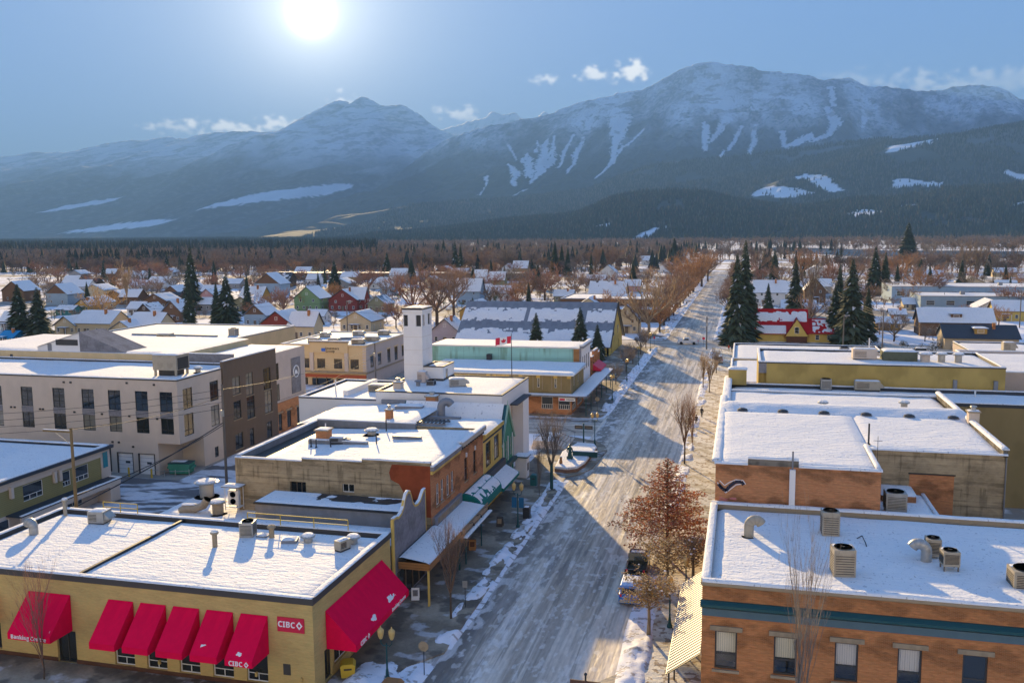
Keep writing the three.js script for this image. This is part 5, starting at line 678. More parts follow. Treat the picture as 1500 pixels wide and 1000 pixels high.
{
  const b = thing('beige_office', 'two-storey beige corner office with stone quoins and a blue logo', 'building', [-96, -0.6, -174]), W = 19.6, D = 24;
  const wo = { bars: [['v', 0.5]], frame: M.frameBrown, lintel: M.creamWall }; facade(b, M.creamWall, [0, 3.6, 0], 's', W, 5.6, [[5.2, 6.5, 0.6, 2.7, wo], [8.3, 10.2, 0.6, 2.7, wo], [12.2, 14.1, 0.6, 2.7, wo], [16.0, 17.9, 0.6, 2.7, wo]]); facade(b, M.creamWall, [0, 0, 0], 's', W, 3.6, [[1, 6, 0.4, 2.1, {}], [7, 12, 0.4, 2.1, {}], [13, 18.6, 0.4, 2.1, {}]]);
  facade(b, M.pinkWall, [W, 0, 0], 'e', D, 9.2, [[2.2, 4.1, 4.2, 6.7, wo], [6.3, 8.3, 4.2, 6.7, wo], [11.7, 13.6, 3.9, 7.0, wo], [16, 18, 3.9, 7, wo], [20.5, 22.3, 4.2, 6.7, wo]]);
  bodySides(b, M.creamWall, W, D, 9.2, 'nw'); flatRoof(b, W, D, 9.3, { drop: 0.3, fascia: 0.3, m: M.creamWall, out: 0.25 });
  const c = G().box(6.8, 15.6, 7.6, 10.0, 0.003, 0.35).mesh('raised_parapet', M.creamWall, b); G().box(6.6, 15.8, 9.75, 10.1, 0.0, 0.55).mesh('coping', M.stoneTrim, c); put('snow', snowStrip([[6.6, 10.1, 0.25], [15.8, 10.1, 0.25]], 0.6, 0.15), M.snow, c); for (const x of [6.8, 14.8]) G().box(x, x + 0.8, 3.7, 7.6, 0.004, 0.35).mesh('pilaster', M.beigeWall, c);
  G().box(9.6, 10.5, 7.9, 8.6, 0.36, 0.42).mesh('logo', std([0.01, 0.12, 0.5], 0.4), b); lettering('Investors', 0.5, M.signBlack, b, [12.1, 8.32, 0.36]); lettering('Group', 0.5, M.signBlack, b, [11.6, 7.72, 0.36]);
  for (let k = 0; k < 9; k++) G().box(W - 0.75, W + 0.06, 3.7 + k * 0.6, 4.1 + k * 0.6, -0.75, 0.08).mesh('quoin', M.beigeWall, b);
  const sb = G().box(0, W, 2.3, 2.95, 0.003, 0.25).mesh('sign_band', std([0.42, 0.09, 0.03], 0.7), b);  G().box(-0.1, W + 0.3, 3.3, 3.65, 0.003, 0.5).mesh('string_course', M.stoneTrim, b); G().box(W + 0.003, W + 0.2, 3.2, 3.5, -D, 0.5).mesh('string_course', M.stoneTrim, b); for (let k = 0; k < 8; k++) G().box(0.8 + k * 2.4, 0.95 + k * 2.4, 0, 2.3, 0.01, 0.2).mesh('shopfront_post', M.frameBrown, b);
}
for (const [x, z, w, l] of [[-90, -177.5, 2.2, 'first tan unit by the raised parapet of the beige office'], [-85.3, -177.5, 2.2, 'second tan unit by the raised parapet of the beige office'], [-79.4, -177, 2.6, 'near tan unit at the street corner of the beige office roof'], [-78.4, -182, 2.8, 'middle tan unit along the street side of the beige office roof'], [-80.6, -194, 2.4, 'far tan unit beside the tower on the beige office roof'], [-86, -192, 2.4, 'rear grey unit in the middle of the beige office roof'], [-92.5, -188, 2.0, 'grey unit at the west rear of the beige office roof']]) rooftopUnit(l, [x, 8.45, z], w, 0.9, 1.7, 0.1, l.includes('grey') ? M.galv : M.tanMetal);
hatch('long snow-covered duct across the beige office roof', [-84.5, 8.45, -184.5], 5, 0.9, 0.6, 0.3);
// ---------- canopied brown and teal shops across the street ----------
{
  const b = building('canopied_shop', 'brown panelled corner shop over brick with yellow trim and snowy canopy', -56, -153), W = 27.3, D = 12.6;
  const sw = { bars: [['h', 0.38], ['v', 0.17, 0, 0.38], ['v', 0.34, 0, 0.38], ['v', 0.5, 0, 0.38], ['v', 0.67, 0, 0.38], ['v', 0.84, 0, 0.38]], frame: M.frameWhite };
  facade(b, M.orangeBrick, [0, 0, 0], 's', W, 3.6, [[13, 15.2, 1.0, 3.2, sw], [21.95, 24.0, 1.0, 3.2, sw], [25.0, 27.1, 1.0, 3.2, sw]]); facade(b, M.orangeBrick, [W, 0, 0], 'e', D, 3.6, [[1, 5, 0.6, 3, sw], [6, 11, 0.6, 3, sw]]);
  facade(b, M.darkOlive, [0, 3.6, 0], 's', W, 3.4, [[21.2, 21.65, 1.2, 2.9, { frame: M.frameWhite }], [24.3, 24.7, 1.2, 2.9, { frame: M.frameWhite }], [12, 12.5, 1.2, 2.9, { frame: M.frameWhite }]]); facade(b, M.darkOlive, [W, 3.6, 0], 'e', D, 3.4, [[2.4, 3.4, 1.2, 2.9, { frame: M.frameWhite }], [6.5, 7.5, 1.2, 2.9, { frame: M.frameWhite }]]);
  for (let k = 0; k < 17; k++) G().box(0.1 + k * 1.69, 0.24 + k * 1.69, 4.4, 7.0, 0.003, 0.06).mesh('batten', M.stoneTrim, b); for (const u of [12.25, 13.4, 14.2, 15, 15.8, 18.2, 21.4, 24.5, 26.9]) G().box(u - 0.35, u + 0.35, 6.5, 7.0, 0.062, 0.09).mesh('trim_block', M.yellowWall, b);
  bodySides(b, M.darkOlive, W, D, 7, 'nw'); G().box(-0.4, W + 0.5, 7.0, 7.22, -D, 0.5).mesh('roof_slab', M.frameWhite, b); put('roof_snow', snowSheet(-0.4, W + 0.5, -D, 0.5, 7.22, 0.28, { slope: (x, z) => -z * 0.02 }), M.snow, b);
  const c = G().box(-0.5, W + 3.0, 3.5, 3.75, 0.09, 1.7).box(W + 0.07, W + 3.0, 3.5, 3.75, -31, 0.09).mesh('canopy', M.greyStucco, b); put('snow', snowSheet(-0.5, W + 2.9, 0.12, 1.7, 3.75, 0.22, { step: 0.4 }), M.snow, c); put('snow', snowSheet(W + 0.1, W + 3.0, -31, 0.1, 3.75, 0.22, { step: 0.45 }), M.snow, c);
  for (const z of [0.9, -4.5, -11, -17, -23, -29]) G().cyl(W + 2.75, z, 0, 3.5, 0.08, 0.08, 8).mesh('post', M.tealMetal, c);
  const s = G().box(25.3, 28.2, 2.75, 3.35, 1.2, 1.3).mesh('hanging_sign', M.signWhite, b); G().box(25.45, 26.4, 2.85, 3.2, 1.3, 1.32).mesh('sign_print', M.signRed, s); G().box(26.6, 28.0, 2.95, 3.1, 1.3, 1.32).mesh('sign_print', M.greyStucco, s);
}
{
  const b = building('teal_sided_shop', 'shop with a streaked teal metal side wall and white false front', -59.4, -166), W = 30.2, D = 10; facade(b, M.tealWall, [0, 0, 0], 's', W - 1.5, 10.1); facade(b, M.wood, [W - 1.5, 0, 0.02], 's', 1.1, 10.0, [], { name: 'sign_column' }); facade(b, M.greyStucco, [W - 0.4, 0, 0], 's', 0.4, 10.1);
  facade(b, M.whiteWall, [W, 0, 0], 'e', D, 10.3, [[1.2, 2.3, 5.5, 8.4, { bars: [['h', 0.5]] }], [3.4, 4.5, 5.5, 8.4, { bars: [['h', 0.5]] }], [5.6, 6.7, 5.5, 8.4, { bars: [['h', 0.5]] }], [7.8, 8.9, 5.5, 8.4, { bars: [['h', 0.5]] }]]); bodySides(b, M.greyStucco, W, D, 10, 'nw'); G().box(W - 0.3, W + 0.35, 10.1, 10.6, -D, 0.1).mesh('cornice', M.greyMetal, b); put('cornice_snow', snowStrip([[W, 10.6, 0.1], [W, 10.6, -D]], 0.8, 0.35), M.snow, b); G().box(0, W - 0.4, 10.05, 10.2, -D, 0.12).mesh('roof_slab', M.frameWhite, b); put('roof_snow', snowSheet(0, W - 0.4, -D, 0.1, 10.2, 0.16, { step: 0.8 }), M.snow, b);
  G().box(12, 12.9, 7.2, 8.8, 0.4, 1.4).mesh('stub_flue', M.darkMetal, b);
}
{
  const b = building('brick_parapet_shop', 'small brick shop with stepped parapet and red awning beyond the teal one', -52, -177), W = 23, D = 10; facade(b, M.redBrick, [W, 0, 0], 'e', D, 6.8, [[2, 3.2, 4, 5.8, {}], [5, 6.2, 4, 5.8, {}]]); bodySides(b, M.redBrick, W, D, 6.8, 'snw'); flatRoof(b, W, D, 7, { drop: 0.3, m: M.redBrick }); G().box(W - 0.4, W + 0.05, 7, 7.9, -7.5, -2.5).mesh('stepped_parapet', M.redBrick, b); put('step_snow', snowStrip([[W - 0.2, 7.9, -2.5], [W - 0.2, 7.9, -7.5]], 0.5, 0.2), M.snow, b); shedAwning(b, M.signRed, [W + 0.05, 0, -1], Math.PI / 2, 7.5, 5.4, 4.4, 0.3, 1.6);
}
// ---------- long hall with the steep snowy roof ----------
{
  const b = thing('gabled_hall', 'long hall with huge steep snow-streaked roof and yellow gable end', 'building', [-74, 0, -228]), W = 41, D = 26, e = 3.2, r = 13;
  facade(b, M.yellowWall, [0, 0, 0], 's', W - 0.5, e, [[6, 9, 1, 2.8, {}], [18, 21, 1, 2.8, {}], [30, 33, 1, 2.8, {}]]); facade(b, M.yellowWall, [W, 0, 0], 'e', D, e, [[5, 6.2, 0.4, 2.6, {}], [18, 19.2, 0.4, 2.6, {}]]); G().face([[W, e, 0], [W, e, -D], [W, r - 0.2, -D / 2]]).mesh('gable', M.yellowWall, b); for (const z of [-9, -17]) G().box(W + 0.003, W + 0.1, 4.5, 6.5, z - 0.5, z + 0.5).mesh('gable_window', M.glass, b); facade(b, M.yellowWall, [W, 0, -D], 'n', W, e); facade(b, M.yellowWall, [0, 0, -D], 'w', D, e); G().face([[0, e, -D], [0, e, 0], [0, r - 0.2, -D / 2]]).mesh('gable', M.yellowWall, b);
  const sl = (u, v, s) => [u, lerp(e - 0.8, r, v), s > 0 ? lerp(1.1, -D / 2, v) : lerp(-D - 1.1, -D / 2, v)]; const A = sl(-0.6, 0, 1), B = sl(W + 0.6, 0, 1), C = sl(W + 0.6, 1, 1), E = sl(-0.6, 1, 1); G().quad(A, B, C, E).mesh('roof_slope', M.greyMetal, b); G().quad(sl(W + 0.6, 0, -1), sl(-0.6, 0, -1), sl(-0.6, 1, -1), sl(W + 0.6, 1, -1)).mesh('roof_slope', M.greyMetal, b);
  put('roof_snow', slopeSnow((u, v) => { const q = sl(u, v / 17, 1); return [q[0], q[1] + 0.03, q[2] + 0.06]; }, -0.5, W + 0.5, 0.1, 6.6, (u, v) => 0.9 - 0.16 * v, 0.25, 3.7, 0.35), M.snow, b); put('roof_snow', slopeSnow((u, v) => { const q = sl(u, v / 17, 1); return [q[0], q[1] + 0.03, q[2] + 0.06]; }, -0.5, W + 0.5, 9.2, 14.4, (u, v) => 0.34 - 0.16 * Math.abs(v - 12) - (Math.abs(u - 17.5) < 0.7 || Math.abs(u - 33) < 1 ? 1 : 0), 0.22, 6.1, 0.35), M.snow, b); for (const z of [0, 1]) G().tube([[W + 0.62, e - 0.7, z ? -D - 1 : 1], [W + 0.62, r + 0.1, -D / 2]], 0.16, 0.16, 4).mesh('bargeboard', M.trimDark, b);
}
// ---------- right-hand block ----------
reseed(71);
{
  const b = building('corner_brick_building', 'two-storey red brick building with blue-grey band and sash windows', -2.15, -57.2), W = 34, D = 17.6, H = 9.2;
  const blind = [M.clearGlass, M.clearGlass, M.clearGlass, M.clearGlass, M.glass]; const holes = [];
  for (let k = 0; k < 8; k++) { const u = 0.85 + 3.68 * k; holes.push([u, u + 1.4, 3.72, 6.25, { bars: [['h', 0.38]], fw: 0.1, frame: M.trimDark, glass: k < 4 ? M.clearGlass : M.glass }]); holes.push([u - 0.3, u + 2.2, 0.5, 2.6, { bars: [['v', 0.5]] }]); }
  facade(b, M.redBrick, [0, 0, 0], 's', W, H, holes, { depth: 0.2 }); bodySides(b, M.redBrick, W, D, H, 'ne'); facade(b, M.redBrick, [0, 0, -D], 'w', D, H, [[3, 6, 0.5, 2.8, {}], [8, 12, 0.5, 2.8, {}], [3, 4.3, 3.7, 6.2, {}], [7, 8.3, 3.7, 6.2, {}], [11, 12.3, 3.7, 6.2, {}]]);
  for (let k = 0; k < 8; k++) { const u = 0.85 + 3.68 * k; G().box(u - 0.32, u + 1.72, 6.32, 6.62, 0.003, 0.13).mesh('lintel', M.stoneTrim, b); G().box(u - 0.16, u + 1.56, 3.52, 3.68, 0.003, 0.16).mesh('sill', M.stoneTrim, b);
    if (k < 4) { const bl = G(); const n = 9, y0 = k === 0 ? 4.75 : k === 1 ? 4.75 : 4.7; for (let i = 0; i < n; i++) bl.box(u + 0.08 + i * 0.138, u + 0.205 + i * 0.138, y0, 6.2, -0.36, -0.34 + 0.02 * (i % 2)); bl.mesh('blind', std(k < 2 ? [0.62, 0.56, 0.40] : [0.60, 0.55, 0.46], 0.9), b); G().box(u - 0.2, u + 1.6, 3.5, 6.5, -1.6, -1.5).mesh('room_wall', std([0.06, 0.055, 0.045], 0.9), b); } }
  const cor = G().prism([[0, 7.75], [0.42, 7.95], [0.42, 8.12], [0.12, 8.3], [0, 8.3]].map(([z, y]) => [-z, y]).reverse(), 'x', -0.1, W).mesh('cornice', M.tealMetal, b); G().box(0, W, 7.25, 7.75, 0.003, 0.09).mesh('frieze_band', grainy([0.10, 0.16, 0.19], 0.1, 3), b);
  flatRoof(b, W, D, 9.5, { drop: 0.45, m: M.stoneTrim, fascia: 0.2, t: 0.4, out: 0.1, th: 0.24, capth: 0.2, capw: 1.1 });
}
{ // ribbed steel awning on the street side
  const t = thing('ribbed_awning', 'sloping ribbed pale steel awning along the brick building street side', 'awning', [-2.2, 0, -72]), L = 15.5; G().quad([-2.1, 3.3, L], [0, 4.9, L], [0, 4.9, 0], [-2.1, 3.3, 0]).quad([-2.1, 3.24, 0], [0, 4.84, 0], [0, 4.84, L], [-2.1, 3.24, L]).mesh('sheet', M.trimDark, t);  // dark sheet colour stands in for the shadow between the ribs
  const m = std([0.66, 0.61, 0.52], 0.6), h = 0.04, w = 0.2, geo = G().quad([-2.12, 3.3 + h, w], [0, 4.9 + h, w], [0, 4.9 + h, 0], [-2.12, 3.3 + h, 0]).quad([-2.12, 3.3, w], [0, 4.9, w], [0, 4.9 + h, w], [-2.12, 3.3 + h, w]).quad([0, 4.9, 0], [-2.12, 3.3, 0], [-2.12, 3.3 + h, 0], [0, 4.9 + h, 0]).quad([-2.12, 3.3, 0], [-2.12, 3.3, w], [-2.12, 3.3 + h, w], [-2.12, 3.3 + h, 0]).geometry();
  for (let k = 0; k < 37; k++) { const o = put('rib', geo, m, t); o.position.z = k * 0.42; }
  G().tube([[-2.14, 3.24, 0], [-2.14, 3.24, L]], 0.05, 0.05, 5).mesh('gutter', M.galv, t); for (const z of [0.2, 5, 10, 15.2]) G().cyl(-2.0, z, 0, 3.25, 0.06, 0.06, 8).mesh('post', M.darkMetal, t);
}
gooseneck('tan gooseneck vent at the sunny corner of the brick building roof', [0.8, 9.1, -67.5], 0.1, 0.36, 0.95, M.tanMetal);
condenser('tall grey condenser behind the others on the brick building roof', [6.7, 8.9, -69.4], 1.25, 2.0, 1.2, 0.05, { m: M.tanMetal });
condenser('snow-topped condenser with exposed fittings nearest the roof front', [6.8, 8.9, -61.3], 1.4, 2.0, 1.3, 0.12, { m: M.tanMetal });
gooseneck('dull round duct between two small units on the brick roof', [12.6, 9.1, -64.9], 2.9, 0.36, 0.85, M.galv);
condenser('small unit on wooden stand beside the round duct', [13.8, 8.9, -63.6], 1.05, 1.0, 0.95, 0.1, { m: M.tanMetal, stand: 0.7 });
condenser('half-hidden unit behind the round duct on the brick roof', [13.2, 8.9, -66], 0.95, 1.2, 0.95, 0, { m: M.tanMetal, snow: false, stand: 0.5 });
condenser('wide tan unit at the edge of the brick roof beyond the sunlit patch', [18, 8.9, -61.8], 2.0, 1.3, 1.5, 0.05, { m: M.tanMetal });
for (const [a, l] of [[[[8.2, 8.98, -68.8], [8.9, 9.5, -68.7], [8.95, 9.5, -67.2], [9.1, 9.0, -66.8]], 'thin conduit bent beside the tall grey condenser'], [[[7.6, 9.1, -60.8], [8.4, 9.05, -60.6], [8.5, 9.15, -60.5]], 'cable running from the snow-topped condenser']]) { const t = thing('conduit', l, 'conduit', [0, 0, 0]); G().tube(a, 0.04, 0.04, 5).mesh('pipe', M.darkMetal, t); G().cbox(a.at(-1)[0], 8.95, a.at(-1)[2], 0.2, 0.12, 0.2).mesh('block', M.darkMetal, t); }
{
  const b = building('orange_brick_block', 'orange brick block with graffiti, white flue and ripple-snow roof', -1.9, -75.1), W = 12.9, D = 8.2; facade(b, M.orangeBrick, [0, 0, 0], 's', W, 12.75); G().box(2.6, 6.6, 12.75, 13.3, -0.4, 0.003).mesh('raised_parapet', M.grime, b); facade(b, M.orangeBrick, [0, 0, -19.5], 'w', 19.5, 12.75); facade(b, M.orangeBrick, [W, 0, 0], 'e', D, 12.75);
  for (const [a, c, y] of [[-0.1, 2.6, 12.75], [2.6, 6.6, 13.3], [6.6, W + 0.1, 12.75]]) put('parapet_snow', snowStrip([[a, y, -0.18], [c, y, -0.18]], 0.55, 0.2), M.snow, b);
  put('roof_snow', snowSheet(0, W, -D - 12.7, -0.4, 12.6, 0.24, { slope: (x, z) => -z * 0.018 }), M.snow, b); put('parapet_snow', snowStrip([[W - 0.15, 12.85, -0.4], [W - 0.15, 12.95, -D]], 0.4, 0.2), M.snow, b); put('parapet_snow', snowStrip([[0.05, 12.8, -0.4], [0.05, 13.0, -30]], 0.7, 0.25), M.snow, b);
  // graffiti: strokes of paint on the brick
  const P = (pts, w, m) => { const g = G(); for (let i = 0; i < pts.length - 1; i++) { const [x0, y0] = pts[i], [x1, y1] = pts[i + 1], l = Math.hypot(x1 - x0, y1 - y0) || 1, nx = -(y1 - y0) / l * w, ny = (x1 - x0) / l * w; g.quad([x0 - nx, y0 - ny, 0.012], [x1 - nx, y1 - ny, 0.012], [x1 + nx, y1 + ny, 0.012], [x0 + nx, y0 + ny, 0.012]); } g.mesh('graffiti_stroke', m, b); };
  const navy = std([0.01, 0.012, 0.035], 0.6), wht = std([0.7, 0.7, 0.72], 0.6), pk = std([0.50, 0.17, 0.17], 0.8); P([[0.25, 11.0], [0.6, 10.6], [0.9, 10.45], [1.1, 10.8], [1.6, 11.25], [2.1, 11.3], [2.3, 11.05]], 0.14, navy); P([[0.15, 11.15], [0.5, 10.75], [0.85, 10.3], [1.2, 10.6], [1.7, 11.05], [2.2, 11.15]].map(([x, y]) => [x, y - 0.02]), 0.035, wht); P([[0.35, 11.3], [0.75, 10.9], [1.15, 11.2], [1.65, 11.45], [2.25, 11.42], [2.45, 11.1]], 0.035, wht); reseed(72); for (let k = 0; k < 9; k++) { const y = 9.9 - 0.2 * k, x = 0.3 + 0.2 * rnd(); P([[x, y], [x + 0.5, y + rr(-0.25, 0.25)], [x + 1.0, y + rr(-0.25, 0.25)], [x + 1.4, y + rr(-0.2, 0.2)]], 0.045, pk); }
  G().box(5.9, 6.35, 9.5, 12.6, 0.003, 0.35).mesh('flue_casing', M.whiteWall, b); G().cyl(6.12, 0.18, 12.6, 14.1, 0.07, 0.07, 8).mesh('flue_pipe', M.greyMetal, b); G().box(5.7, 6.6, 9.35, 9.5, 0.003, 0.6).mesh('flue_foot', M.darkMetal, b);
}
{
  const b = building('concrete_block', 'tall block with weathered concrete side, brick patch and snowy roof', 11, -83.3), W = 11.2, D = 14; facade(b, M.concrete, [0, 0, 0], 's', W, 12.7, [], { uv: 2 }); facade(b, M.concrete, [W, 0, 0], 'e', 28, 12.7); G().box(3.5, 7.1, 6, 10.6, 0.003, 0.03).mesh('brick_patch', M.orangeBrick, b); G().box(3.4, 7.2, 10.6, 10.72, 0.003, 0.07).mesh('patch_lintel', M.darkMetal, b); G().tube([[W - 0.1, 12.5, 0.08], [W - 0.1, 5.5, 0.08]], 0.06, 0.06, 6).mesh('downpipe', M.greyMetal, b);
  put('roof_snow', snowSheet(-0.05, W - 0.4, -D, 0.1, 12.6, 0.26, { slope: (x, z) => -z * 0.018 }), M.snow, b); put('eave_snow', snowStrip([[0, 12.65, 0.02], [W, 12.65, 0.02]], 0.4, 0.16), M.snow, b); G().box(W - 0.35, W + 0.02, 12.5, 13.1, -D - 14, 0).mesh('parapet', M.grime, b); put('parapet_snow', snowStrip([[W - 0.15, 13.1, 0], [W - 0.15, 13.1, -D - 14]], 0.55, 0.25), M.snow, b);
  // the ridge band with its vents and the roof behind, shared with the brick block
  put('ridge_snow', snowSheet(-12.9, W, -D - 2.6, -D + 1.5, 12.85, 0.26, { slope: (x, z) => 0.5 * sst(-D + 1.2, -D - 1.6, z) }), M.snow, b); G().box(-12.9, W, 12.0, 13.2, -D - 2.7, -D - 2.4).mesh('ridge_wall', M.grime, b); G().box(-12.8, W, 12.1, 12.3, -D - 15, -D - 2.7).mesh('rear_deck', M.trimDark, b); put('rear_snow', snowSheet(-12.6, W - 0.4, -D - 14.6, -D - 2.75, 12.3, 0.26), M.snow, b);
}
for (let k = 0; k < 6; k++) { const t = thing('louvre_vent', ['first', 'second', 'third', 'fourth', 'fifth', 'sixth'][k] + ' dark oval vent from the street along the snowy ridge', 'vent', [0.23 + 4.08 * k, 13.15, -96.6], 0, 'oval vents along the ridge'); G().lathe(0, 0, [[0.55, -0.21], [0.5, 0.1], [0.25, 0.2], [0.001, 0.22]], 12).mesh('hood', M.darkMetal, t); G().lathe(0, 0, [[0.6, -0.2], [0.62, -0.05], [0.55, -0.02]], 12).mesh('collar', M.greyMetal, t); }
chimney('cream chimney with round pot at the end of the snowy ridge', [22.2, 12.7, -95.6], 0.95, 1.3, M.beigeWall);
{ const t = thing('antenna_mast', 'thin double-bar antenna mast at the brick block roof edge', 'antenna', [11.0, 9.5, -77.6]); G().cyl(0, 0, 0, 5.6, 0.03, 0.02, 6).mesh('mast', M.darkMetal, t); for (const y of [1.2, 2.2, 5.2]) G().tube([[-0.35, y, 0], [0.35, y, 0]], 0.02, 0.02, 5).mesh('crossbar', M.darkMetal, t); }
pipe('dark standpipe at the edge of the ripple-snow roof', [11.2, 12.8, -84.5], 1.9, 0.08);
{ // the low link roof between them
  const b = building('link_block', 'small low roof tucked between brick and concrete blocks', 11.05, -75.15), W = 4.6, D = 8.1; facade(b, M.orangeBrick, [0, 0, 0], 's', W, 8.7); facade(b, M.orangeBrick, [W, 0, 0], 'e', D, 8.7); G().box(0, W, 8.4, 8.7, -D, -0.02).mesh('roof_deck', M.trimDark, b); put('roof_snow', snowSheet(0, W, -D, 0, 8.7, 0.25, { step: 0.4 }), M.snow, b); put('edge_snow', snowStrip([[W, 8.85, 0], [W, 8.85, -D]], 0.3, 0.16), M.snow, b); const k = G().box(0.8, 3.5, 8.7, 9.5, -D + 0.02, -D + 3.2).mesh('raised_bay', M.orangeBrick, b); put('snow', snowSheet(0.7, 3.6, -D, -D + 3.3, 9.5, 0.22, { step: 0.3 }), M.snow, k);
}
condenser('square grey condenser with yellow label on the low link roof', [12.4, 8.85, -77], 1.6, 1.5, 1.5, 0.02, { m: M.galv, stand: 0.35 });
for (const [x, z, h, l] of [[8.8, -103, 0.5, 'short snowy stub vent in the middle of the rear flat roof'], [17, -102.5, 0.9, 'white round vent with elbow on the rear flat roof']]) vent(l, [x, 12.45, z], { h, r: 0.35 });
{
  const b = building('olive_block', 'olive brown block with sunken snowy roof behind the concrete one', -1.6, -111.4), W = 46, D = 9.3; facade(b, M.darkOlive, [24.4, 0, 0], 's', W - 24.4, 11.6); facade(b, M.grime, [0, 9, 0], 's', 24.4, 3.6); bodySides(b, M.oliveWall, W, D, 11.6, 'ew'); const r = new THREE.Group(); r.name = 'roof'; b.add(r); flatRoof(r, W, D, 12.0, { drop: 0.5, m: M.navyTrim, fascia: 0.2, t: 0.4 });
  put('wall_snow', snowStrip([[0, 12.6, -0.2], [24.4, 12.6, -0.2]], 0.5, 0.2), M.snow, b); G().box(-0.3, 0.2, 9, 12.7, -D, 14).mesh('street_parapet', M.grime, b); put('street_snow', snowStrip([[0, 12.7, 14], [0, 12.7, -D]], 0.9, 0.25), M.snow, b); G().box(0.02, 2.3, 12, 14, -D - 0.4, -D + 1.4).mesh('corner_pier', M.oliveWall, b); put('pier_snow', snowSheet(-0.1, 2.4, -D - 0.5, -D + 1.5, 14, 0.25, { step: 0.3 }), M.snow, b);
}
condenser('small dark condenser against the olive wall', [10.5, 11.6, -119.7], 1.3, 1.3, 1.1, 0, { m: M.galv, snow: false }); rooftopUnit('long tan unit with grilles against the olive wall', [15.4, 11.6, -119.6], 3.0, 1.1, 1.2, 0, M.tanMetal); pipe('white stub pipe on the sunken olive roof', [27.5, 11.6, -118], 0.9, 0.1, M.frameWhite);
{ const t = thing('wall_figure', 'small dark metal cut-out figure fixed to the olive wall', 'ornament', [26.9, 3.6, -111.2]); G().lathe(0, 0.1, [[0.001, 1.9], [0.22, 1.75], [0.24, 1.5], [0.1, 1.35], [0.36, 1.2], [0.4, 0.8], [0.3, 0.5], [0.38, 0.1], [0.001, 0]], 10).mesh('figure', M.signBlack, t); G().cbox(0.3, 1.0, 0.1, 0.3, 0.12, 0.12).mesh('arm', M.signBlack, t); }
{
  const b = building('tan_hall', 'long windowless tan building with flat snowy roof above the others', 2.2, -121), W = 29.3, D = 14; facade(b, M.oliveWall, [1.0, 8, 0], 's', W - 1, 6.7); facade(b, M.greyStucco, [0, 13.4, 0.02], 's', 1.0, 1.4); facade(b, M.oliveWall, [0, 8, -0.6], 's', 1.0, 5.4); bodySides(b, M.oliveWall, W, D, 14.7, 'new'); flatRoof(b, W, D, 14.85, { drop: 0.35, fascia: 0.16, m: M.trimDark, t: 0.35 }); for (const u of [23.4, 28]) G().box(u, u + 0.45, 11.6, 13.2, 0.003, 0.3).mesh('downspout', M.greyMetal, b);
}
rooftopUnit('cream rooftop unit on the long tan building', [15.9, 14.5, -127.5], 3.0, 1.3, 1.8, 0, M.beigeWall); { const t = unitMesh('plant_room', 'green boxed plant room on the long tan building roof', 'plant room', [20.2, 14.5, -127.5]); G().cbox(0, 0, 0, 4.2, 1.4, 3).mesh('box', grainy([0.12, 0.13, 0.09], 0.1, 2), t); put('snow', snowSheet(-2.1, 2.1, -1.5, 1.5, 1.4, 0.25, { step: 0.3 }), M.snow, t); }
vent('big round cream fan beside the green plant room', [23.2, 14.5, -126], { r: 0.6, h: 1.1, m: M.beigeWall }); vent('first drum vent right of the round cream fan', [25.2, 14.5, -126.2], { r: 0.45, h: 1.1 }); vent('second drum vent at the end of the tan roof', [27.2, 14.5, -126.2], { r: 0.45, h: 1.1 });
{
  const b = building('low_street_block', 'low cream street block with two-level snowy roof past the tan building', -1.7, -138), W = 30, D = 70; facade(b, M.creamWall, [0, 0, 0], 's', W, 8.5); bodySides(b, M.beigeWall, W, D, 6.5, 'nwe'); const r1 = new THREE.Group(); r1.name = 'near_roof'; b.add(r1); flatRoof(r1, W, 26, 9.3, { drop: 0.4, m: M.creamWall, step: 0.9 }); facade(b, M.creamWall, [W, 6, -26], 'n', W, 3); const r2 = new THREE.Group(); r2.name = 'far_roof'; r2.position.z = -26.2; b.add(r2); flatRoof(r2, W, D - 26.2, 6.6, { drop: 0.35, m: M.navyTrim, step: 1 });
}
pipe('tall white pole on the low cream street block roof', [24.6, 6.4, -190], 4, 0.12, M.frameWhite); condenser('dark box unit on the far part of the low cream roof', [20.5, 6.3, -195], 1.8, 1.3, 1.6, 0, { snow: false, m: M.greyMetal });
{ const b = building('flat_garage', 'flat snow-roofed building near the snowy hedges', 44, -186), W = 40, D = 24; bodySides(b, M.pinkWall, W, D, 7.4, 'snwe'); flatRoof(b, W, D, 7.7, { drop: 0.3, m: M.navyTrim, step: 1.1 }); }
rooftopUnit('tan rooftop unit on the flat building near the hedges', [51.5, 7.4, -197], 2.2, 1.6, 1.8); 
{ const b = building('pink_shed', 'pale pink walled block beyond the tan building', 31.8, -128), W = 30, D = 22; bodySides(b, M.pinkWall, W, D, 13, 'snwe'); flatRoof(b, W, D, 13.3, { drop: 0.4, m: M.pinkWall, step: 1 }); }
// ---------- trees ----------
const withColor = (g, cols) => { g.setAttribute('color', new THREE.Float32BufferAttribute(cols, 3)); return g; };
M.bark = grainy([0.115, 0.085, 0.062], 0.35, 0.8, 0.95, 12, 3, 0.3);
M.barkPale = grainy([0.27, 0.21, 0.14], 0.3, 0.8, 0.95, 12, 3, 0.3);
M.leafy = new THREE.MeshPhysicalMaterial({ vertexColors: true, roughness: 0.9, transmission: 0.55, thickness: 0 });
M.needles = new THREE.MeshStandardMaterial({ vertexColors: true, roughness: 0.95 });
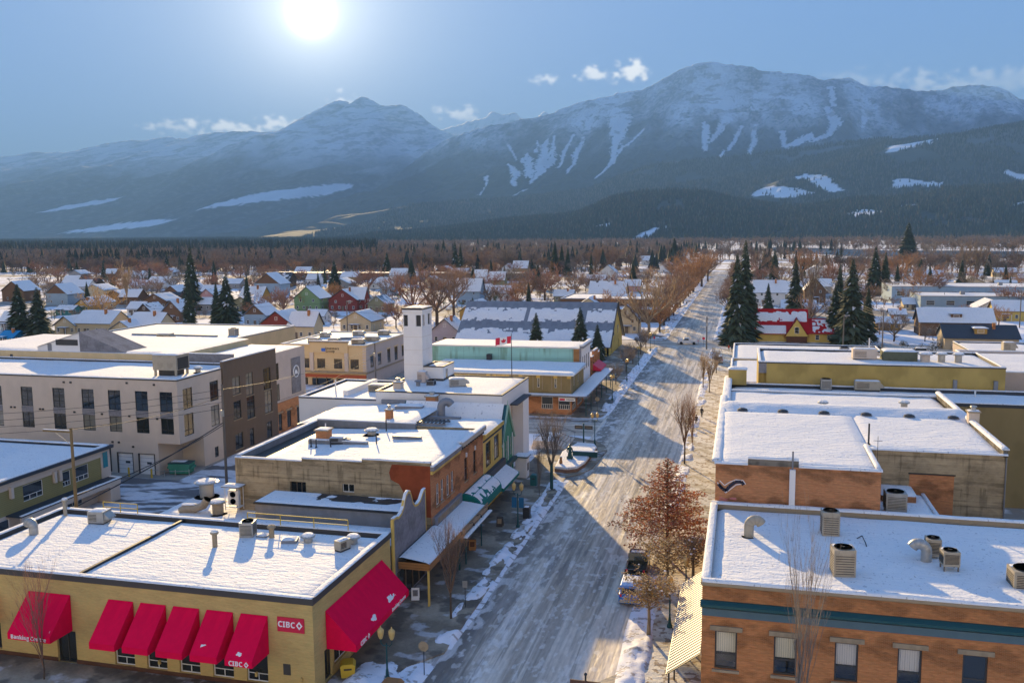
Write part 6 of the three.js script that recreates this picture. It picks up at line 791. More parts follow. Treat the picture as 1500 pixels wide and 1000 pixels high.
// unit conifer, 1 high: whorls of drooping sprays
function coniferGeo(sd, R = 0.2, snow = 0.05, whorls = 62, per = 13, base = [0.045, 0.066, 0.036]) {
  reseed(sd); const p = [], n = [], c = []; const tri = (a, b, d, col) => { p.push(...a, ...b, ...d); const e = b.map((v, i) => v - a[i]), f = d.map((v, i) => v - a[i]); const m = [e[1] * f[2] - e[2] * f[1], e[2] * f[0] - e[0] * f[2], e[0] * f[1] - e[1] * f[0]], l = Math.hypot(...m) || 1; for (let i = 0; i < 3; i++) { n.push(m[0] / l, m[1] / l, m[2] / l); c.push(...col); } };
  for (let w = 0; w < whorls; w++) { const y = 0.06 + 0.93 * Math.pow(w / whorls, 0.95), rad = R * Math.pow(1 - y, 0.8) * (0.85 + 0.3 * rnd()), k = Math.max(4, Math.round(per * (0.55 + 0.6 * (1 - y)))), ph = rnd() * 6.28;
    for (let b = 0; b < k; b++) { const a = ph + b / k * 6.283 + rr(-0.25, 0.25), L = (rad * rr(0.6, 1.15) + 0.008), dx = Math.cos(a), dz = Math.sin(a), dr = rr(0.15, 0.5) * L, wd = L * rr(0.16, 0.28); const tone = rr(0.6, 1.45), sn = rnd() < snow, col = [base[0] * tone * rr(0.9, 1.25), base[1] * tone, base[2] * tone];
      const O = [0.08 * dx * L, y + 0.012, 0.08 * dz * L], mid = [dx * L * 0.55, y - dr * 0.3 + 0.01, dz * L * 0.55], tip = [dx * L, y - dr, dz * L], s1 = [mid[0] - dz * wd, mid[1] - 0.4 * wd, mid[2] + dx * wd], s2_ = [mid[0] + dz * wd, mid[1] - 0.4 * wd, mid[2] - dx * wd];
      tri(O, s1, mid, col); tri(O, mid, s2_, col); tri(mid, s1, tip, col); tri(mid, tip, s2_, sn ? [0.66, 0.67, 0.7] : col); const q = [mid[0] * 0.75, mid[1] - wd * 0.9, mid[2] * 0.75]; tri(O, q, tip, col); } }
  const g = new THREE.BufferGeometry(); g.setAttribute('position', new THREE.Float32BufferAttribute(p, 3)); g.setAttribute('normal', new THREE.Float32BufferAttribute(n, 3)); return withColor(g, c);
}
const coniferV = [coniferGeo(1, 0.20), coniferGeo(2, 0.165, 0.03), coniferGeo(3, 0.25, 0.05, 56, 15), coniferGeo(4, 0.21, 0.07, 66, 13), coniferGeo(5, 0.13, 0.01, 66, 11, [0.034, 0.05, 0.03])];
const coniferTrunk = G().tube([[0, 0, 0], [0, 0.5, 0], [0, 0.97, 0]], 0.022, 0.003, 7).geometry();
function conifer(v, x, z, h, w, label, group = 'conifers among the houses', y = 0) { const t = thing('conifer_tree', label, 'tree', [x, y, z], (x * 7.3 + z) % 6.28, group); t.scale.set(h * w, h, h * w); put('trunk', coniferTrunk, M.bark, t); put('crown', coniferV[v], M.needles, t); return t; }
// unit bare tree: trunk, limbs, twigs as slender blades
function bareGeo(sd, o = {}) {
  reseed(sd); const tr = G(), br = G(), tw = [], tn_ = []; const up = o.up ?? 0.55, first = o.first ?? 0.25, spread = o.spread ?? 0.75, n = o.n ?? [8, 5, 5, 5], TW = o.tw ?? 0.0035;
  const go = (p, d, L, r, lv) => { const q = [], seg = lv < 2 ? 4 : 2; let c = [...p], v = [...d]; q.push([...c]); for (let i = 0; i < seg; i++) { v = v.map((a, k) => a + rr(-0.13, 0.13) + (k === 1 ? up * 0.16 : 0)); const l = Math.hypot(...v); v = v.map((a) => a / l); c = c.map((a, k) => a + v[k] * L / seg); q.push([...c]); }
    if (lv <= 2) br.tube(q, r, r * 0.45, lv === 0 ? 6 : lv === 1 ? 4 : 3, false); else { const e = q.at(-1), s = [v[2], 0.2 * rr(-1, 1), -v[0]], sl = Math.hypot(...s) || 1, wv = TW * (lv === 3 ? 1.5 : 1); const a = s.map((k) => k / sl * wv); tw.push(p[0] - a[0], p[1] - a[1], p[2] - a[2], p[0] + a[0], p[1] + a[1], p[2] + a[2], ...e); for (let k = 0; k < 3; k++) tn_.push(...(() => { const N = [v[1] * s[2] - v[2] * s[1], v[2] * s[0] - v[0] * s[2], v[0] * s[1] - v[1] * s[0]], nl = Math.hypot(...N) || 1; return N.map((x) => -x / nl); })()); }
    if (lv < 4) for (let k = 0; k < n[Math.min(3, lv)]; k++) { const f = rr(lv ? 0.3 : 0, 1), i = Math.min(seg - 1, Math.floor(f * seg)), u = f * seg - i, pt = q[i].map((a, w) => lerp(a, q[i + 1][w], u)), az = rnd() * 6.283, sp = spread * rr(0.5, 1.1); const side = [Math.cos(az), rr(-0.1, 0.3), Math.sin(az)]; const nd = v.map((a, w) => a * (1 - sp * 0.55) + side[w] * sp); const l = Math.hypot(...nd); go(pt, nd.map((a) => a / l), L * rr(0.42, 0.66), r * 0.45, lv + 1); } };
  const H0 = first + 0.1; tr.tube([[0, 0, 0], [rr(-0.01, 0.01), H0 * 0.5, rr(-0.01, 0.01)], [0, H0, 0]], o.r ?? 0.024, (o.r ?? 0.024) * 0.75, 7, false);
  const limbs = o.limbs ?? 7; for (let k = 0; k < limbs; k++) { const a = k / limbs * 6.283 + rr(-0.3, 0.3), s = (o.open ?? 0.55) * rr(0.7, 1.2) * (k === 0 ? 0.1 : 1), y = lerp(first, H0, rnd()); const d = [Math.cos(a) * s, 1 - s * 0.4, Math.sin(a) * s], l = Math.hypot(...d); go([0, y, 0], d.map((q) => q / l), (o.len ?? 0.5) * rr(0.8, 1.1), (o.r ?? 0.024) * 0.55, 1); }
  const g = new THREE.BufferGeometry(), b = br.geometry(); g.setAttribute('position', new THREE.Float32BufferAttribute([...b.attributes.position.array, ...tw], 3)); g.setAttribute('normal', new THREE.Float32BufferAttribute([...b.attributes.normal.array, ...tn_], 3)); g.setAttribute('uv', new THREE.Float32BufferAttribute(new Array(g.attributes.position.count * 2).fill(0.3), 2));
  return { trunk: tr.geometry(), crown: g };
}
const twig = (r, g, b) => new THREE.MeshPhysicalMaterial({ color: lin(r, g, b), roughness: 0.95, transmission: 0.3, thickness: 0 });
const TWIG = { brown: twig(0.23, 0.14, 0.085), red: twig(0.27, 0.135, 0.08), gold: twig(0.46, 0.27, 0.07), tan: twig(0.36, 0.26, 0.15), grey: twig(0.21, 0.165, 0.125), orange: twig(0.34, 0.175, 0.07), wrap: twig(0.02, 0.09, 0.085) };
const bareV = [bareGeo(11), bareGeo(12, { open: 0.8, len: 0.46, limbs: 9, first: 0.16 }), bareGeo(13, { open: 0.35, up: 0.9, limbs: 9, len: 0.52, spread: 0.55 }), bareGeo(14, { open: 0.7, limbs: 10, n: [8, 6, 5, 6], len: 0.44, first: 0.2 }), bareGeo(15, { open: 0.16, up: 1.2, limbs: 12, len: 0.6, spread: 0.34, first: 0.1, r: 0.012, n: [8, 5, 5, 4], tw: 0.0009 }), bareGeo(16, { open: 0.4, up: 0.8, limbs: 10, len: 0.52, spread: 0.55, n: [8, 6, 6, 5], tw: 0.0013, r: 0.018 }), bareGeo(17, { open: 0.13, up: 1.2, limbs: 9, len: 0.62, spread: 0.3, first: 0.12, r: 0.0065, n: [8, 5, 4, 4], tw: 0.0007 })];
function bare(v, x, z, h, w, tone, label, group = 'bare trees among the houses', y = 0, name = 'bare_tree') { const t = thing(name, label, 'tree', [x, y, z], (x * 3.1 + z * 1.7) % 6.28, group); t.scale.set(h * w, h, h * w); put('trunk', bareV[v].trunk, tone === 'tan' ? M.barkPale : M.bark, t); put('crown', bareV[v].crown, TWIG[tone], t); return t; }
// leafy tree in metres: arms carrying leaf clusters
function leafyTree(name, label, x, z, sd, o) {
  reseed(sd); const t = thing(name, label, 'tree', [x, 0.1, z]), tr = G(), p = [], n = [], c = [], sp = [], { h, r, y0, leaves, size } = o;
  tr.tube([[0, 0, 0], [0.05, h * 0.3, 0], [0, h * 0.65, 0.05], [0, h * 0.96, 0]], o.tr ?? 0.17, 0.03, 8); const arms = [];
  for (let k = 0; k < o.arms; k++) { const f = Math.pow(k / o.arms, 0.85), y = lerp(y0, h * 0.97, f), a = k * 2.4 + rr(-0.3, 0.3), L = Math.max(0.35, (o.cone ? r * (1 - f) ** 0.8 * rr(0.8, 1.12) + 0.2 : r * Math.sqrt(Math.max(0.06, 1 - (2 * f - 0.9) ** 2)) * rr(0.6, 1.1))), dy = o.cone ? rr(-0.02, 0.2) : rr(0.1, 0.7); const e = [Math.cos(a) * L, y + dy * L, Math.sin(a) * L]; tr.tube([[0, y - 0.15, 0], [e[0] * 0.5, y + dy * L * 0.3, e[2] * 0.5], e], 0.045, 0.012, 4, false); arms.push([[0, y, 0], e, L]); }
  const tot = arms.reduce((s, q) => s + q[2] * q[2] + 0.3, 0);
  for (const [A, E, L] of arms) { const cnt = Math.round(leaves * (L * L + 0.3) / tot); for (let i = 0; i < cnt; i++) { const f = Math.pow(rnd(), 0.6), sd_ = L * 0.3 * (1.05 - 0.6 * f), x0 = lerp(A[0], E[0], f) + rr(-1, 1) * sd_, y1 = lerp(A[1], E[1], f) + rr(-1, 0.6) * (o.cone ? 0.16 + 0.12 * L * (1 - f) : 0.4), z0 = lerp(A[2], E[2], f) + rr(-1, 1) * sd_; if (o.snow && rnd() < o.snow) sp.push([x0, y1 + 0.1, z0]); const col = o.color(y1 / h, f, rnd()), s = size * rr(0.6, 1.3), a = rnd() * 6.283, tl = rr(-0.9, 0.9), u = [Math.cos(a) * s, tl * s * 0.6, Math.sin(a) * s], v = [-Math.sin(a) * s * 0.6, rr(-0.5, 0.5) * s, Math.cos(a) * s * 0.6];
      const q = [[-u[0], -u[1], -u[2]], [v[0], v[1], v[2]], u, [-v[0], -v[1], -v[2]]].map((d) => [x0 + d[0], y1 + d[1], z0 + d[2]]); let N = [u[1] * v[2] - u[2] * v[1], u[2] * v[0] - u[0] * v[2], u[0] * v[1] - u[1] * v[0]]; const l = Math.hypot(...N) || 1; N = N.map((k) => -k / l); for (const k of [0, 1, 2, 0, 2, 3]) { p.push(...q[k]); n.push(...N); c.push(...col); } } }
  tr.mesh('trunk', o.bark ?? M.bark, t); const g = new THREE.BufferGeometry(); g.setAttribute('position', new THREE.Float32BufferAttribute(p, 3)); g.setAttribute('normal', new THREE.Float32BufferAttribute(n, 3)); put('crown', withColor(g, c), M.leafy, t);
  if (sp.length) { const s = G(); for (const [a, b, d] of sp) { const k = rr(0.05, 0.15); s.lathe(a, d, [[k, b], [k * 0.8, b + k * 0.5], [0.001, b + k * 0.7]], 5); } const o2 = s.mesh('snow_foliage', M.snow, t); o2.userData.kind = 'stuff'; }
  return t;
}
leafyTree('maple_tree', 'conical maple still holding rust-red leaves beside the street', -6.7, -86.2, 81, { h: 10.4, r: 5.2, y0: 1.7, arms: 110, leaves: 13000, size: 0.12, cone: true, color: (f, e, k) => (k < 0.5 + 0.3 * f ? [0.42 + 0.1 * k, 0.14 + 0.05 * k, 0.06] : [0.34, 0.22, 0.075]) });
const gold = (f, e, k) => (k < 0.55 ? [0.42, 0.28, 0.09] : k < 0.8 ? [0.30, 0.23, 0.09] : [0.36, 0.18, 0.07]);
leafyTree('golden_tree', 'small golden-leaved tree with snow clumps before the blue car', -6.7, -68.6, 82, { h: 4.9, r: 2.5, y0: 2.4, arms: 40, leaves: 2600, size: 0.09, snow: 0.012, color: gold, bark: M.barkPale });
leafyTree('golden_tree', 'sparse golden tree beside the dark pickup', -5.9, -76.8, 83, { h: 5.2, r: 2.4, y0: 2.0, arms: 40, leaves: 2600, size: 0.09, snow: 0.008, color: gold, bark: M.barkPale });
leafyTree('golden_tree', 'low golden tree under the maple edge nearest the brick roof', -3.9, -80.5, 84, { h: 4.4, r: 2.0, y0: 1.5, arms: 36, leaves: 2000, size: 0.09, snow: 0.012, color: gold, bark: M.barkPale });
bare(5, -23, -68.2, 7.8, 0.7, 'brown', 'slender bare street tree before the wooden canopy', 'bare street trees', 0.12); bare(6, -48.6, -51.6, 7.4, 1.25, 'red', 'thin reddish bare tree before the lettered red awning', 'bare street trees', 0.12);
bare(4, -23.4, -103.6, 6.6, 0.5, 'grey', 'spindly sapling beside the thick teal-wrapped tree', 'bare street trees', 0.12); bare(6, 3.5, -52.6, 13.4, 0.75, 'grey', 'tall thin poplar rising before the red brick windows', 'bare street trees');
{ const t = bare(5, -22.6, -107.1, 9.4, 0.75, 'grey', 'bare plaza tree with its trunk wrapped in teal lights', 'bare street trees', 0.12); G().cyl(0, 0, 0.01, 0.36, 0.03, 0.026, 9).mesh('light_wrap', M.tealMetal, t); }
bare(5, -7.3, -123.2, 9, 0.75, 'brown', 'open-limbed bare tree behind the rust-red maple', 'bare street trees', 0.12); bare(4, -6.7, -131, 7, 0.6, 'orange', 'upright bare tree behind the open-limbed one', 'bare street trees', 0.12);
bare(2, -6, -180, 6.2, 0.8, 'tan', 'first of two thin bare trees on the sunny far pavement', 'bare street trees', 0.12); bare(2, -7.4, -184, 6.3, 0.8, 'tan', 'second of two thin bare trees on the sunny far pavement', 'bare street trees', 0.12); bare(3, -5.4, -205, 6, 0.8, 'grey', 'bare tree by the snowy kerb near the pickup', 'bare street trees', 0.12);
for (const [z, h, l] of [[-186, 5, 'first small bare tree along the long canopy'], [-203, 6.2, 'second small bare tree past the long canopy'], [-216, 5.5, 'third small bare tree beside the gabled hall'], [-233, 7, 'fourth small bare tree beside the gabled hall'], [-246, 6, 'last small bare tree before the far crossing']]) bare(3, -25.4, z, h, 0.9, 'grey', l, 'bare street trees', 0.12);
// ---------- street furniture ----------
function lampPost(label, p, h, o = {}) {
  const t = thing('street_lamp', label, 'street lamp', p, o.turn ?? 0, 'teal street lamps'); G().lathe(0, 0, [[0.22, 0], [0.22, 0.2], [0.13, 0.35], [0.1, 0.8], [0.075, 0.9]], 12).mesh('base', M.tealMetal, t); G().cyl(0, 0, 0.9, h - 0.4, 0.07, 0.055, 10).mesh('pole', M.tealMetal, t);
  const n = o.heads ?? 2; for (let k = 0; k < n; k++) { const s = n === 1 ? 0 : k ? 0.42 : -0.42; G().tube([[0, h - 0.55, 0], [s * 0.6, h - 0.6, 0], [s, h - 0.42, 0], [s, h - 0.1, 0]], 0.04, 0.035, 6).mesh('arm', M.tealMetal, t); const l = G().lathe(s, 0, [[0.1, h - 0.1], [0.2, h + 0.12], [0.24, h + 0.4], [0.2, h + 0.5]], 10).mesh('lantern', M.lampGlass, t); G().lathe(s, 0, [[0.26, h + 0.5], [0.2, h + 0.6], [0.06, h + 0.72], [0.03, h + 0.85], [0.001, h + 0.88]], 10).mesh('cap', M.lampGlass, l); }
  if (o.banner) for (const s of [-1, 1]) { G().box(s * 0.12 + (s > 0 ? 0 : -0.55), s * 0.12 + (s > 0 ? 0.55 : 0), h * 0.52, h * 0.52 + 1.15, -0.02, 0.02).mesh('banner', std([0.01, 0.12, 0.25], 0.8), t); }
  return t;
}
lampPost('teal double lamp at the snowy corner by the bank', [-24.2, 0.12, -57.2], 3.2); lampPost('teal double lamp with blue banners beside the pavement bin', [-23.2, 0.12, -92.1], 4.2, { banner: true }); lampPost('teal lamp with clustered lanterns at the plaza tip', [-21.1, 0.12, -131.5], 4.2, { turn: 0.6 });
for (const [z, l] of [[-168, 'first dark lamp post along the far canopy'], [-190, 'second dark lamp post past the far canopy'], [-212, 'third dark lamp post beside the gabled hall'], [-240, 'fourth dark lamp post by the far crossing']]) lampPost(l, [-23.6, 0.12, z], 4.2, { turn: 1.2 });
for (const [x, z, l] of [[-5.2, -70.6, 'first dark post on the sunlit pavement by the golden tree'], [-4.2, -75.2, 'second dark post on the sunlit pavement']]) lampPost(l, [x, 0.12, z], 3.6, { heads: 1 });
{ const t = thing('street_sign', 'wide brown double street sign on a teal post in the plaza', 'sign', [-22.6, 0.12, -130.4]); G().cyl(0, 0, 0, 3.3, 0.12, 0.1, 10).mesh('post', M.tealMetal, t); for (const s of [-1, 1]) { const b = G().box(s > 0 ? 0.14 : -1.35, s > 0 ? 1.35 : -0.14, 2.6, 3.15, -0.05, 0.05).mesh('board', M.trimDark, t); G().box(s > 0 ? 0.3 : -1.2, s > 0 ? 1.2 : -0.3, 2.82, 2.92, 0.05, 0.06).mesh('print_line', M.stoneTrim, b); } G().lathe(0, 0, [[0.14, 3.3], [0.1, 3.45], [0.001, 3.55]], 8).mesh('finial', M.tealMetal, t); }
{ const t = thing('overhead_sign', 'brown hanging street sign above the roadway at the near crossing', 'sign', [-8.9, 0, -52]); G().cyl(0, 0, 0, 4.9, 0.07, 0.06, 8).mesh('post', M.darkMetal, t); G().box(-0.95, 0.95, 4.1, 4.6, 0.07, 0.14).mesh('board', std([0.10, 0.045, 0.03], 0.7), t); G().lathe(0, 0, [[0.08, 4.9], [0.12, 5], [0.001, 5.1]], 8).mesh('finial', M.darkMetal, t); }
{ const t = thing('planter_island', 'curved brown-walled planter island filled with snow in the plaza', 'planter', [0, 0.12, 0]); const P = [[-23.9, -115.2], [-22.2, -114.9], [-21.0, -115.8], [-20.4, -118.6], [-20.2, -128.0], [-20.9, -129.8], [-23.4, -130.0], [-24.6, -124]]; const g = new THREE.ExtrudeGeometry(new THREE.Shape(P.map(([x, z]) => new THREE.Vector2(x, -z))), { depth: 0.42, bevelEnabled: false }).rotateX(-Math.PI / 2); put('wall', g, M.plazaBrick, t); const cx = -22.3, cz = -122; const s = new THREE.ExtrudeGeometry(new THREE.Shape(P.map(([x, z]) => new THREE.Vector2(cx + (x - cx) * 0.93, -(cz + (z - cz) * 0.96)))), { depth: 0.16, bevelEnabled: true, bevelSize: 0.14, bevelThickness: 0.12, bevelSegments: 2 }).rotateX(-Math.PI / 2); s.translate(0, 0.44, 0); put('snow', s, M.snow, t); }
{ const t = thing('bronze_statue', 'dark green bronze statue standing in the planter island', 'statue', [-22.7, 0.7, -119.9]); G().cbox(0, 0, 0, 0.8, 0.5, 0.7).mesh('pedestal', M.tealMetal, t); G().lathe(0, 0, [[0.3, 0.5], [0.28, 0.9], [0.22, 1.25], [0.3, 1.55], [0.26, 1.75], [0.1, 1.85], [0.15, 1.98], [0.13, 2.12], [0.001, 2.2]], 12).mesh('figure', M.tealMetal, t); G().tube([[0.28, 1.65, 0], [0.4, 1.3, 0.15], [0.3, 1.1, 0.3]], 0.09, 0.06, 6).tube([[-0.28, 1.65, 0], [-0.38, 1.3, 0.1], [-0.3, 1.05, 0.2]], 0.09, 0.06, 6).mesh('arm', M.tealMetal, t); }
{ const t = thing('low_hedge_wall', 'dark green low wall behind the statue', 'wall', [-22.4, 0.7, -122]); G().box(-0.3, 3.2, 0, 0.75, -0.25, 0.25).mesh('wall', M.tealMetal, t); put('snow', snowStrip([[-0.3, 0.75, 0], [3.2, 0.75, 0]], 0.5, 0.12), M.snow, t); }
{ const t = thing('figure_sculpture', 'small rust-coloured carved figure at the planter front', 'sculpture', [-23.4, 0.7, -117]); G().lathe(0, 0, [[0.2, 0], [0.24, 0.4], [0.16, 0.7], [0.2, 0.95], [0.1, 1.1], [0.001, 1.2]], 9).mesh('figure', M.wood, t); put('snow', snowSheet(-0.15, 0.15, -0.15, 0.15, 1.12, 0.12, { step: 0.08 }), M.snow, t); }
{ const t = thing('plaza_terrace', 'pale stone plaza steps with dark handrails beside the white hall', 'steps', [-30, 0, -127]); for (let k = 0; k < 5; k++) G().box(0.01, 5.2 - k * 0.45, 0.13 + k * 0.16, 0.13 + (k + 1) * 0.16, -8.2, -0.5 - k * 0.35).mesh('step', M.beigeWall, t); for (const z of [-1.0, -4.6, -8]) { G().tube([[0.2, 1.95, z], [3.0, 1.95, z], [5.4, 1.1, z]], 0.03, 0.03, 5).mesh('handrail', M.darkMetal, t); for (const x of [0.3, 1.6, 3.0, 5.2]) G().cyl(x, z, 0.2, x > 5 ? 1.15 : 1.95, 0.025, 0.025, 5).mesh('baluster', M.darkMetal, t); } put('snow', snowSheet(0.2, 3, -8, -2, 0.93, 0.16, { step: 0.4 }), M.snow, t); }
{ const t = thing('kiosk', 'small white kiosk with snowy top beside the green shop', 'kiosk', [-27.6, 0.12, -112.2]); G().cbox(0, 0, 0, 1.5, 2.7, 1.5).mesh('body', M.whiteWall, t); G().box(0.755, 0.8, 0.9, 1.9, -0.3, 0.3).mesh('window', M.glass, t); G().cbox(0, 2.7, 0, 1.9, 0.16, 1.9).mesh('roof', M.tealMetal, t); put('snow', snowSheet(-0.95, 0.95, -0.95, 0.95, 2.86, 0.25, { step: 0.2 }), M.snow, t); }
function bin(label, p, m, w = 0.6, h = 1.0, o = {}) { const t = thing(o.name ?? 'litter_bin', label, o.cat ?? 'bin', p, o.turn ?? 0); G().prism([[-w / 2, 0], [w / 2, 0], [w * 0.56, h], [-w * 0.56, h]], 'z', -w / 2, w / 2).mesh('body', m, t); G().prism([[-w * 0.6, h], [w * 0.6, h], [w * 0.4, h + 0.22], [-w * 0.4, h + 0.22]], 'z', -w * 0.56, w * 0.56).mesh('lid', o.lid ?? m, t); G().cbox(0, h * 0.72, w / 2 + 0.02, w * 0.6, 0.12, 0.03).mesh('slot', M.frameDark, t); if (o.snow) put('snow', snowSheet(-w * 0.4, w * 0.4, -w * 0.5, w * 0.5, h + 0.22, 0.15, { step: 0.12 }), M.snow, t); return t; }
bin('yellow salt bin at the bank corner door', [-27.3, 0.12, -57.3], M.yellowPaint, 0.95, 0.8, { name: 'salt_bin', turn: 0.4 }); bin('dark litter bin in the snow beside the bannered lamp', [-23, 0.12, -95.4], M.darkMetal, 0.7, 1.1, { snow: true }); bin('teal mailbox near the wrapped tree', [-25.2, 0.12, -108.5], M.bin, 0.75, 1.2, { name: 'mailbox', cat: 'mailbox' }); bin('green waste bin beside the alley annex', [-58.9, 0, -83], M.green, 1.3, 1.2, { name: 'waste_bin', snow: true });
function aboard(label, p, m, turn = 0) { const t = thing('sandwich_board', label, 'sign board', p, turn, 'sandwich boards on the pavement'); for (const s of [-1, 1]) G().face([[-0.35, 0, s * 0.3], [0.35, 0, s * 0.3], [0.35, 1.05, s * 0.04], [-0.35, 1.05, s * 0.04]]).mesh('board', m, t); G().box(-0.22, 0.22, 0.35, 0.85, 0.1, 0.22).mesh('poster', m === M.signWhite ? M.greyStucco : m === M.wood ? M.brownBrick : M.stoneTrim, t); G().tube([[-0.36, 1.05, 0], [0.36, 1.05, 0]], 0.04, 0.04, 5).mesh('hinge', M.trimDark, t); }
aboard('brown sandwich board nearest the bannered lamp', [-25.2, 0.13, -92], M.trimDark); aboard('orange-brown sandwich board under the signed canopy', [-26, 0.13, -84.3], M.wood, 0.2); aboard('white sandwich board under the wooden canopy', [-27.3, 0.13, -71.3], M.signWhite, 0.3);
function signPole(label, x, z, h, head, m = M.galv) { const t = thing('traffic_sign', label, 'sign', [x, 0.1, z], 0, 'signs on thin posts'); G().cyl(0, 0, 0, h, 0.035, 0.035, 6).mesh('post', M.darkMetal, t); if (head === 'stop') { const g = new THREE.CylinderGeometry(0.4, 0.4, 0.03, 8); g.rotateX(Math.PI / 2); g.rotateZ(Math.PI / 8); put('plate', g, m, t).position.set(0, h - 0.3, 0.05); } else G().box(-0.22, 0.22, h - 0.6, h, 0.04, 0.07).mesh('plate', m, t); }
signPole('back of an octagonal stop sign in the corner snow', -21.9, -58.6, 2.5, 'stop', M.stoneTrim); signPole('octagonal sign back by the long canopy corner', -24.5, -155.5, 2.8, 'stop', M.stoneTrim); signPole('red stop sign at the far crossing', -10.2, -252, 2.6, 'stop', M.signRed); signPole('small post sign beside the slender street tree', -22.5, -70.6, 2.4, 'plate'); signPole('small dark sign at the far crossing corner', -23.5, -250, 2.8, 'plate', M.signRed);
bin('brown bench-like box at the bottom corner snow', [-23.3, 0.15, -55.6], M.wood, 1.3, 0.5, { name: 'planter_box', cat: 'planter' });
// ---------- poles and wires ----------
function utilityPole(label, x, z, h, m = M.greyPole, arm = 0, y = 0) { const t = thing('utility_pole', label, 'pole', [x, y, z], 0, 'utility poles'); G().cyl(0, 0, 0, h, 0.19, 0.13, 9).mesh('pole', m, t); if (arm) { const s = Math.sign(arm), L = Math.abs(arm); G().box(s > 0 ? -0.1 : -L, s > 0 ? L : 0.1, h - 0.42, h - 0.22, -0.1, 0.1).mesh('crossarm', m, t); G().tube([[0, h - 1.6, 0.05], [s * L * 0.6, h - 0.4, 0.05]], 0.03, 0.03, 5).mesh('brace', M.galv, t); put('snow', snowStrip([[s > 0 ? 0 : -L, h - 0.22, 0], [s > 0 ? L : 0, h - 0.22, 0]], 0.18, 0.06), M.snow, t); } else G().cbox(0, h * 0.7, 0.2, 0.35, 0.8, 0.25).mesh('transformer_box', M.galv, t); return t; }
utilityPole('weathered yellow-brown pole with one long crossarm behind the bank', -61.3, -70.6, 14, M.poleWood, -3.1); utilityPole('grey pole in the alley by the snowy annex', -63, -98.9, 13.4); utilityPole('thin pole behind the warehouse', -110, -238, 13, M.greyPole, 1.8); utilityPole('pole beside the beige office corner', -73.5, -172, 9.5, M.greyPole); utilityPole('pole near the lavender house', -60, -248, 11, M.greyPole, 1.5); utilityPole('pole among the snowy hedges', 33, -232, 12, M.greyPole, 1.6); utilityPole('second pole among the snowy hedges', 25.5, -246, 10, M.greyPole, 1.4); utilityPole('pole at the yellow house lane', 86, -318, 12, M.greyPole, 1.8); utilityPole('street pole beside the pickup crossing', -9.2, -247, 9, M.greyPole);
function wire(label, a, b, sag, r = 0.025) { const P = []; for (let k = 0; k <= 14; k++) { const f = k / 14; P.push([lerp(a[0], b[0], f), lerp(a[1], b[1], f) - sag * 4 * f * (1 - f), lerp(a[2], b[2], f)]); } const t = put('overhead_wire', G().tube(P, r, r, 4, false).geometry(), M.cable); tag(t, label, 'wire', 'overhead wires'); }
for (const [i, l] of ['top', 'second', 'third', 'fourth'].entries()) wire(l + ' wire strung from the alley pole past the garages', [-63, 12.8 - i * 0.8, -98.9], [-112, 9.6 - i * 0.9, -88], 1.2); wire('thick cable from the alley pole down past the green office', [-63, 8.6, -98.9], [-66, 4.0, -62], 0.8, 0.07); wire('second thick cable dropping towards the bank corner', [-63, 8.3, -98.9], [-61.3, 7.5, -70.6], 0.6, 0.05); for (const [i, l] of ['upper', 'lower'].entries()) wire(l + ' wire from the alley pole towards the beige office', [-63, 12.8 - i * 3.5, -98.9], [-73.5, 8.9 - i * 2, -172], 1.2); wire('wire from the yellow-brown pole crossarm', [-64, 13.6, -70.6], [-63, 12, -98.9], 0.8);
for (const [i, l] of ['first', 'second', 'third'].entries()) wire(l + ' bright wire sagging over the snowy hedges', [33, 11.6 - i * 0.5, -232], [24, 17 - i * 1.2, -330], 1.6, 0.03); for (const [i, l] of ['long upper', 'long lower'].entries()) wire(l + ' wire across the houses behind the warehouse', [-110, 12.6 - i * 2.5, -238], [-60, 10.8 - i * 2, -248], 1.4); wire('wire from the warehouse pole out of sight', [-110, 12.6, -238], [-230, 12, -230], 2);
// ---------- annex behind the grey shop ----------
{ const b = building('alley_annex', 'low snow-roofed brick annex behind the bank', -56.6, -76), W = 12.4, D = 11; bodySides(b, M.brownBrick, W, D, 4, 'sewn'); put('roof_snow', snowSheet(-0.2, W, -D, 0.2, 4, 0.4, { step: 0.5 }), M.snow, b); }
vent('big round white tank vent on the alley annex', [-55, 4.2, -82.5], { r: 0.75, h: 1.6, m: M.galv }); vent('tan drum vent on the snowy annex front', [-50.5, 4.2, -77.5], { r: 0.55, h: 1.2, m: M.tanMetal });
{ const t = thing('roof_duct', 'curved tan exhaust duct on the snowy annex', 'duct', [-53, 4.3, -77]); G().tube([[-1.4, 0.2, 0], [-0.9, 0.45, 0], [0.2, 0.5, 0], [1.2, 0.9, 0], [1.7, 1.6, 0]], 0.4, 0.4, 10).mesh('duct', M.tanMetal, t); put('snow', snowStrip([[-1.2, 0.8, 0], [0.3, 0.92, 0]], 0.5, 0.14), M.snow, t); }
